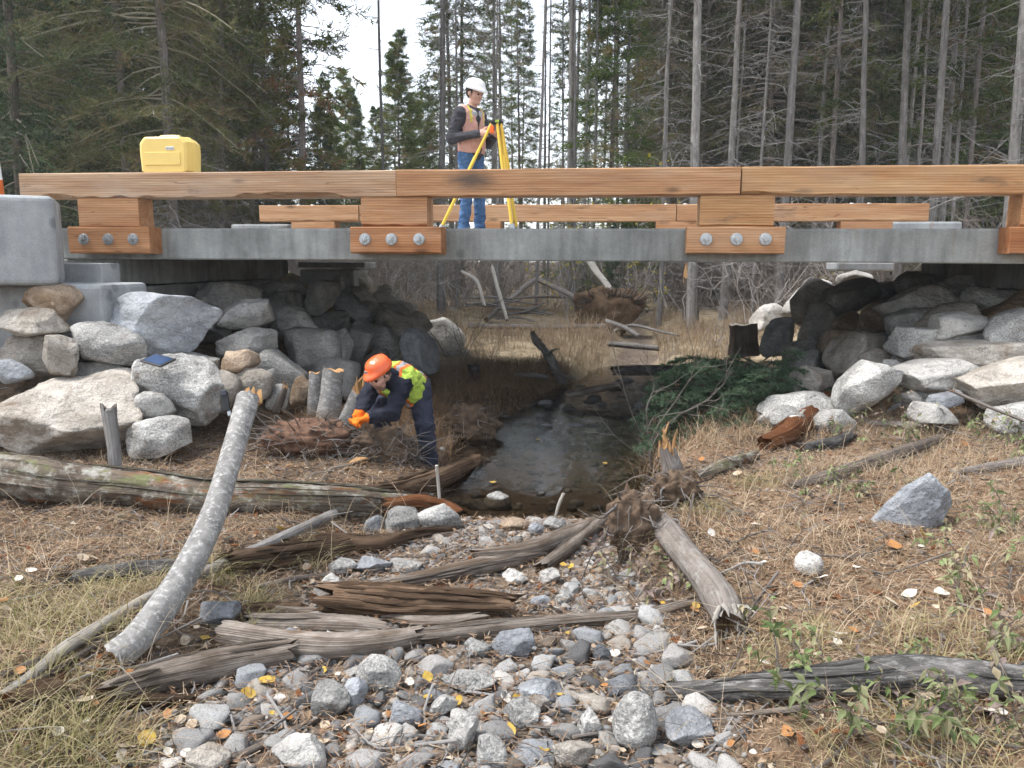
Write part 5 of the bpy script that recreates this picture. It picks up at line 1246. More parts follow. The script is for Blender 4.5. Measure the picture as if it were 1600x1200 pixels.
for px, Y, sc, lab in [(715, 12.6, .85, 'bare thin shrub beside the bright white boulder'), (700, 10.2, .55, 'low bare shrub behind the vest of the worker'), (750, 11.5, .5, 'low bare shrub over the black burnt stub'), (1020, 13.5, .6, 'bare shrub in the straw right of centre'), (1110, 14.5, .6, 'bare shrub left of the broad dark stump'), (640, 15.5, .8, 'bare shrub above the left rock slope'), (885, 12.5, .4, 'low bare shrub by the gnarled root')]:
    put_brush(px, Y, sc, lab, 'bare shrubs near the creek')
# arching alder shoots on the right bank in front of the spruce boughs
mb = MB(); rng = np.random.default_rng(33); b0 = gp(1018, 738)
for ends in ([(1015, 690), (1010, 640), (1022, 600), (1000, 560)], [(1020, 680), (1060, 620), (1085, 570), (1070, 500)], [(1015, 660), (1080, 640), (1130, 600), (1135, 560)], [(1012, 700), (985, 640), (965, 570), (945, 500)], [(1018, 700), (1045, 660), (1110, 625), (1128, 650)], [(1010, 720), (960, 680), (930, 640)]):
    P = [b0 - np.array([0, 0, .03])] + [at(x, y, b0[1] + rng.normal(0, .12)) for x, y in ends]; Q = spline(P, 16)
    add_tube(mb, Q - b0, np.linspace(.006, .002, 16), 5)
    for j in range(7):
        i = rng.integers(4, 15); limb(mb, Q[i] - b0, unit(Q[i] - Q[i - 1]) + rng.normal(0, .6, 3), rng.uniform(.12, .38), .003, rng, 5, -.05, .2, 4)
o = mb.build('bare_shrub', MAT['twig']); o.location = b0; tag(o, 'bare arching alder shoots before the green spruce boughs', 'shrub', 'bare shrubs near the creek')

# leafy shrubs of the right bank
def leafset(mb, P, D, L, W, rn, rng, mi=0):
    n = len(P); S = unit(np.cross(D, rng.normal(0, .6, (n, 3)) + np.array([0, 0, 1.0]))); U = np.cross(S, D)
    a, b, c, d, e = P, P + D * (L * .45)[:, None] + S * (W * .5)[:, None] + U * (L * .08)[:, None], P + D * L[:, None] - np.array([0, 0, 1]) * (L * .25)[:, None], P + D * (L * .45)[:, None] - S * (W * .5)[:, None] + U * (L * .08)[:, None], P + D * (L * .5)[:, None]
    V = np.stack([a, b, c, d, e], 1).reshape(-1, 3); k_ = np.arange(n)[:, None] * 5
    F = np.concatenate([k_ + np.array([[0, 1, 4]]), k_ + np.array([[1, 2, 4]]), k_ + np.array([[2, 3, 4]]), k_ + np.array([[3, 0, 4]])])
    mb.add(V, F, None, np.repeat(rn, 5), mi)
def leafy(x, y, H, label, nst=6, seed=0, shade=.35, leaf=.06, spread=.6, tint=1.0, density=6):
    p = gp(x, y); rng = np.random.default_rng(seed); e = empty('leafy_shrub', p)
    mb, tips = brush(seed, nst, H, spread, 1, .0035, 4, 3); mb.build('stems', MAT['twig'], e, False)['kind'] = 'stuff'
    ml = MB(); PP, DD = [], []
    for Q in tips:
        for j in range(density):
            i = rng.integers(len(Q) // 2, len(Q)); PP.append(Q[i]); d = unit(Q[i] - Q[i - 1]) * .5 + rng.normal(0, .6, 3); d[2] -= .25; DD.append(unit(d))
    PP, DD = np.array(PP), np.array(DD); n = len(PP)
    leafset(ml, PP, DD, rng.uniform(.7, 1.3, n) * leaf, rng.uniform(.35, .5, n) * leaf, np.clip(rng.normal(shade, .25, n), 0, 1), rng)
    o = ml.build('leaves', MAT['leafy'], e, False); o.color = (tint, tint, tint, 1)
    return tag(e, label, 'shrub', 'leafy shrubs of the right bank')
LS = [(1345, 1150, .38, 'green leafed shrub in front of the charred log', .3, .058, 1), (1290, 1060, .26, 'small dark leaved shrub rising over the charred log', .3, .05, 2), (1420, 1080, .26, 'loose green shrub over the middle of the charred log', .4, .052, 3), (1560, 1010, .40, 'dull green shrub above the charred log at the right edge', .55, .055, 4), (1520, 900, .34, 'pale green shrub right below the triangular boulder', .5, .055, 5), (1588, 830, .40, 'green shrub at the right edge beside the triangular boulder', .45, .055, 6), (1330, 690, .36, 'grey green shrub beside the dark log with the white patch', .55, .055, 7), (1395, 700, .34, 'shrub growing over the level grey stick', .5, .055, 8), (1470, 672, .36, 'pale shrub in front of the light tan boulder', .6, .055, 9), (1545, 690, .36, 'leafy shrub under the large pale boulder at right', .5, .055, 10), (1600, 720, .4, 'leafy shrub at the right edge below the large boulder', .5, .055, 11), (995, 905, .26, 'dusty leaved shrub hanging over the stream bed edge', .75, .062, 12), (1040, 925, .24, 'dusty leaved shrub beside the brown barked log', .8, .058, 13), (1250, 740, .22, 'small shrub left of the dark crooked branch', .45, .045, 14), (1310, 775, .22, 'low green shrub under the dark crooked branch', .4, .045, 15), (1430, 790, .26, 'small shrub touching the top of the triangular boulder', .4, .05, 16), (1590, 1150, .36, 'yellowish shrub in the bottom right corner', .6, .06, 17), (1500, 1120, .24, 'thin shrub under the charred log near the corner', .6, .05, 18), (1145, 650, .3, 'small twiggy shrub between the spruce boughs and the right bank', .6, .04, 19), (1375, 640, .3, 'shrub sprouting below the pointed granite boulder', .55, .05, 20)]
for x, y, H, lab, sh, lf, sd_ in LS: leafy(x, y, H, lab, 5, 600 + sd_, sh + .18, lf * .9, tint=1.15)
# yellow leaved saplings at the forest edge
for q, (px, Y, lab) in enumerate([(885, 18.5, 'yellow leaved sapling behind the rail right of the tripod'), (975, 19, 'sparse yellow leaved sapling further right'), (1290, 17.5, 'yellowish bush beyond the bridge at right')]):
    X = (px - 800) / FPX * Y; e = empty('sapling', (X, Y, float(G(X, Y, False)))); rng = np.random.default_rng(800 + q)
    mb, tips = brush(810 + q, 5, 4.0 if q < 2 else 1.2, .22, 1, .012, 4, 6); mb.build('stems', MAT['greytwig'], e, False)['kind'] = 'stuff'
    PP, DD = [], []
    for Qp in tips:
        for j in range(7):
            i = rng.integers(2, len(Qp)); PP.append(Qp[i] + rng.normal(0, .04, 3)); DD.append(unit(rng.normal(0, 1, 3)))
    PP, DD = np.array(PP), np.array(DD); n = len(PP); ml = MB(); leafset(ml, PP, DD, rng.uniform(.05, .10, n), rng.uniform(.04, .07, n), rng.random(n), rng)
    ml.build('leaves', MAT['yleaf'], e, False); tag(e, lab, 'sapling')

# cut spruce boughs on the right creek bank under the deck
def spruce_pile():
    rng = np.random.default_rng(91); e = empty('spruce_boughs', gp(1120, 690)); b = np.array(e.location)
    ms_, mn = MB(), MB(); BP, BD, BL = [], [], []
    for q in range(230):
        x = rng.uniform(1035, 1240); top = np.interp(x, [1035, 1075, 1150, 1205, 1240], [600, 560, 552, 566, 600]); bot = np.interp(x, [1035, 1100, 1236], [672, 684, 660])
        y = top + (bot - top) * rng.random() ** 1.2; p = at(x, y, np.interp(y, [550, 700], [8.6, 7.4]) + rng.normal(0, .25)) - b
        a = rng.uniform(-.5, .5) + (pi if rng.random() < .45 else 0); d = np.array([cos(a), sin(a) * .8 - .5, rng.normal(.12, .3)]); L = rng.uniform(.18, .42)
        Q = limb(ms_, p, d, L, .009, rng, 6, .25, .08, 4)
        for j in range(13):
            t = rng.uniform(.1, 1) * 4.99; i0 = int(t); pp = Q[i0] + (Q[i0 + 1] - Q[i0]) * (t - i0); ax = unit(Q[i0 + 1] - Q[i0])
            sd_ = unit(np.cross(ax, [0, 0, 1.0])) * rng.choice([-1, 1]); BP.append(pp); BD.append(unit(ax * .7 + sd_ * rng.uniform(.3, .9) + np.array([0, 0, rng.normal(-.1, .15)]))); BL.append(L * rng.uniform(.15, .4))
    BP, BD, BL = np.array(BP), np.array(BD), np.array(BL); per = 26; idx = np.repeat(np.arange(len(BP)), per); m = len(idx); t = rng.random(m)
    P = BP[idx] + BD[idx] * (BL[idx] * t)[:, None]; D = unit(BD[idx] * .8 + rng.normal(0, .6, (m, 3)))
    blades(mn, P, D, rng.uniform(.025, .055, m), np.full(m, .010), np.clip(rng.normal(.45, .22, m), 0, .9), 0, rng)
    ms_.build('branches', MAT['darkbark'], e, False)['kind'] = 'stuff'; o = mn.build('needles', MAT['spruce'], e, False); o.color = (1.35, 1.5, 1.5, 1)
    tag(e, 'heap of dark green spruce boughs on the right creek bank under the deck', 'spruce boughs')
spruce_pile()

# ------------------------------------------------------------------ grass, needles and leaves on the ground
def grass(mb, x, y, H, W, rn, rng, lean=.5, seg=3, dirs=None, z=None):
    n = len(x); z = G(x, y) if z is None else z; a = rng.uniform(0, 6.28, n) if dirs is None else dirs
    d = np.stack([np.cos(a), np.sin(a), np.zeros(n)], -1); s = np.stack([-np.sin(a + rng.normal(0, .6, n)), np.cos(a), np.zeros(n)], -1)
    p0 = np.stack([x, y, z - .01], -1); le = lean * rng.uniform(.3, 1.6, n); rows = []
    for i in range(seg + 1):
        t = i / seg; c = p0 + d * (H * le * t ** 1.8)[:, None] + np.array([0, 0, 1])[None] * (H * (t - .35 * le * t ** 2.2).clip(0))[:, None]
        w = W * (1 - t) ** .7 * .5
        rows += [c - s * w[:, None], c + s * w[:, None]] if i < seg else [c]
    m = len(rows); V = np.stack(rows, 1).reshape(-1, 3); k_ = np.arange(n)[:, None] * m; Fq = []
    for i in range(seg - 1): Fq.append(k_ + np.array([[2 * i, 2 * i + 1, 2 * i + 3, 2 * i + 2]]))
    mb.add(V, np.concatenate(Fq), None, np.repeat(rn, m)); base = mb.n - len(V)
    # tips
    VT = np.stack([rows[m - 3], rows[m - 2], rows[m - 1]], 1).reshape(-1, 3); mb.add(VT, np.arange(3 * n).reshape(-1, 3), None, np.repeat(rn, 3))

def bank(x, y): return np.maximum(np.interp(y, _YY, _LL) - x, x - np.interp(y, _YY, _RR))
def fill(n, x0, x1, y0, y1, rng, cond):
    x = rng.uniform(x0, x1, n); y = y0 + (y1 - y0) * rng.random(n); k_ = cond(x, y); return x[k_], y[k_]
rng = np.random.default_rng(55)
emb = lambda x, y: np.maximum(inside_dist(PL, x, y), inside_dist(PR, x, y))
# tall straw of the clearing
mb = MB(); x, y = fill(52000, -7, 9, 11.4, 21, rng, lambda x, y: (bank(x, y) > .15) & (emb(x, y) < -.1) & (n2(x, y, .9, 31) > -.35))
grass(mb, x, y, rng.uniform(.12, .55, len(x)) * (.75 + .5 * n2(x, y, .8, 32)), np.full(len(x), .009), np.clip(rng.normal(.62, .16, len(x)) + .15 * n2(x, y, .5, 33), 0, 1), rng, .6)
tag(mb.build('straw_grass', MAT['straw'], None, False), 'pale dry straw grass covering the clearing beyond the bridge', 'grass', kind='stuff')
# drooping brown sedge on the left bank under the deck, by the worker
mb = MB(); x, y = fill(15000, -2.3, .9, 7.0, 12.4, rng, lambda x, y: (x < np.interp(y, _YY, _LL) + .05) & (x > np.interp(y, _YY, _LL) - 1.5) & (emb(x, y) < -.05) & (n2(x, y, 1.6, 41) > -.25))
grass(mb, x, y, rng.uniform(.1, .42, len(x)), np.full(len(x), .006), np.clip(rng.normal(.06, .16, len(x)), 0, 1), rng, 1.1)
x, y = fill(6000, .9, 3.0, 6.6, 12.4, rng, lambda x, y: (x > np.interp(y, _YY, _RR)) & (emb(x, y) < -.05))
grass(mb, x, y, rng.uniform(.1, .35, len(x)), np.full(len(x), .006), np.clip(rng.normal(.3, .25, len(x)), 0, 1), rng, 1.0)
tag(mb.build('sedge', MAT['straw'], None, False), 'drooping brown sedge on the creek banks under the deck', 'grass', kind='stuff')
# tan grass of both near banks
mb = MB()
x, y = fill(31000, .4, 6.0, 2.2, 7.2, rng, lambda x, y: (bank(x, y) > .05) & (x < y * .92) & (n2(x, y, 1.5, 51) > -.15 - .3 * (rng.random(len(x)) < .3)))
grass(mb, x, y, rng.uniform(.03, .16, len(x)) * (1 + .7 * n2(x, y, 2.0, 52)), np.full(len(x), .0035), np.clip(rng.normal(.58, .2, len(x)), 0, 1), rng, 1.2)
x, y = fill(20000, -6.0, -.4, 2.2, 7.0, rng, lambda x, y: (bank(x, y) > .05) & (-x < y * .92) & (n2(x, y, 1.5, 53) > -.05))
grass(mb, x, y, rng.uniform(.03, .17, len(x)) * (1 + .7 * n2(x, y, 2.0, 54)), np.full(len(x), .0035), np.clip(rng.normal(.5, .22, len(x)), 0, 1), rng, 1.3)
tag(mb.build('bank_grass', MAT['straw'], None, False), 'short tan dry grass over both near banks', 'grass', kind='stuff')
# long pale stalks lying about
mb = MB(); x, y = fill(900, -3.2, 3.4, 2.3, 6.8, rng, lambda x, y: bank(x, y) > .0)
grass(mb, x, y, rng.uniform(.2, .5, len(x)), np.full(len(x), .004), np.clip(rng.normal(.75, .12, len(x)), 0, .9), rng, 1.4, 6)
tag(mb.build('dry_stalks', MAT['straw'], None, False), 'long bent pale stalks over the near banks', 'stalks', kind='stuff')
# green tussocks at lower left
mb = MB()
for (px, py, n, rad_) in [(110, 985, 420, .28), (190, 930, 260, .2), (60, 1090, 360, .28), (150, 1170, 300, .2), (30, 1180, 300, .22), (400, 950, 160, .07), (385, 1000, 90, .06), (480, 880, 160, .12), (20, 950, 260, .28), (330, 900, 200, .12)]:
    p = gp(px, py); a = rng.uniform(0, 6.28, n); r = rad_ * np.sqrt(rng.random(n)); x, y = p[0] + np.cos(a) * r, p[1] + np.sin(a) * r * .8
    grass(mb, x, y, rng.uniform(.06, .22, n), np.full(n, .0045), np.clip(rng.normal(.68, .25, n), 0, 1), rng, 1.2, 4)
for (px, py, n, rad_) in [(1250, 1010, 160, .2), (1500, 1010, 300, .3), (1420, 1180, 400, .3), (1100, 800, 160, .15), (1180, 760, 150, .15)]:
    p = gp(px, py); a = rng.uniform(0, 6.28, n); r = rad_ * np.sqrt(rng.random(n)); x, y = p[0] + np.cos(a) * r, p[1] + np.sin(a) * r * .8
    grass(mb, x, y, rng.uniform(.05, .2, n), np.full(n, .004), np.clip(rng.normal(.7, .2, n), 0, 1), rng, 1.3, 4)
tag(mb.build('green_grass', MAT['sedge'], None, False), 'greenish grass tussocks of the lower left bank', 'grass', kind='stuff')
# needle litter: thin flat slivers
mb = MB(); x, y = fill(150000, -5.6, 5.8, 2.2, 7.4, rng, lambda x, y: (np.abs(x) < y * .9) & ((bank(x, y) > .0) | (rng.random(len(x)) < .6)) & ~((y > 5.6) & (bank(x, y) < 0)))
n = len(x); a = rng.uniform(0, 6.28, n); D = unit(np.stack([np.cos(a), np.sin(a), rng.normal(.08, .18, n)], -1)); P = np.stack([x, y, G(x, y) + rng.uniform(.003, .02, n) + (bank(x, y) < .05) * rng.uniform(0, .035, n)], -1)
L = rng.uniform(.025, .075, n); S = unit(np.cross(D, np.array([0, 0, 1.0])[None] + rng.normal(0, .3, (n, 3)))) * .002
V = np.stack([P - S, P + S, P + D * L[:, None] + S * .4, P + D * L[:, None] - S * .4], 1).reshape(-1, 3)
mb.add(V, np.arange(4 * n).reshape(-1, 4), None, np.repeat(np.clip(rng.normal(.48, .24, n), 0, 1), 4))
# curled dead leaf scraps
x, y = fill(17000, -5.6, 5.8, 2.2, 7.4, rng, lambda x, y: (np.abs(x) < y * .9) & ((bank(x, y) > -.1) | (rng.random(len(x)) < .6)) & ~((y > 5.6) & (bank(x, y) < 0)))
n = len(x); a = rng.uniform(0, 6.28, n); D = unit(np.stack([np.cos(a), np.sin(a), rng.normal(.1, .3, n)], -1)); P = np.stack([x, y, G(x, y) + .012 + (bank(x, y) < .05) * rng.uniform(0, .035, n)], -1)
leafset(mb, P, D, rng.uniform(.015, .05, n), rng.uniform(.01, .025, n), np.clip(rng.normal(.55, .3, n), 0, 1), rng)
tag(mb.build('needle_litter', MAT['litter'], None, False), 'orange brown needles and leaf scraps strewn over the banks', 'litter', kind='stuff')

# broken twigs and bark crumbs strewn over the banks and between the stones
mb = MB(); n = 5200; x, y = fill(n, -4.6, 4.8, 2.2, 7.4, rng, lambda x, y: (np.abs(x) < y * .7) & ~((y > 5.5) & (bank(x, y) < 0)))
zz_ = G(x, y)
for i in range(len(x)):
    a = rng.uniform(0, 6.28); L = rng.uniform(.03, .22) * (1 if rng.random() < .8 else 1.8); r = rng.uniform(.0012, .004); d = np.array([cos(a), sin(a), rng.normal(.05, .15)])
    p = np.array([x[i], y[i], zz_[i] + .012 + r]); m_ = p + d * L * .5 + rng.normal(0, L * .05, 3); e_ = p + d * L + rng.normal(0, L * .08, 3)
    V, F, tc = tube([p, m_, e_], [r, r * .9, r * .5], 3); mb.add(V, F, tc, .5, rng.integers(0, 4))
x, y = fill(2600, -4.4, 4.6, 2.2, 7.2, rng, lambda x, y: (np.abs(x) < y * .7) & ~((y > 5.5) & (bank(x, y) < 0)))
zz_ = G(x, y); VB_ = np.array([(a, b, c) for c in (-1, 1) for a, b in ((-1, -1), (1, -1), (1, 1), (-1, 1))], float); FB_ = [[4, 5, 6, 7], [0, 1, 5, 4], [1, 2, 6, 5], [2, 3, 7, 6], [3, 0, 4, 7]]
for i in range(len(x)):
    a = rng.uniform(0, 6.28); V = VB_ * np.array([rng.uniform(.008, .035), rng.uniform(.004, .012), rng.uniform(.0015, .004)]) * rng.uniform(.7, 1.3, (8, 3)); t_ = rng.normal(0, .3)
    V = np.stack([V[:, 0] * cos(a) - V[:, 1] * sin(a), V[:, 0] * sin(a) + V[:, 1] * cos(a), V[:, 2] + V[:, 0] * t_], -1) + np.array([x[i], y[i], zz_[i] + .012]); mb.add(V, FB_, V * 3, .5, rng.choice([0, 3, 3, 4]))
tag(mb.build('twig_litter', [MAT['twig'], MAT['greytwig'], MAT['deadtwig'], MAT['darkbark'], MAT['redrot']], None, False), 'broken twigs and bark crumbs strewn over banks and stones', 'twigs', kind='stuff')

# fallen leaves, one by one
def leaf_mesh(seed):
    rng = np.random.default_rng(seed); t = np.linspace(0, 1, 7); w = np.sin(t * pi) ** .75 * (.5 - .12 * t) * rng.uniform(.75, 1.1); cu = rng.uniform(.05, .35); si = rng.uniform(.05, .3)
    V = []
    for i, tt in enumerate(t):
        zc = cu * (tt - .5) ** 2 * 2
        V += [(-w[i], tt - .5, zc + si * w[i]), (0, tt - .5, zc), (w[i], tt - .5, zc + si * w[i] * rng.uniform(.4, 1.4))]
    F = []
    for i in range(6):
        for j in (0, 1): F.append([i * 3 + j, i * 3 + j + 1, i * 3 + 4 + j, i * 3 + 3 + j])
    return np.array(V), np.array(F)
LM = {}
def m_fl(name, c, c2):
    k = NT(name); v = k.obj(); col = k.mix(k.ramp(k.noise(k.shift(v), 3.5, 4), [(.4, 0.0), (.65, .85)]), c, c2)
    col = k.mix(k.ramp(k.rnd(), [(0, 0.0), (1, .4)]), col, c2); return k.done(col, .55, k.bump(k.noise(v, 14, 3), .3, .01), .25)
LC = {'yellow': m_fl('yellow_leaf', (.50, .36, .06), (.38, .22, .05)), 'orange': m_fl('orange_leaf', (.40, .19, .06), (.28, .13, .055)), 'pale': m_fl('pale_leaf', (.52, .45, .35), (.36, .27, .18)), 'white': m_fl('white_leaf', (.62, .60, .55), (.46, .41, .33))}
for cn in LC:
    for q in range(4):
        V, F = leaf_mesh(q * 5 + len(cn)); mb = MB(); mb.add(V, F); LM[cn, q] = mb.mesh('leaf', LC[cn])
LEAVES = [(230, 1165, 36, 'yellow'), (55, 1078, 30, 'orange'), (350, 1158, 26, 'orange'), (418, 1074, 32, 'yellow'), (388, 1093, 28, 'yellow'), (503, 1058, 24, 'yellow'), (668, 1067, 22, 'yellow'), (722, 1065, 20, 'orange'), (795, 1155, 34, 'yellow'), (850, 1180, 26, 'yellow'), (945, 1080, 16, 'orange'), (930, 1068, 16, 'yellow'), (1395, 860, 32, 'orange'), (1440, 842, 30, 'yellow'), (1430, 955, 24, 'yellow'), (1310, 1000, 30, 'white'), (1420, 938, 28, 'white'), (1275, 914, 40, 'white'), (1470, 936, 28, 'white'), (1545, 1125, 75, 'white'), (1235, 990, 26, 'pale'), (1390, 950, 34, 'pale'), (1380, 1010, 26, 'pale'), (1180, 827, 22, 'white'), (640, 1075, 18, 'white'), (760, 1110, 20, 'white'), (790, 1100, 24, 'white'), (505, 1170, 26, 'pale'), (198, 1180, 36, 'pale'), (130, 1105, 40, 'pale'), (1110, 1060, 28, 'white'), (1060, 1165, 36, 'white'), (1090, 1175, 24, 'white'), (960, 1030, 20, 'white'), (1040, 1112, 26, 'pale'), (880, 890, 14, 'yellow'), (892, 892, 14, 'yellow'), (1445, 1098, 30, 'pale'), (50, 900, 20, 'white'), (30, 912, 18, 'white'), (130, 880, 22, 'pale'), (700, 1075, 16, 'orange'), (610, 1125, 20, 'orange'), (660, 1145, 20, 'orange'), (1230, 1160, 26, 'orange'), (300, 1145, 26, 'pale'), (450, 1130, 22, 'orange'), (560, 745, 24, 'pale'), (1010, 1045, 14, 'orange'), (1545, 968, 26, 'orange'), (1510, 700, 20, 'orange'), (1545, 650, 16, 'orange'), (1180, 870, 14, 'orange'), (840, 700, 9, 'yellow'), (770, 770, 12, 'yellow'), (945, 740, 9, 'yellow')]
rng = np.random.default_rng(66)
for _ in range(60): LEAVES.append((rng.uniform(250, 1100), rng.uniform(830, 1195), rng.uniform(10, 20), rng.choice(['yellow', 'orange', 'pale', 'pale', 'white'])))
for _ in range(40): LEAVES.append((rng.uniform(1080, 1590), rng.uniform(720, 1190), rng.uniform(12, 22), rng.choice(['orange', 'pale', 'white', 'pale'])))
for _ in range(20): LEAVES.append((rng.uniform(0, 420), rng.uniform(820, 1190), rng.uniform(14, 26), rng.choice(['orange', 'pale', 'white', 'pale'])))
for q, (x, y, s, cn) in enumerate(LEAVES):
    p = gp(x, y); o = link('fallen_leaf', LM[cn, q % 4]); sc = s * p[1] / FPX
    inw = 5.7 < p[1] and bank(p[0], p[1]) < 0
    o.scale = (sc, sc, sc); o.location = (p[0], p[1], .006 if inw else p[2] + .028); o.rotation_euler = (rng.normal(0, .05 if inw else .35), rng.normal(0, .05 if inw else .35), rng.uniform(0, 6.28))
    where = 'right bank needles' if bank(p[0], p[1]) > 0 and p[0] > 0 else ('left bank grass' if bank(p[0], p[1]) > 0 else ('creek water' if inw else 'gravel of the stream bed'))
    tag(o, '%s fallen leaf lying on the %s' % (cn, where), 'leaf', 'fallen leaves')

# ------------------------------------------------------------------ people: one continuous surface grown from a skeleton of tapered limbs
class Body:
    def __init__(s): s.pr = []
    def cap(s, g, a, b, ra, rb=None, ax=None, k=1.0, sm=.02):
        s.pr.append((g, np.array(a, float), np.array(b, float), ra, ra if rb is None else rb, None if ax is None else unit(np.array(ax, float)), k, sm)); return s
    def ball(s, g, c, r, ax=None, k=1.0, sm=.02): return s.cap(g, c, c, r, r, ax, k, sm)
    @staticmethod
    def dist(p, P, infl=0.0):
        g, a, b, ra, rb, ax, k, sm = p
        d = P - a; ab = b - a; L2 = ab @ ab
        t = np.clip(d @ ab / L2, 0, 1) if L2 > 1e-9 else np.zeros(P.shape[:-1])
        q = d - t[..., None] * ab
        if ax is not None: q = q + ax * ((q @ ax) * (k - 1))[..., None]
        return np.sqrt((q * q).sum(-1)) - (ra + (rb - ra) * t) - infl
    def field(s, P): pass
    def mesh(s, name, mats, groups, h=.009, parent=None, wrinkle=None, cut=None, infl=0.0, only=None, mfun=None):
        pr = [p for p in s.pr if only is None or p[0] in only]
        R = np.array([max(p[3], p[4]) + .05 + infl for p in pr])
        lo = np.min([np.minimum(p[1], p[2]) - r for p, r in zip(pr, R)], 0); hi = np.max([np.maximum(p[1], p[2]) + r for p, r in zip(pr, R)], 0)
        n = np.ceil((hi - lo) / h).astype(int) + 2
        F = np.full(n, .2); ax_ = [lo[i] + h * np.arange(n[i]) for i in range(3)]
        for p, r in zip(pr, R):
            i0 = np.maximum(((np.minimum(p[1], p[2]) - r - lo) / h).astype(int), 0); i1 = np.minimum(((np.maximum(p[1], p[2]) + r - lo) / h).astype(int) + 2, n)
            sl = tuple(slice(a, b) for a, b in zip(i0, i1))
            P = np.stack(np.meshgrid(*[ax_[i][sl[i]] for i in range(3)], indexing='ij'), -1)
            d = Body.dist(p, P, infl); f = F[sl]; k = p[7]
            F[sl] = np.minimum(f, d) - np.maximum(k - np.abs(f - d), 0) ** 2 / (4 * k)
        if cut is not None or wrinkle is not None:
            P = np.stack(np.meshgrid(*ax_, indexing='ij'), -1); near = np.abs(F) < .06
            if wrinkle is not None: F[near] += wrinkle(P[near])
            if cut is not None: F = np.maximum(F, cut(P))
        # surface nets
        S = F < 0; c = [slice(0, -1), slice(1, None)]
        tot = np.zeros(n - 1); acc = np.zeros((*(n - 1), 3)); corners = [(i, j, k) for i in (0, 1) for j in (0, 1) for k in (0, 1)]
        I = np.stack(np.meshgrid(*[np.arange(m - 1) for m in n], indexing='ij'), -1)
        for a in corners:
            for x in range(3):
                if a[x] == 0:
                    b = list(a); b[x] = 1
                    fa, fb = F[c[a[0]], c[a[1]], c[a[2]]], F[c[b[0]], c[b[1]], c[b[2]]]
                    m = (fa < 0) != (fb < 0); t = np.where(m, fa / np.where(m, fa - fb, 1), 0)
                    tot += m
                    for y in range(3): acc[..., y] += np.where(m, a[y] + (t if y == x else 0), 0)
        act = tot > 0; idx = np.full(act.shape, -1); idx[act] = np.arange(act.sum())
        V = lo + h * (I[act] + acc[act] / tot[act][:, None]); Q = []
        for x in range(3):
            y, z = [(1, 2), (2, 0), (0, 1)][x]
            sa = [slice(1, -1)] * 3; sa[x] = slice(0, -1); sb = [slice(1, -1)] * 3; sb[x] = slice(1, None)
            A, B = S[tuple(sa)], S[tuple(sb)]
            e = np.argwhere(A != B); e[:, [i for i in range(3) if i != x]] += 1
            def cell(dy, dz):
                q = e.copy(); q[:, y] += dy; q[:, z] += dz; return idx[q[:, 0], q[:, 1], q[:, 2]]
            q = np.stack([cell(-1, -1), cell(0, -1), cell(0, 0), cell(-1, 0)], -1)
            fl = S[e[:, 0], e[:, 1], e[:, 2]]
            q[~fl] = q[~fl][:, ::-1]; Q.append(q)
        Q = np.concatenate(Q); Q = Q[(Q >= 0).all(1)]
        C = V[Q].mean(1)
        if mfun is not None: mi = mfun(C)
        else:
            best = np.full(len(C), 9.0); mi = np.zeros(len(C), int)
            for p in pr:
                d = Body.dist(p, C); m = d < best; best[m] = d[m]; mi[m] = groups.index(p[0])
        base = np.zeros(3); mb = MB(); mb.add(V, Q, None, .5, mi)
        return mb.build(name, [MAT[x] for x in mats], parent)

def cloth(name, c, var=.18, scale=9, bump=.35):
    k = NT(name); v = k.obj(); cc = k.mix(1.0, c, k.ramp(k.noise(v, scale, 5, .65), [(.25, 1 - var), (.75, 1 + var)]), 'MULTIPLY')
    cc = k.mix(.3, cc, k.ramp(k.noise(v, 220, 2), [(.3, .6), (.7, 1.3)]), 'MULTIPLY')
    b = k.bump(k.noise(k.mapping(v, (1, 1, 1.6)), 13, 5, .65, 1.2), bump * 1.8, .05); return k.done(cc, .85, b, .15)
MAT['skin'] = m_flat('skin', (.50, .285, .215), .55, var=.12, scale=14); MAT['hoodie'] = cloth('charcoal_fleece', (.060, .058, .066))
MAT['jeans'] = cloth('blue_denim', (.085, .17, .33), .45, 7, .6); MAT['shoe'] = m_flat('shoe_leather', (.17, .125, .095), .7, var=.3)
MAT['hoodgrey'] = cloth('grey_lining', (.38, .375, .37)); MAT['navy'] = cloth('dark_navy_cloth', (.022, .024, .036), .3); MAT['trouser'] = cloth('dark_blue_trouser', (.040, .045, .068), .35)
MAT['coral'] = cloth('coral_vest', (.62, .35, .285), .15); MAT['vyellow'] = cloth('yellow_trim', (.62, .55, .10)); MAT['vred'] = cloth('red_lining', (.30, .03, .03))
MAT['lime'] = cloth('lime_vest', (.46, .62, .10), .15); MAT['vorange'] = cloth('orange_trim', (.78, .19, .05)); MAT['silver'] = cloth('silver_tape', (.34, .34, .35), .12)
MAT['glove'] = cloth('orange_glove', (.80, .19, .02), .15); MAT['hair'] = m_flat('dark_hair', (.045, .032, .025), .7, var=.4, scale=60); MAT['eye'] = m_flat('eye', (.02, .015, .012), .2)
MAT['lip'] = m_flat('lips', (.33, .14, .115), .5); MAT['whitehat'] = m_flat('white_hat', (.80, .80, .80), .3, var=.04, scale=5, spec=.5); MAT['orangehat'] = m_flat('orange_hat', (.78, .13, .035), .32, var=.10, scale=6, spec=.5)
MAT['beard'] = m_flat('beard', (.20, .13, .10), .8, var=.4, scale=60)

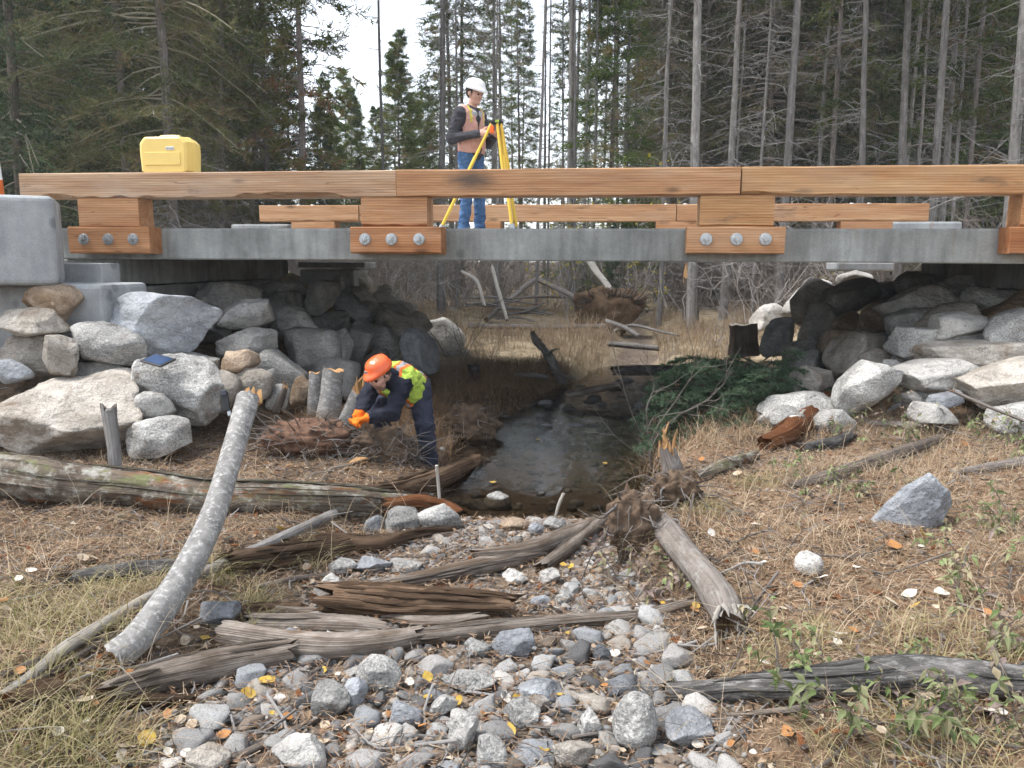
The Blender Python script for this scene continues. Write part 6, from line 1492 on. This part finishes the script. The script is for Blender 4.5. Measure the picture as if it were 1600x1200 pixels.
def head(B, o, f, l, u, s=1.0, beard=False):
    T = lambda x, y, z: o + (f * x + l * y + u * z) * s
    B.ball('skin', T(.0, 0, .02), .098 * s, l, 1.28); B.cap('skin', T(.045, 0, -.06), T(.03, 0, -.02), .062 * s, .075 * s, l, 1.15); B.ball('skin', T(.075, 0, -.095), .03 * s, l, .85)
    B.cap('skin', T(.098, 0, .005), T(.113, 0, -.028), .009 * s, .014 * s, sm=.012); B.cap('skin', T(.086, -.035, .022), T(.086, .035, .022), .014 * s, sm=.015)
    for y in (-1, 1):
        B.ball('skin', T(-.005, .080 * y, -.012), .026 * s, l, 2.4, .008); B.ball('eye', T(.093, .031 * y, .003), .0095 * s, sm=.002); B.ball('skin', T(.07, .04 * y, -.03), .03 * s)
    B.cap('lip', T(.099, -.02, -.062), T(.099, .02, -.062), .008 * s, sm=.004)
    B.ball('hair', T(-.03, 0, .03), .102 * s, l, 1.24, .006)
    for y in (-1, 1): B.cap('hair', T(.02, .072 * y, .03), T(.022, .074 * y, -.005), .012 * s, .008 * s, sm=.006)
    if beard: B.cap('beard', T(.055, 0, -.10), T(.075, 0, -.075), .045 * s, .04 * s, l, .95, .01)

def hat(parent_, o, f, l, u, mat, name='hard_hat', s=1.0):
    mb = MB(); n = 36; th = np.linspace(0, 2 * pi, n + 1); rows = []
    prof = [(.02, .122), (.35, .121), (.62, .112), (.82, .098), (.95, .078), (1.0, .050), (1.035, .033), (1.04, .022), (1.04, .005), (1.0, -.002)]
    out = []
    for r, z in prof:
        fx, ly = .128, .112
        x = np.cos(th) * r * fx; y = np.sin(th) * r * ly; zz = np.full_like(th, z)
        if z < .04: x = x + np.clip(np.cos(th), 0, 1) ** 3 * (.05 if z < .03 else .02); zz = zz - np.clip(np.cos(th), 0, 1) ** 2 * .012; x *= 1.06; y *= 1.07
        if z > .05: zz = zz + .009 * np.exp(-(np.sin(th) * r / .16) ** 2) * (r < .97) + .005 * np.exp(-((np.abs(np.sin(th)) * r - .42) / .07) ** 2)
        out.append(o + (x[:, None] * f + y[:, None] * l + zz[:, None] * u) * s)
    V = np.concatenate(out); m = n + 1; i = np.arange(len(prof) - 1)[:, None] * m + np.arange(n)[None]
    mb.add(V, np.stack([i, i + m, i + m + 1, i + 1], -1).reshape(-1, 4))
    c = o + u * .123 * s; mb.add(np.concatenate([out[0], [c]]), np.stack([np.full(n, m), np.arange(n), np.arange(n) + 1], -1))
    return mb.build(name, MAT[mat], parent_)

def hand(B, g, w, d, nrm, curl=.9, s=1.0, thumb=1):
    """wrist w, finger direction d, palm normal nrm (the side the fingers curl to)"""
    d, nrm = unit(np.array(d, float)), np.array(nrm, float); nrm = unit(nrm - d * (nrm @ d)); sd_ = np.cross(nrm, d) * thumb
    B.cap(g, w - d * .02, w + d * .025, .030 * s, .032 * s, nrm, 1.3); B.cap(g, w + d * .03 - sd_ * .016 * s, w + d * .075 * s - sd_ * .022 * s, .026 * s, .022 * s, nrm, 1.5); B.cap(g, w + d * .03 + sd_ * .016 * s, w + d * .075 * s + sd_ * .020 * s, .026 * s, .022 * s, nrm, 1.5)
    for i, (o, L) in enumerate(((-.031, .060), (-.010, .074), (.011, .080), (.031, .072))):
        p = w + (d * .085 + sd_ * o) * s; a = p + (d * cos(curl * .6) + nrm * sin(curl * .6)) * L * .42 * s; b = a + (d * cos(curl * 1.5) + nrm * sin(curl * 1.5)) * L * .34 * s; e = b + (d * cos(curl * 2.1) + nrm * sin(curl * 2.1)) * L * .26 * s
        B.cap(g, p, a, .0105 * s, .0100 * s, sm=.006); B.cap(g, a, b, .0098 * s, .0090 * s, sm=.005); B.cap(g, b, e, .0088 * s, .0078 * s, sm=.005)
    p = w + (d * .025 + sd_ * .034) * s; a = p + (d * .03 + sd_ * .022 + nrm * .014) * s; e = a + (d * .026 + nrm * .018 - sd_ * .002) * s
    B.cap(g, p, a, .015 * s, .012 * s, sm=.008); B.cap(g, a, e, .0115 * s, .0095 * s, sm=.005)

GR = ['skin', 'hoodie', 'jeans', 'shoe', 'hood', 'eye', 'lip', 'hair', 'beard', 'glove']
def folds(sc, amp, seed):
    return lambda P: amp * (fbm(P * np.array([1, 1, 1.7]), sc, 2, seed))
# --- the surveyor standing on the deck
AY = 10.3; A0 = at(736, 352, AY); A0[2] = Z_DT
pa = tag(empty('person', A0), 'man in white hard hat, coral vest and jeans standing on the deck at the tripod', 'person')
ang = radians(-38); f = np.array([cos(ang), sin(ang), 0]); l = np.array([-sin(ang), cos(ang), 0]); u = np.array([0, 0, 1.0])
W = lambda x, y, z: f * x + l * y + u * z
B = Body()
for sgn, kx, fx in ((-1, .03, .0), (1, .05, .06)):
    B.cap('jeans', W(0, .085 * sgn, .93), W(kx, .105 * sgn, .50), .100, .072, sm=.03); B.cap('jeans', W(kx, .105 * sgn, .50), W(fx - .02, .115 * sgn, .10), .073, .066, sm=.03)
    B.cap('jeans', W(fx - .01, .115 * sgn, .10), W(fx - .01, .115 * sgn, .07), .070, .072, sm=.01)
    B.cap('shoe', W(fx - .06, .115 * sgn, .045), W(fx + .16, .135 * sgn, .038), .046, .040, sm=.01)
B.cap('jeans', W(-.01, -.06, .94), W(-.01, .06, .94), .115, .115, f, 1.15, .04)
B.cap('hoodie', W(0, 0, 1.0), W(-.005, 0, 1.36), .165, .185, f, 1.5, .04); B.cap('hoodie', W(-.01, -.15, 1.42), W(-.01, .15, 1.42), .075, .075, sm=.04); B.ball('hoodie', W(.03, 0, 1.02), .13, None, 1, .04)
ARM = []
for sgn, el, wr in ((-1, (-.06, -.285, 1.12), (.225, -.14, 1.17)), (1, (.03, .28, 1.12), (.27, .12, 1.17))):
    sh = W(-.01, .195 * sgn, 1.42); e_, w_ = W(*el), W(*wr)
    B.cap('hoodie', sh, e_, .077, .062, sm=.03); B.cap('hoodie', e_, w_, .063, .046, sm=.02); B.cap('hoodie', w_ - unit(w_ - e_) * .03, w_, .049, .047, sm=.005)
    ARM += [(sh, e_), (e_, w_)]
    hand(B, 'skin', w_ + unit(w_ - e_) * .025, W(.9, -.35 * sgn, .35), W(.1, -.9 * sgn, -.2), .75, 1.05, -sgn)
B.cap('skin', W(.0, 0, 1.45), W(.035, 0, 1.56), .062, .056, sm=.02)
for a, b in (((.0, -.13, 1.47), (-.085, -.06, 1.51)), ((-.085, -.06, 1.51), (-.085, .06, 1.51)), ((-.085, .06, 1.51), (.0, .13, 1.47)), ((.0, -.13, 1.47), (.09, -.05, 1.42)), ((.0, .13, 1.47), (.09, .05, 1.42))): B.cap('hood', W(*a), W(*b), .042, .040, sm=.02)
pt = radians(17); hf = f * cos(pt) - u * sin(pt); hu = u * cos(pt) + f * sin(pt); ho = W(.055, 0, 1.665)
head(B, ho, hf, l, hu, .98)
B.mesh('body', ['skin', 'hoodie', 'jeans', 'shoe', 'hoodgrey', 'eye', 'lip', 'hair', 'beard', 'glove'], GR, .0085, pa, lambda P: np.where(P[:, 2] < 1.44, folds(15, .010, 3)(P), 0))
hat(pa, ho + hu * .045 - hf * .008, hf, l, hu, 'whitehat')
VB = Body(); VB.cap('v', W(0, 0, .99), W(-.005, 0, 1.36), .172, .192, f, 1.5, .04); VB.cap('v', W(-.01, -.125, 1.43), W(-.01, .125, 1.43), .073, .073, sm=.05); VB.cap('v', W(.02, 0, 1.0), W(.02, 0, 1.06), .15, .15, f, 1.1, .05)
def cutA(P):
    x, y, z = P @ f, P @ l, P[..., 2]
    c = np.maximum(.965 - z, z - 1.52); c = np.maximum(c, np.abs(y) - .175 - .03 * sstep(1.25, 1.0, z))
    for sgn in (-1, 1): c = np.maximum(c, .105 - np.sqrt((P - W(-.01, .235 * sgn, 1.37)) @ f * ((P - W(-.01, .235 * sgn, 1.37)) @ f) + (y - .235 * sgn) ** 2 + (z - 1.37) ** 2 * .55))
    c = np.maximum(c, .105 - np.sqrt((x - .03) ** 2 + y ** 2 + np.maximum(0, 1.47 - z) ** 2 * .4))
    c = np.maximum(c, np.where(x > .02, .014 + .07 * sstep(1.25, 1.5, z) - np.abs(y), -1))
    return c
def mfA(C):
    x, y, z = C @ f, C @ l, C[:, 2]; m = np.zeros(len(C), int)
    m[(np.abs(np.abs(y) - .115) < .016) & (z > 1.32)] = 1; m[(z < 1.0) & (x < -.05)] = 2
    return m
VB.mesh('vest', ['coral', 'vyellow', 'vred'], ['v'], .0085, pa, folds(17, .009, 9), cutA, .012, None, mfA)
for sgn in (-1, 1):                                            # patch pockets
    p = box('pocket', W(.135, .075 * sgn, 1.08), (.03, .11, .12), MAT['coral'], pa, .012, 2); p.rotation_euler = (0, 0, ang + .35 * sgn)

# --- the worker bending over the stump
q = lambda x, y, Y: at(x, y, Y)
P0 = q(668, 732, 6.95); P0[2] = float(G(P0[0], P0[1]))
pb = tag(empty('person', P0), 'worker in orange hard hat and lime vest bending over the split stump', 'person')
J = {k_: q(*v_) - P0 for k_, v_ in dict(ankL=(671, 722, 6.98), kneeL=(664, 665, 6.93), hipL=(654, 607, 7.12), hipR=(630, 606, 7.28), kneeR=(592, 640, 6.98), ankR=(604, 694, 7.22), pel=(643, 602, 7.2), wai=(632, 598, 7.06), che=(617, 592, 6.9), nck=(606, 590, 6.78), hd=(592, 580, 6.66), shL=(628, 601, 6.78), elL=(613, 644, 6.62), wrL=(580, 651, 6.52), shR=(586, 598, 6.90), elR=(571, 625, 6.74), wrR=(565, 642, 6.60)).items()}
B = Body(); upb = unit(np.cross(J['nck'] - J['pel'], J['shL'] - J['shR'])); upb = upb if upb[2] > 0 else -upb
B.cap('jeans', J['hipL'], J['kneeL'], .110, .080, sm=.04); B.cap('jeans', J['kneeL'], J['ankL'], .082, .072, sm=.03); B.cap('jeans', J['ankL'] + [0, 0, .05], J['ankL'] + [.0, 0, .0], .075, .078, sm=.02)
B.cap('jeans', J['hipR'], J['kneeR'], .105, .080, sm=.04); B.cap('jeans', J['kneeR'], J['ankR'], .082, .068, sm=.03)
B.cap('jeans', J['hipL'] * .8 + J['hipR'] * .2, J['hipR'] * .8 + J['hipL'] * .2, .125, .125, sm=.05)
for a_ in ('ankL', 'ankR'):
    g_ = J[a_] + np.array([.01, .02, -.05]); B.cap('shoe', g_, g_ + np.array([-.07, -.17, -.008]), .050, .044, sm=.015)
B.cap('hoodie', J['pel'], J['che'], .15, .165, upb, 1.35, .05); B.cap('hoodie', J['che'], J['nck'] * .8 + J['che'] * .2, .16, .10, upb, 1.25, .05); B.cap('hoodie', J['shL'], J['shR'], .078, .078, sm=.05)
for s_ in 'LR':
    B.cap('hoodie', J['sh' + s_], J['el' + s_], .082, .068, sm=.03); B.cap('hoodie', J['el' + s_], J['wr' + s_], .068, .050, sm=.025)
B.cap('skin', J['nck'], J['hd'] * .7 + J['nck'] * .3, .060, .055, sm=.02)
hf = unit(np.array([-.50, -.72, -.48])); hl = unit(np.cross([0, 0, 1.0], hf)); hu = np.cross(hf, hl)
head(B, J['hd'] - hu * .035, hf, hl, hu, .88, True)
dl_ = unit(J['wrL'] - J['elL']); dr_ = unit(J['wrR'] - J['elR'])
for w_, d_, th_ in ((J['wrL'], dl_, 1), (J['wrR'], dr_, -1)):
    B.cap('glove', w_ - d_ * .035, w_ + d_ * .01, .050, .044, sm=.004)
    hand(B, 'glove', w_ + d_ * .02, unit(d_ + np.array([-.5, -.3, -.1])), np.array([-.2, -.3, -1.0]) if th_ == 1 else np.array([-.5, -.5, -.6]), 1.05, 1.05, th_)
B.mesh('body', ['skin', 'navy', 'trouser', 'darkmetal', 'hoodgrey', 'eye', 'lip', 'hair', 'beard', 'glove'], GR, .0085, pb, folds(14, .012, 6))
ht = hat(pb, J['hd'] + hu * .012 - hf * .01, hf, hl, hu, 'orangehat', s=.87)
mb = MB(); c_ = J['hd'] + hu * .075 + hf * .126; mb.add([c_ + hl * a + hu * b + hf * d for d in (0, .006) for a, b in ((-.016, -.009), (.016, -.009), (.015, .010), (-.015, .010))], [[4, 5, 6, 7], [0, 1, 5, 4], [1, 2, 6, 5], [2, 3, 7, 6], [3, 0, 4, 7]]); mb.build('badge', MAT['silver'], ht, False)
VB = Body(); VB.cap('v', J['pel'] * .9 + J['che'] * .1, J['che'], .165, .178, upb, 1.35, .05); VB.cap('v', J['che'], J['nck'] * .7 + J['che'] * .3, .175, .12, upb, 1.25, .05); VB.cap('v', J['pel'] * .85 + J['che'] * .15 - upb * .10 + unit(J['shL'] - J['shR']) * .07, J['che'] - upb * .07 + unit(J['shL'] - J['shR']) * .05, .105, .10, sm=.06); VB.cap('v', J['shL'] * .85 + J['shR'] * .15, J['shR'] * .85 + J['shL'] * .15, .083, .083, sm=.05)
axt = unit(J['nck'] - J['pel']); lat = unit(np.cross(upb, axt)); TL = np.linalg.norm(J['nck'] - J['pel'])
if lat @ (J['shL'] - J['shR']) < 0: lat = -lat
def cutB(P):
    d = P - J['pel']; uu = d @ axt; vv = d @ lat; c = np.maximum(-.08 - uu, uu - TL * 1.02)
    for s_ in 'LR':
        e_ = P - (J['sh' + s_] + unit(J['el' + s_] - J['sh' + s_]) * .06 + lat * (.06 if s_ == 'L' else -.06)); c = np.maximum(c, .092 - np.sqrt((e_ * e_).sum(-1)))
    e_ = P - (J['nck'] + axt * .05); return np.maximum(c, .095 - np.sqrt((e_ * e_).sum(-1)))
def mfB(C):
    d = C - J['pel']; uu = d @ axt; vv = d @ lat; ww = d @ upb; m = np.zeros(len(C), int)
    def band(t, c0, hw, ho_):
        o_ = np.abs(t - c0) < ho_; i_ = np.abs(t - c0) < hw; return o_, i_
    for o_, i_ in (band(np.abs(vv), .085, .018, .042), band(uu, .03, .024, .052), band(uu, -.075, .0, .02)):
        m[o_] = 1
    for o_, i_ in (band(np.abs(vv), .085, .018, .042), band(uu, .03, .024, .052), band(uu, -.075, .0, .02)):
        m[i_] = 2
    return m
VB.mesh('vest', ['lime', 'vorange', 'silver'], ['v'], .0085, pb, folds(15, .013, 12), cutB, .014, None, mfB)

# ------------------------------------------------------------------ tripod on the deck
tp = at(772, 350, 10.05); tp[2] = Z_DT
tr_ = tag(empty('tripod', tp), 'yellow wooden survey tripod standing on the deck before the man', 'tripod')
MAT['trip'] = m_flat('tripod_yellow', (.74, .47, .055), .45, var=.10, scale=6, spec=.4); MAT['orangeclip'] = m_flat('orange_clip', (.85, .16, .03), .5)
top = np.array([.025, 0, 1.30])
mb = MB(); add_tube(mb, [top + (0, 0, -.01), top + (0, 0, .012)], [.085, .085], 20); add_tube(mb, [top + (0, 0, .012), top + (0, 0, .022)], [.06, .058], 20); mb.build('head_plate', MAT['darkmetal'], tr_, False)
lv = box('level_vial', top + np.array([.01, -.075, .0]), (.045, .025, .03), m_flat('level_green', (.32, .42, .05), .3), tr_, .004)
for q_, ft_ in enumerate(((-.66, -.12, .0), (.225, -.30, .0), (.29, .34, .0))):
    ft_ = np.array(ft_); d = unit(ft_ - top); sdv = unit(np.cross(d, [0, 0, 1.0])); hip = top + np.array([*(unit(ft_[:2] - top[:2]) * .055), -.01]); d = unit(ft_ - hip); L = np.linalg.norm(ft_ - hip)
    mb = MB()
    for s_ in (-1, 1): add_tube(mb, [hip + sdv * .026 * s_, hip + d * L * .58 + sdv * .034 * s_], [.0165, .0165], 8)
    lg = mb.build('leg', MAT['trip'], tr_, True)
    mb = MB(); add_tube(mb, [hip + d * L * .30, hip + d * (L - .09)], [.021, .019], 8); mb.build('lower_leg', MAT['trip'], lg)
    mb = MB(); add_tube(mb, [hip + d * (L - .12), hip + d * (L - .05), ft_], [.030, .026, .006], 8); add_tube(mb, [hip + d * L * .56 - sdv * .05, hip + d * L * .56 + sdv * .05], [.026, .026], 8); mb.build('metal_fitting', MAT['galv'], lg)
    mb = MB(); add_tube(mb, [hip - sdv * .045, hip + sdv * .045], [.022, .022], 8); mb.build('hinge', MAT['darkmetal'], lg)
box('strap', top + np.array([-.05, -.05, -.09]), (.05, .03, .09), MAT['orangeclip'], tr_, .01)

# ------------------------------------------------------------------ small things
# yellow instrument case on the rail
MAT['case'] = m_flat('case_yellow', (.80, .58, .17), .4, var=.06, scale=4, spec=.45)
sA, _ = bl_(216, 240, .06); sB, _ = bl_(293, 240, .06); zc0 = Z_RT; zc1 = bl_(250, 209.5, .06)[1]; Wc, Hc, Dc = sB - sA, zc1 - zc0, .30
cs = tag(empty('instrument_case', bw((sA + sB) / 2, .06 + Dc / 2, zc0), -TH), 'yellow hard plastic instrument case standing on the timber rail', 'case')
mb = MB(); hw = Wc / 2; prof = [(-hw + .03, .004), (hw - .03, .004), (hw - .012, .02), (hw, Hc * .55), (hw - .004, Hc * .82), (hw - .05, Hc - .02), (hw - .07, Hc - .014), (-hw + .07, Hc - .014), (-hw + .05, Hc - .02), (-hw + .004, Hc * .80), (-hw, Hc * .55), (-hw + .012, .02)]
rows = []
for yv, ins in ((-Dc / 2, .035), (-Dc / 2 + .012, .012), (-.012, .0), (-.010, -.004), (.010, -.004), (.012, .0), (Dc / 2 - .012, .012), (Dc / 2, .035)):
    rows.append([(x * (1 - ins / hw), yv, .004 + (z - .004) * (1 - ins / Hc * .8)) for x, z in prof])
V = np.array(rows).reshape(-1, 3); m = len(prof); j = np.arange(m); i = np.arange(len(rows) - 1)[:, None] * m
mb.add(V, np.stack([i + j, i + m + j, i + m + (j + 1) % m, i + (j + 1) % m], -1).reshape(-1, 4)); mb.add(V[:m], [list(range(m))]); mb.add(V[-m:], [list(range(m))[::-1]])
mb.build('shell', MAT['case'], cs, False)
mb = MB(); add_tube(mb, spline([(-.10, 0, Hc - .02), (-.095, 0, Hc - .004), (0, 0, Hc), (.095, 0, Hc - .004), (.10, 0, Hc - .02)], 13), .014, 8); mb.build('handle', MAT['case'], cs)
box('front_panel', (-.005, -Dc / 2 - .002, Hc * .36), (Wc * .72, .012, Hc * .34), MAT['case'], cs, .004, 2)
for x in (-.12, .12): box('latch', (x, -.012, Hc - .012), (.035, .05, .022), MAT['darkmetal'], cs, .004)
box('label_plate', (.075, -Dc / 2 - .002, Hc * .63), (.085, .006, .032), m_flat('label_grey', (.60, .62, .60), .5), cs, .002)
for _x, _w in ((.052, .020), (.076, .012), (.098, .018)): box('print_mark', (_x, -Dc / 2 - .0056, Hc * .63), (_w, .002, .010), MAT['silver'], cs, 0)
for x in (-.10, .10): box('foot', (x, -Dc / 2 + .05, .006), (.05, .03, .012), MAT['case'], cs, .003)
# red and white marker post beyond the large concrete block
mp = tag(empty('marker_post', at(2, 330, 8.6)), 'white and orange marker post behind the large concrete block at left', 'marker post')
pz = lambda y: at(2, y, 8.6)[2] - mp.location.z
for nm, y0, y1, mt_ in (('orange_band', 330, 281, 'vorange'), ('white_band', 281, 215, 'whitehat')):
    mb = MB(); xo = [(6 - 2) * 8.6 / FPX * .0, 0]; add_tube(mb, [(-.035, 0, pz(y0)), (-.035, 0, pz(y1))], [.078 if nm[0] == 'o' else .066, .066 if nm[0] == 'o' else .040], 14); mb.build(nm, MAT[mt_], mp)
# black tablet on the granite boulder
tb = tag(empty('tablet', at(247, 563, 6.86)), 'black tablet with blue sheen lying on the large granite boulder', 'tablet')
box('case', (0, 0, 0), (.235, .17, .016), MAT['darkmetal'], tb, .006, 2); box('screen', (0, 0, .009), (.19, .135, .003), m_flat('tablet_screen', (.03, .07, .15), .12, spec=.6, var=.3, scale=3), tb, .001)
tb.rotation_euler = (radians(16), radians(9), radians(-24))
# black handheld radio leaning on the tan boulder
rd = tag(empty('handheld_radio', at(352, 628, 6.75)), 'black handheld radio leaning on the smooth tan grey boulder', 'radio')
box('body', (0, 0, .0), (.062, .04, .16), MAT['darkmetal'], rd, .008, 2); box('grip', (-.002, -.004, .075), (.05, .045, .05), m_flat('rubber', (.05, .055, .07), .7), rd, .01, 2); box('clip', (.02, -.004, -.10), (.03, .025, .05), MAT['galv'], rd, .008, 2)
rd.rotation_euler = (radians(-14), radians(-7), radians(12))
# orange wood chips of the fresh cutting, one by one
rng = np.random.default_rng(5); CH = []
for q_ in range(5):
    mb = MB(); n = 6; t = np.linspace(0, 1, n); w = (.5 - np.abs(t - .45)) * rng.uniform(.5, .9) + .06; V = []
    for i in range(n):
        z = .12 * sin(t[i] * 3) ; V += [(t[i] - .5, -w[i] * .5, z), (t[i] - .5, w[i] * .5, z + .03), (t[i] - .5, w[i] * .5, z - .03), (t[i] - .5, -w[i] * .5, z - .06)]
    V = np.array(V); i = np.arange(n - 1)[:, None] * 4; j = np.arange(4)
    mb.add(V, np.stack([i + j, i + (j + 1) % 4, i + 4 + (j + 1) % 4, i + 4 + j], -1).reshape(-1, 4)); mb.add(V[:4], [[0, 3, 2, 1]]); mb.add(V[-4:], [[0, 1, 2, 3]]); CH.append(mb.mesh('wood_chip', MAT['cutwood'], False))
def chip(x, y, s, label, q_):
    p = gp(x, y); o = link('wood_chip', CH[q_ % 5]); sc = s * p[1] / FPX; o.scale = (sc, sc, sc); o.location = p + np.array([0, 0, .03]); o.rotation_euler = (rng.normal(0, .4), rng.normal(0, .3), rng.uniform(0, 6.28)); tag(o, label, 'wood chip', 'wood chips around the stumps')
chip(561, 726, 34, 'largest fresh orange wood chip in front of the worker', 1)
for q_ in range(22): chip(rng.uniform(395, 640), rng.uniform(640, 745), rng.uniform(9, 18), 'small fresh orange wood chip near the cut stumps', q_)
# cut alder twigs heaped before the worker
for q_ in range(26):
    p = gp(rng.uniform(420, 690), rng.uniform(655, 740)); rng2 = np.random.default_rng(900 + q_); mb = MB(); a = rng2.uniform(0, 6.28); d = np.array([cos(a), sin(a) * .6, rng2.uniform(.05, .5)])
    Q = limb(mb, np.array([0, 0, .0]), d, rng2.uniform(.3, .75), .006, rng2, 7, .3, .2, 4)
    for j in range(6): limb(mb, Q[rng2.integers(1, 6)], d + rng2.normal(0, .7, 3), rng2.uniform(.08, .25), .0028, rng2, 4, .1, .2, 3)
    o = mb.build('cut_twig', MAT['twig'] if q_ % 3 else MAT['greytwig'], None, False); o.location = p; tag(o, 'bare cut twig in the tangle at the feet of the worker', 'twig', 'cut twigs before the worker')

# ------------------------------------------------------------------ thin veil added to lighten the forest
k = NT('added_haze'); k.t.nodes.remove(k.b); pv = k.n('VolumePrincipled'); pv.inputs['Color'].default_value = (.90, .94, 1.0, 1); pv.inputs['Density'].default_value = 0.0013; pv.inputs['Anisotropy'].default_value = 0.2
k.t.links.new(pv.outputs[0], k.out.inputs['Volume'])
hz = box('added_haze', (0, 65, 13.5), (420, 290, 30), k.m, None, 0)
tag(hz, 'thin pale veil added to lighten the forest', 'added_haze', kind='stuff')
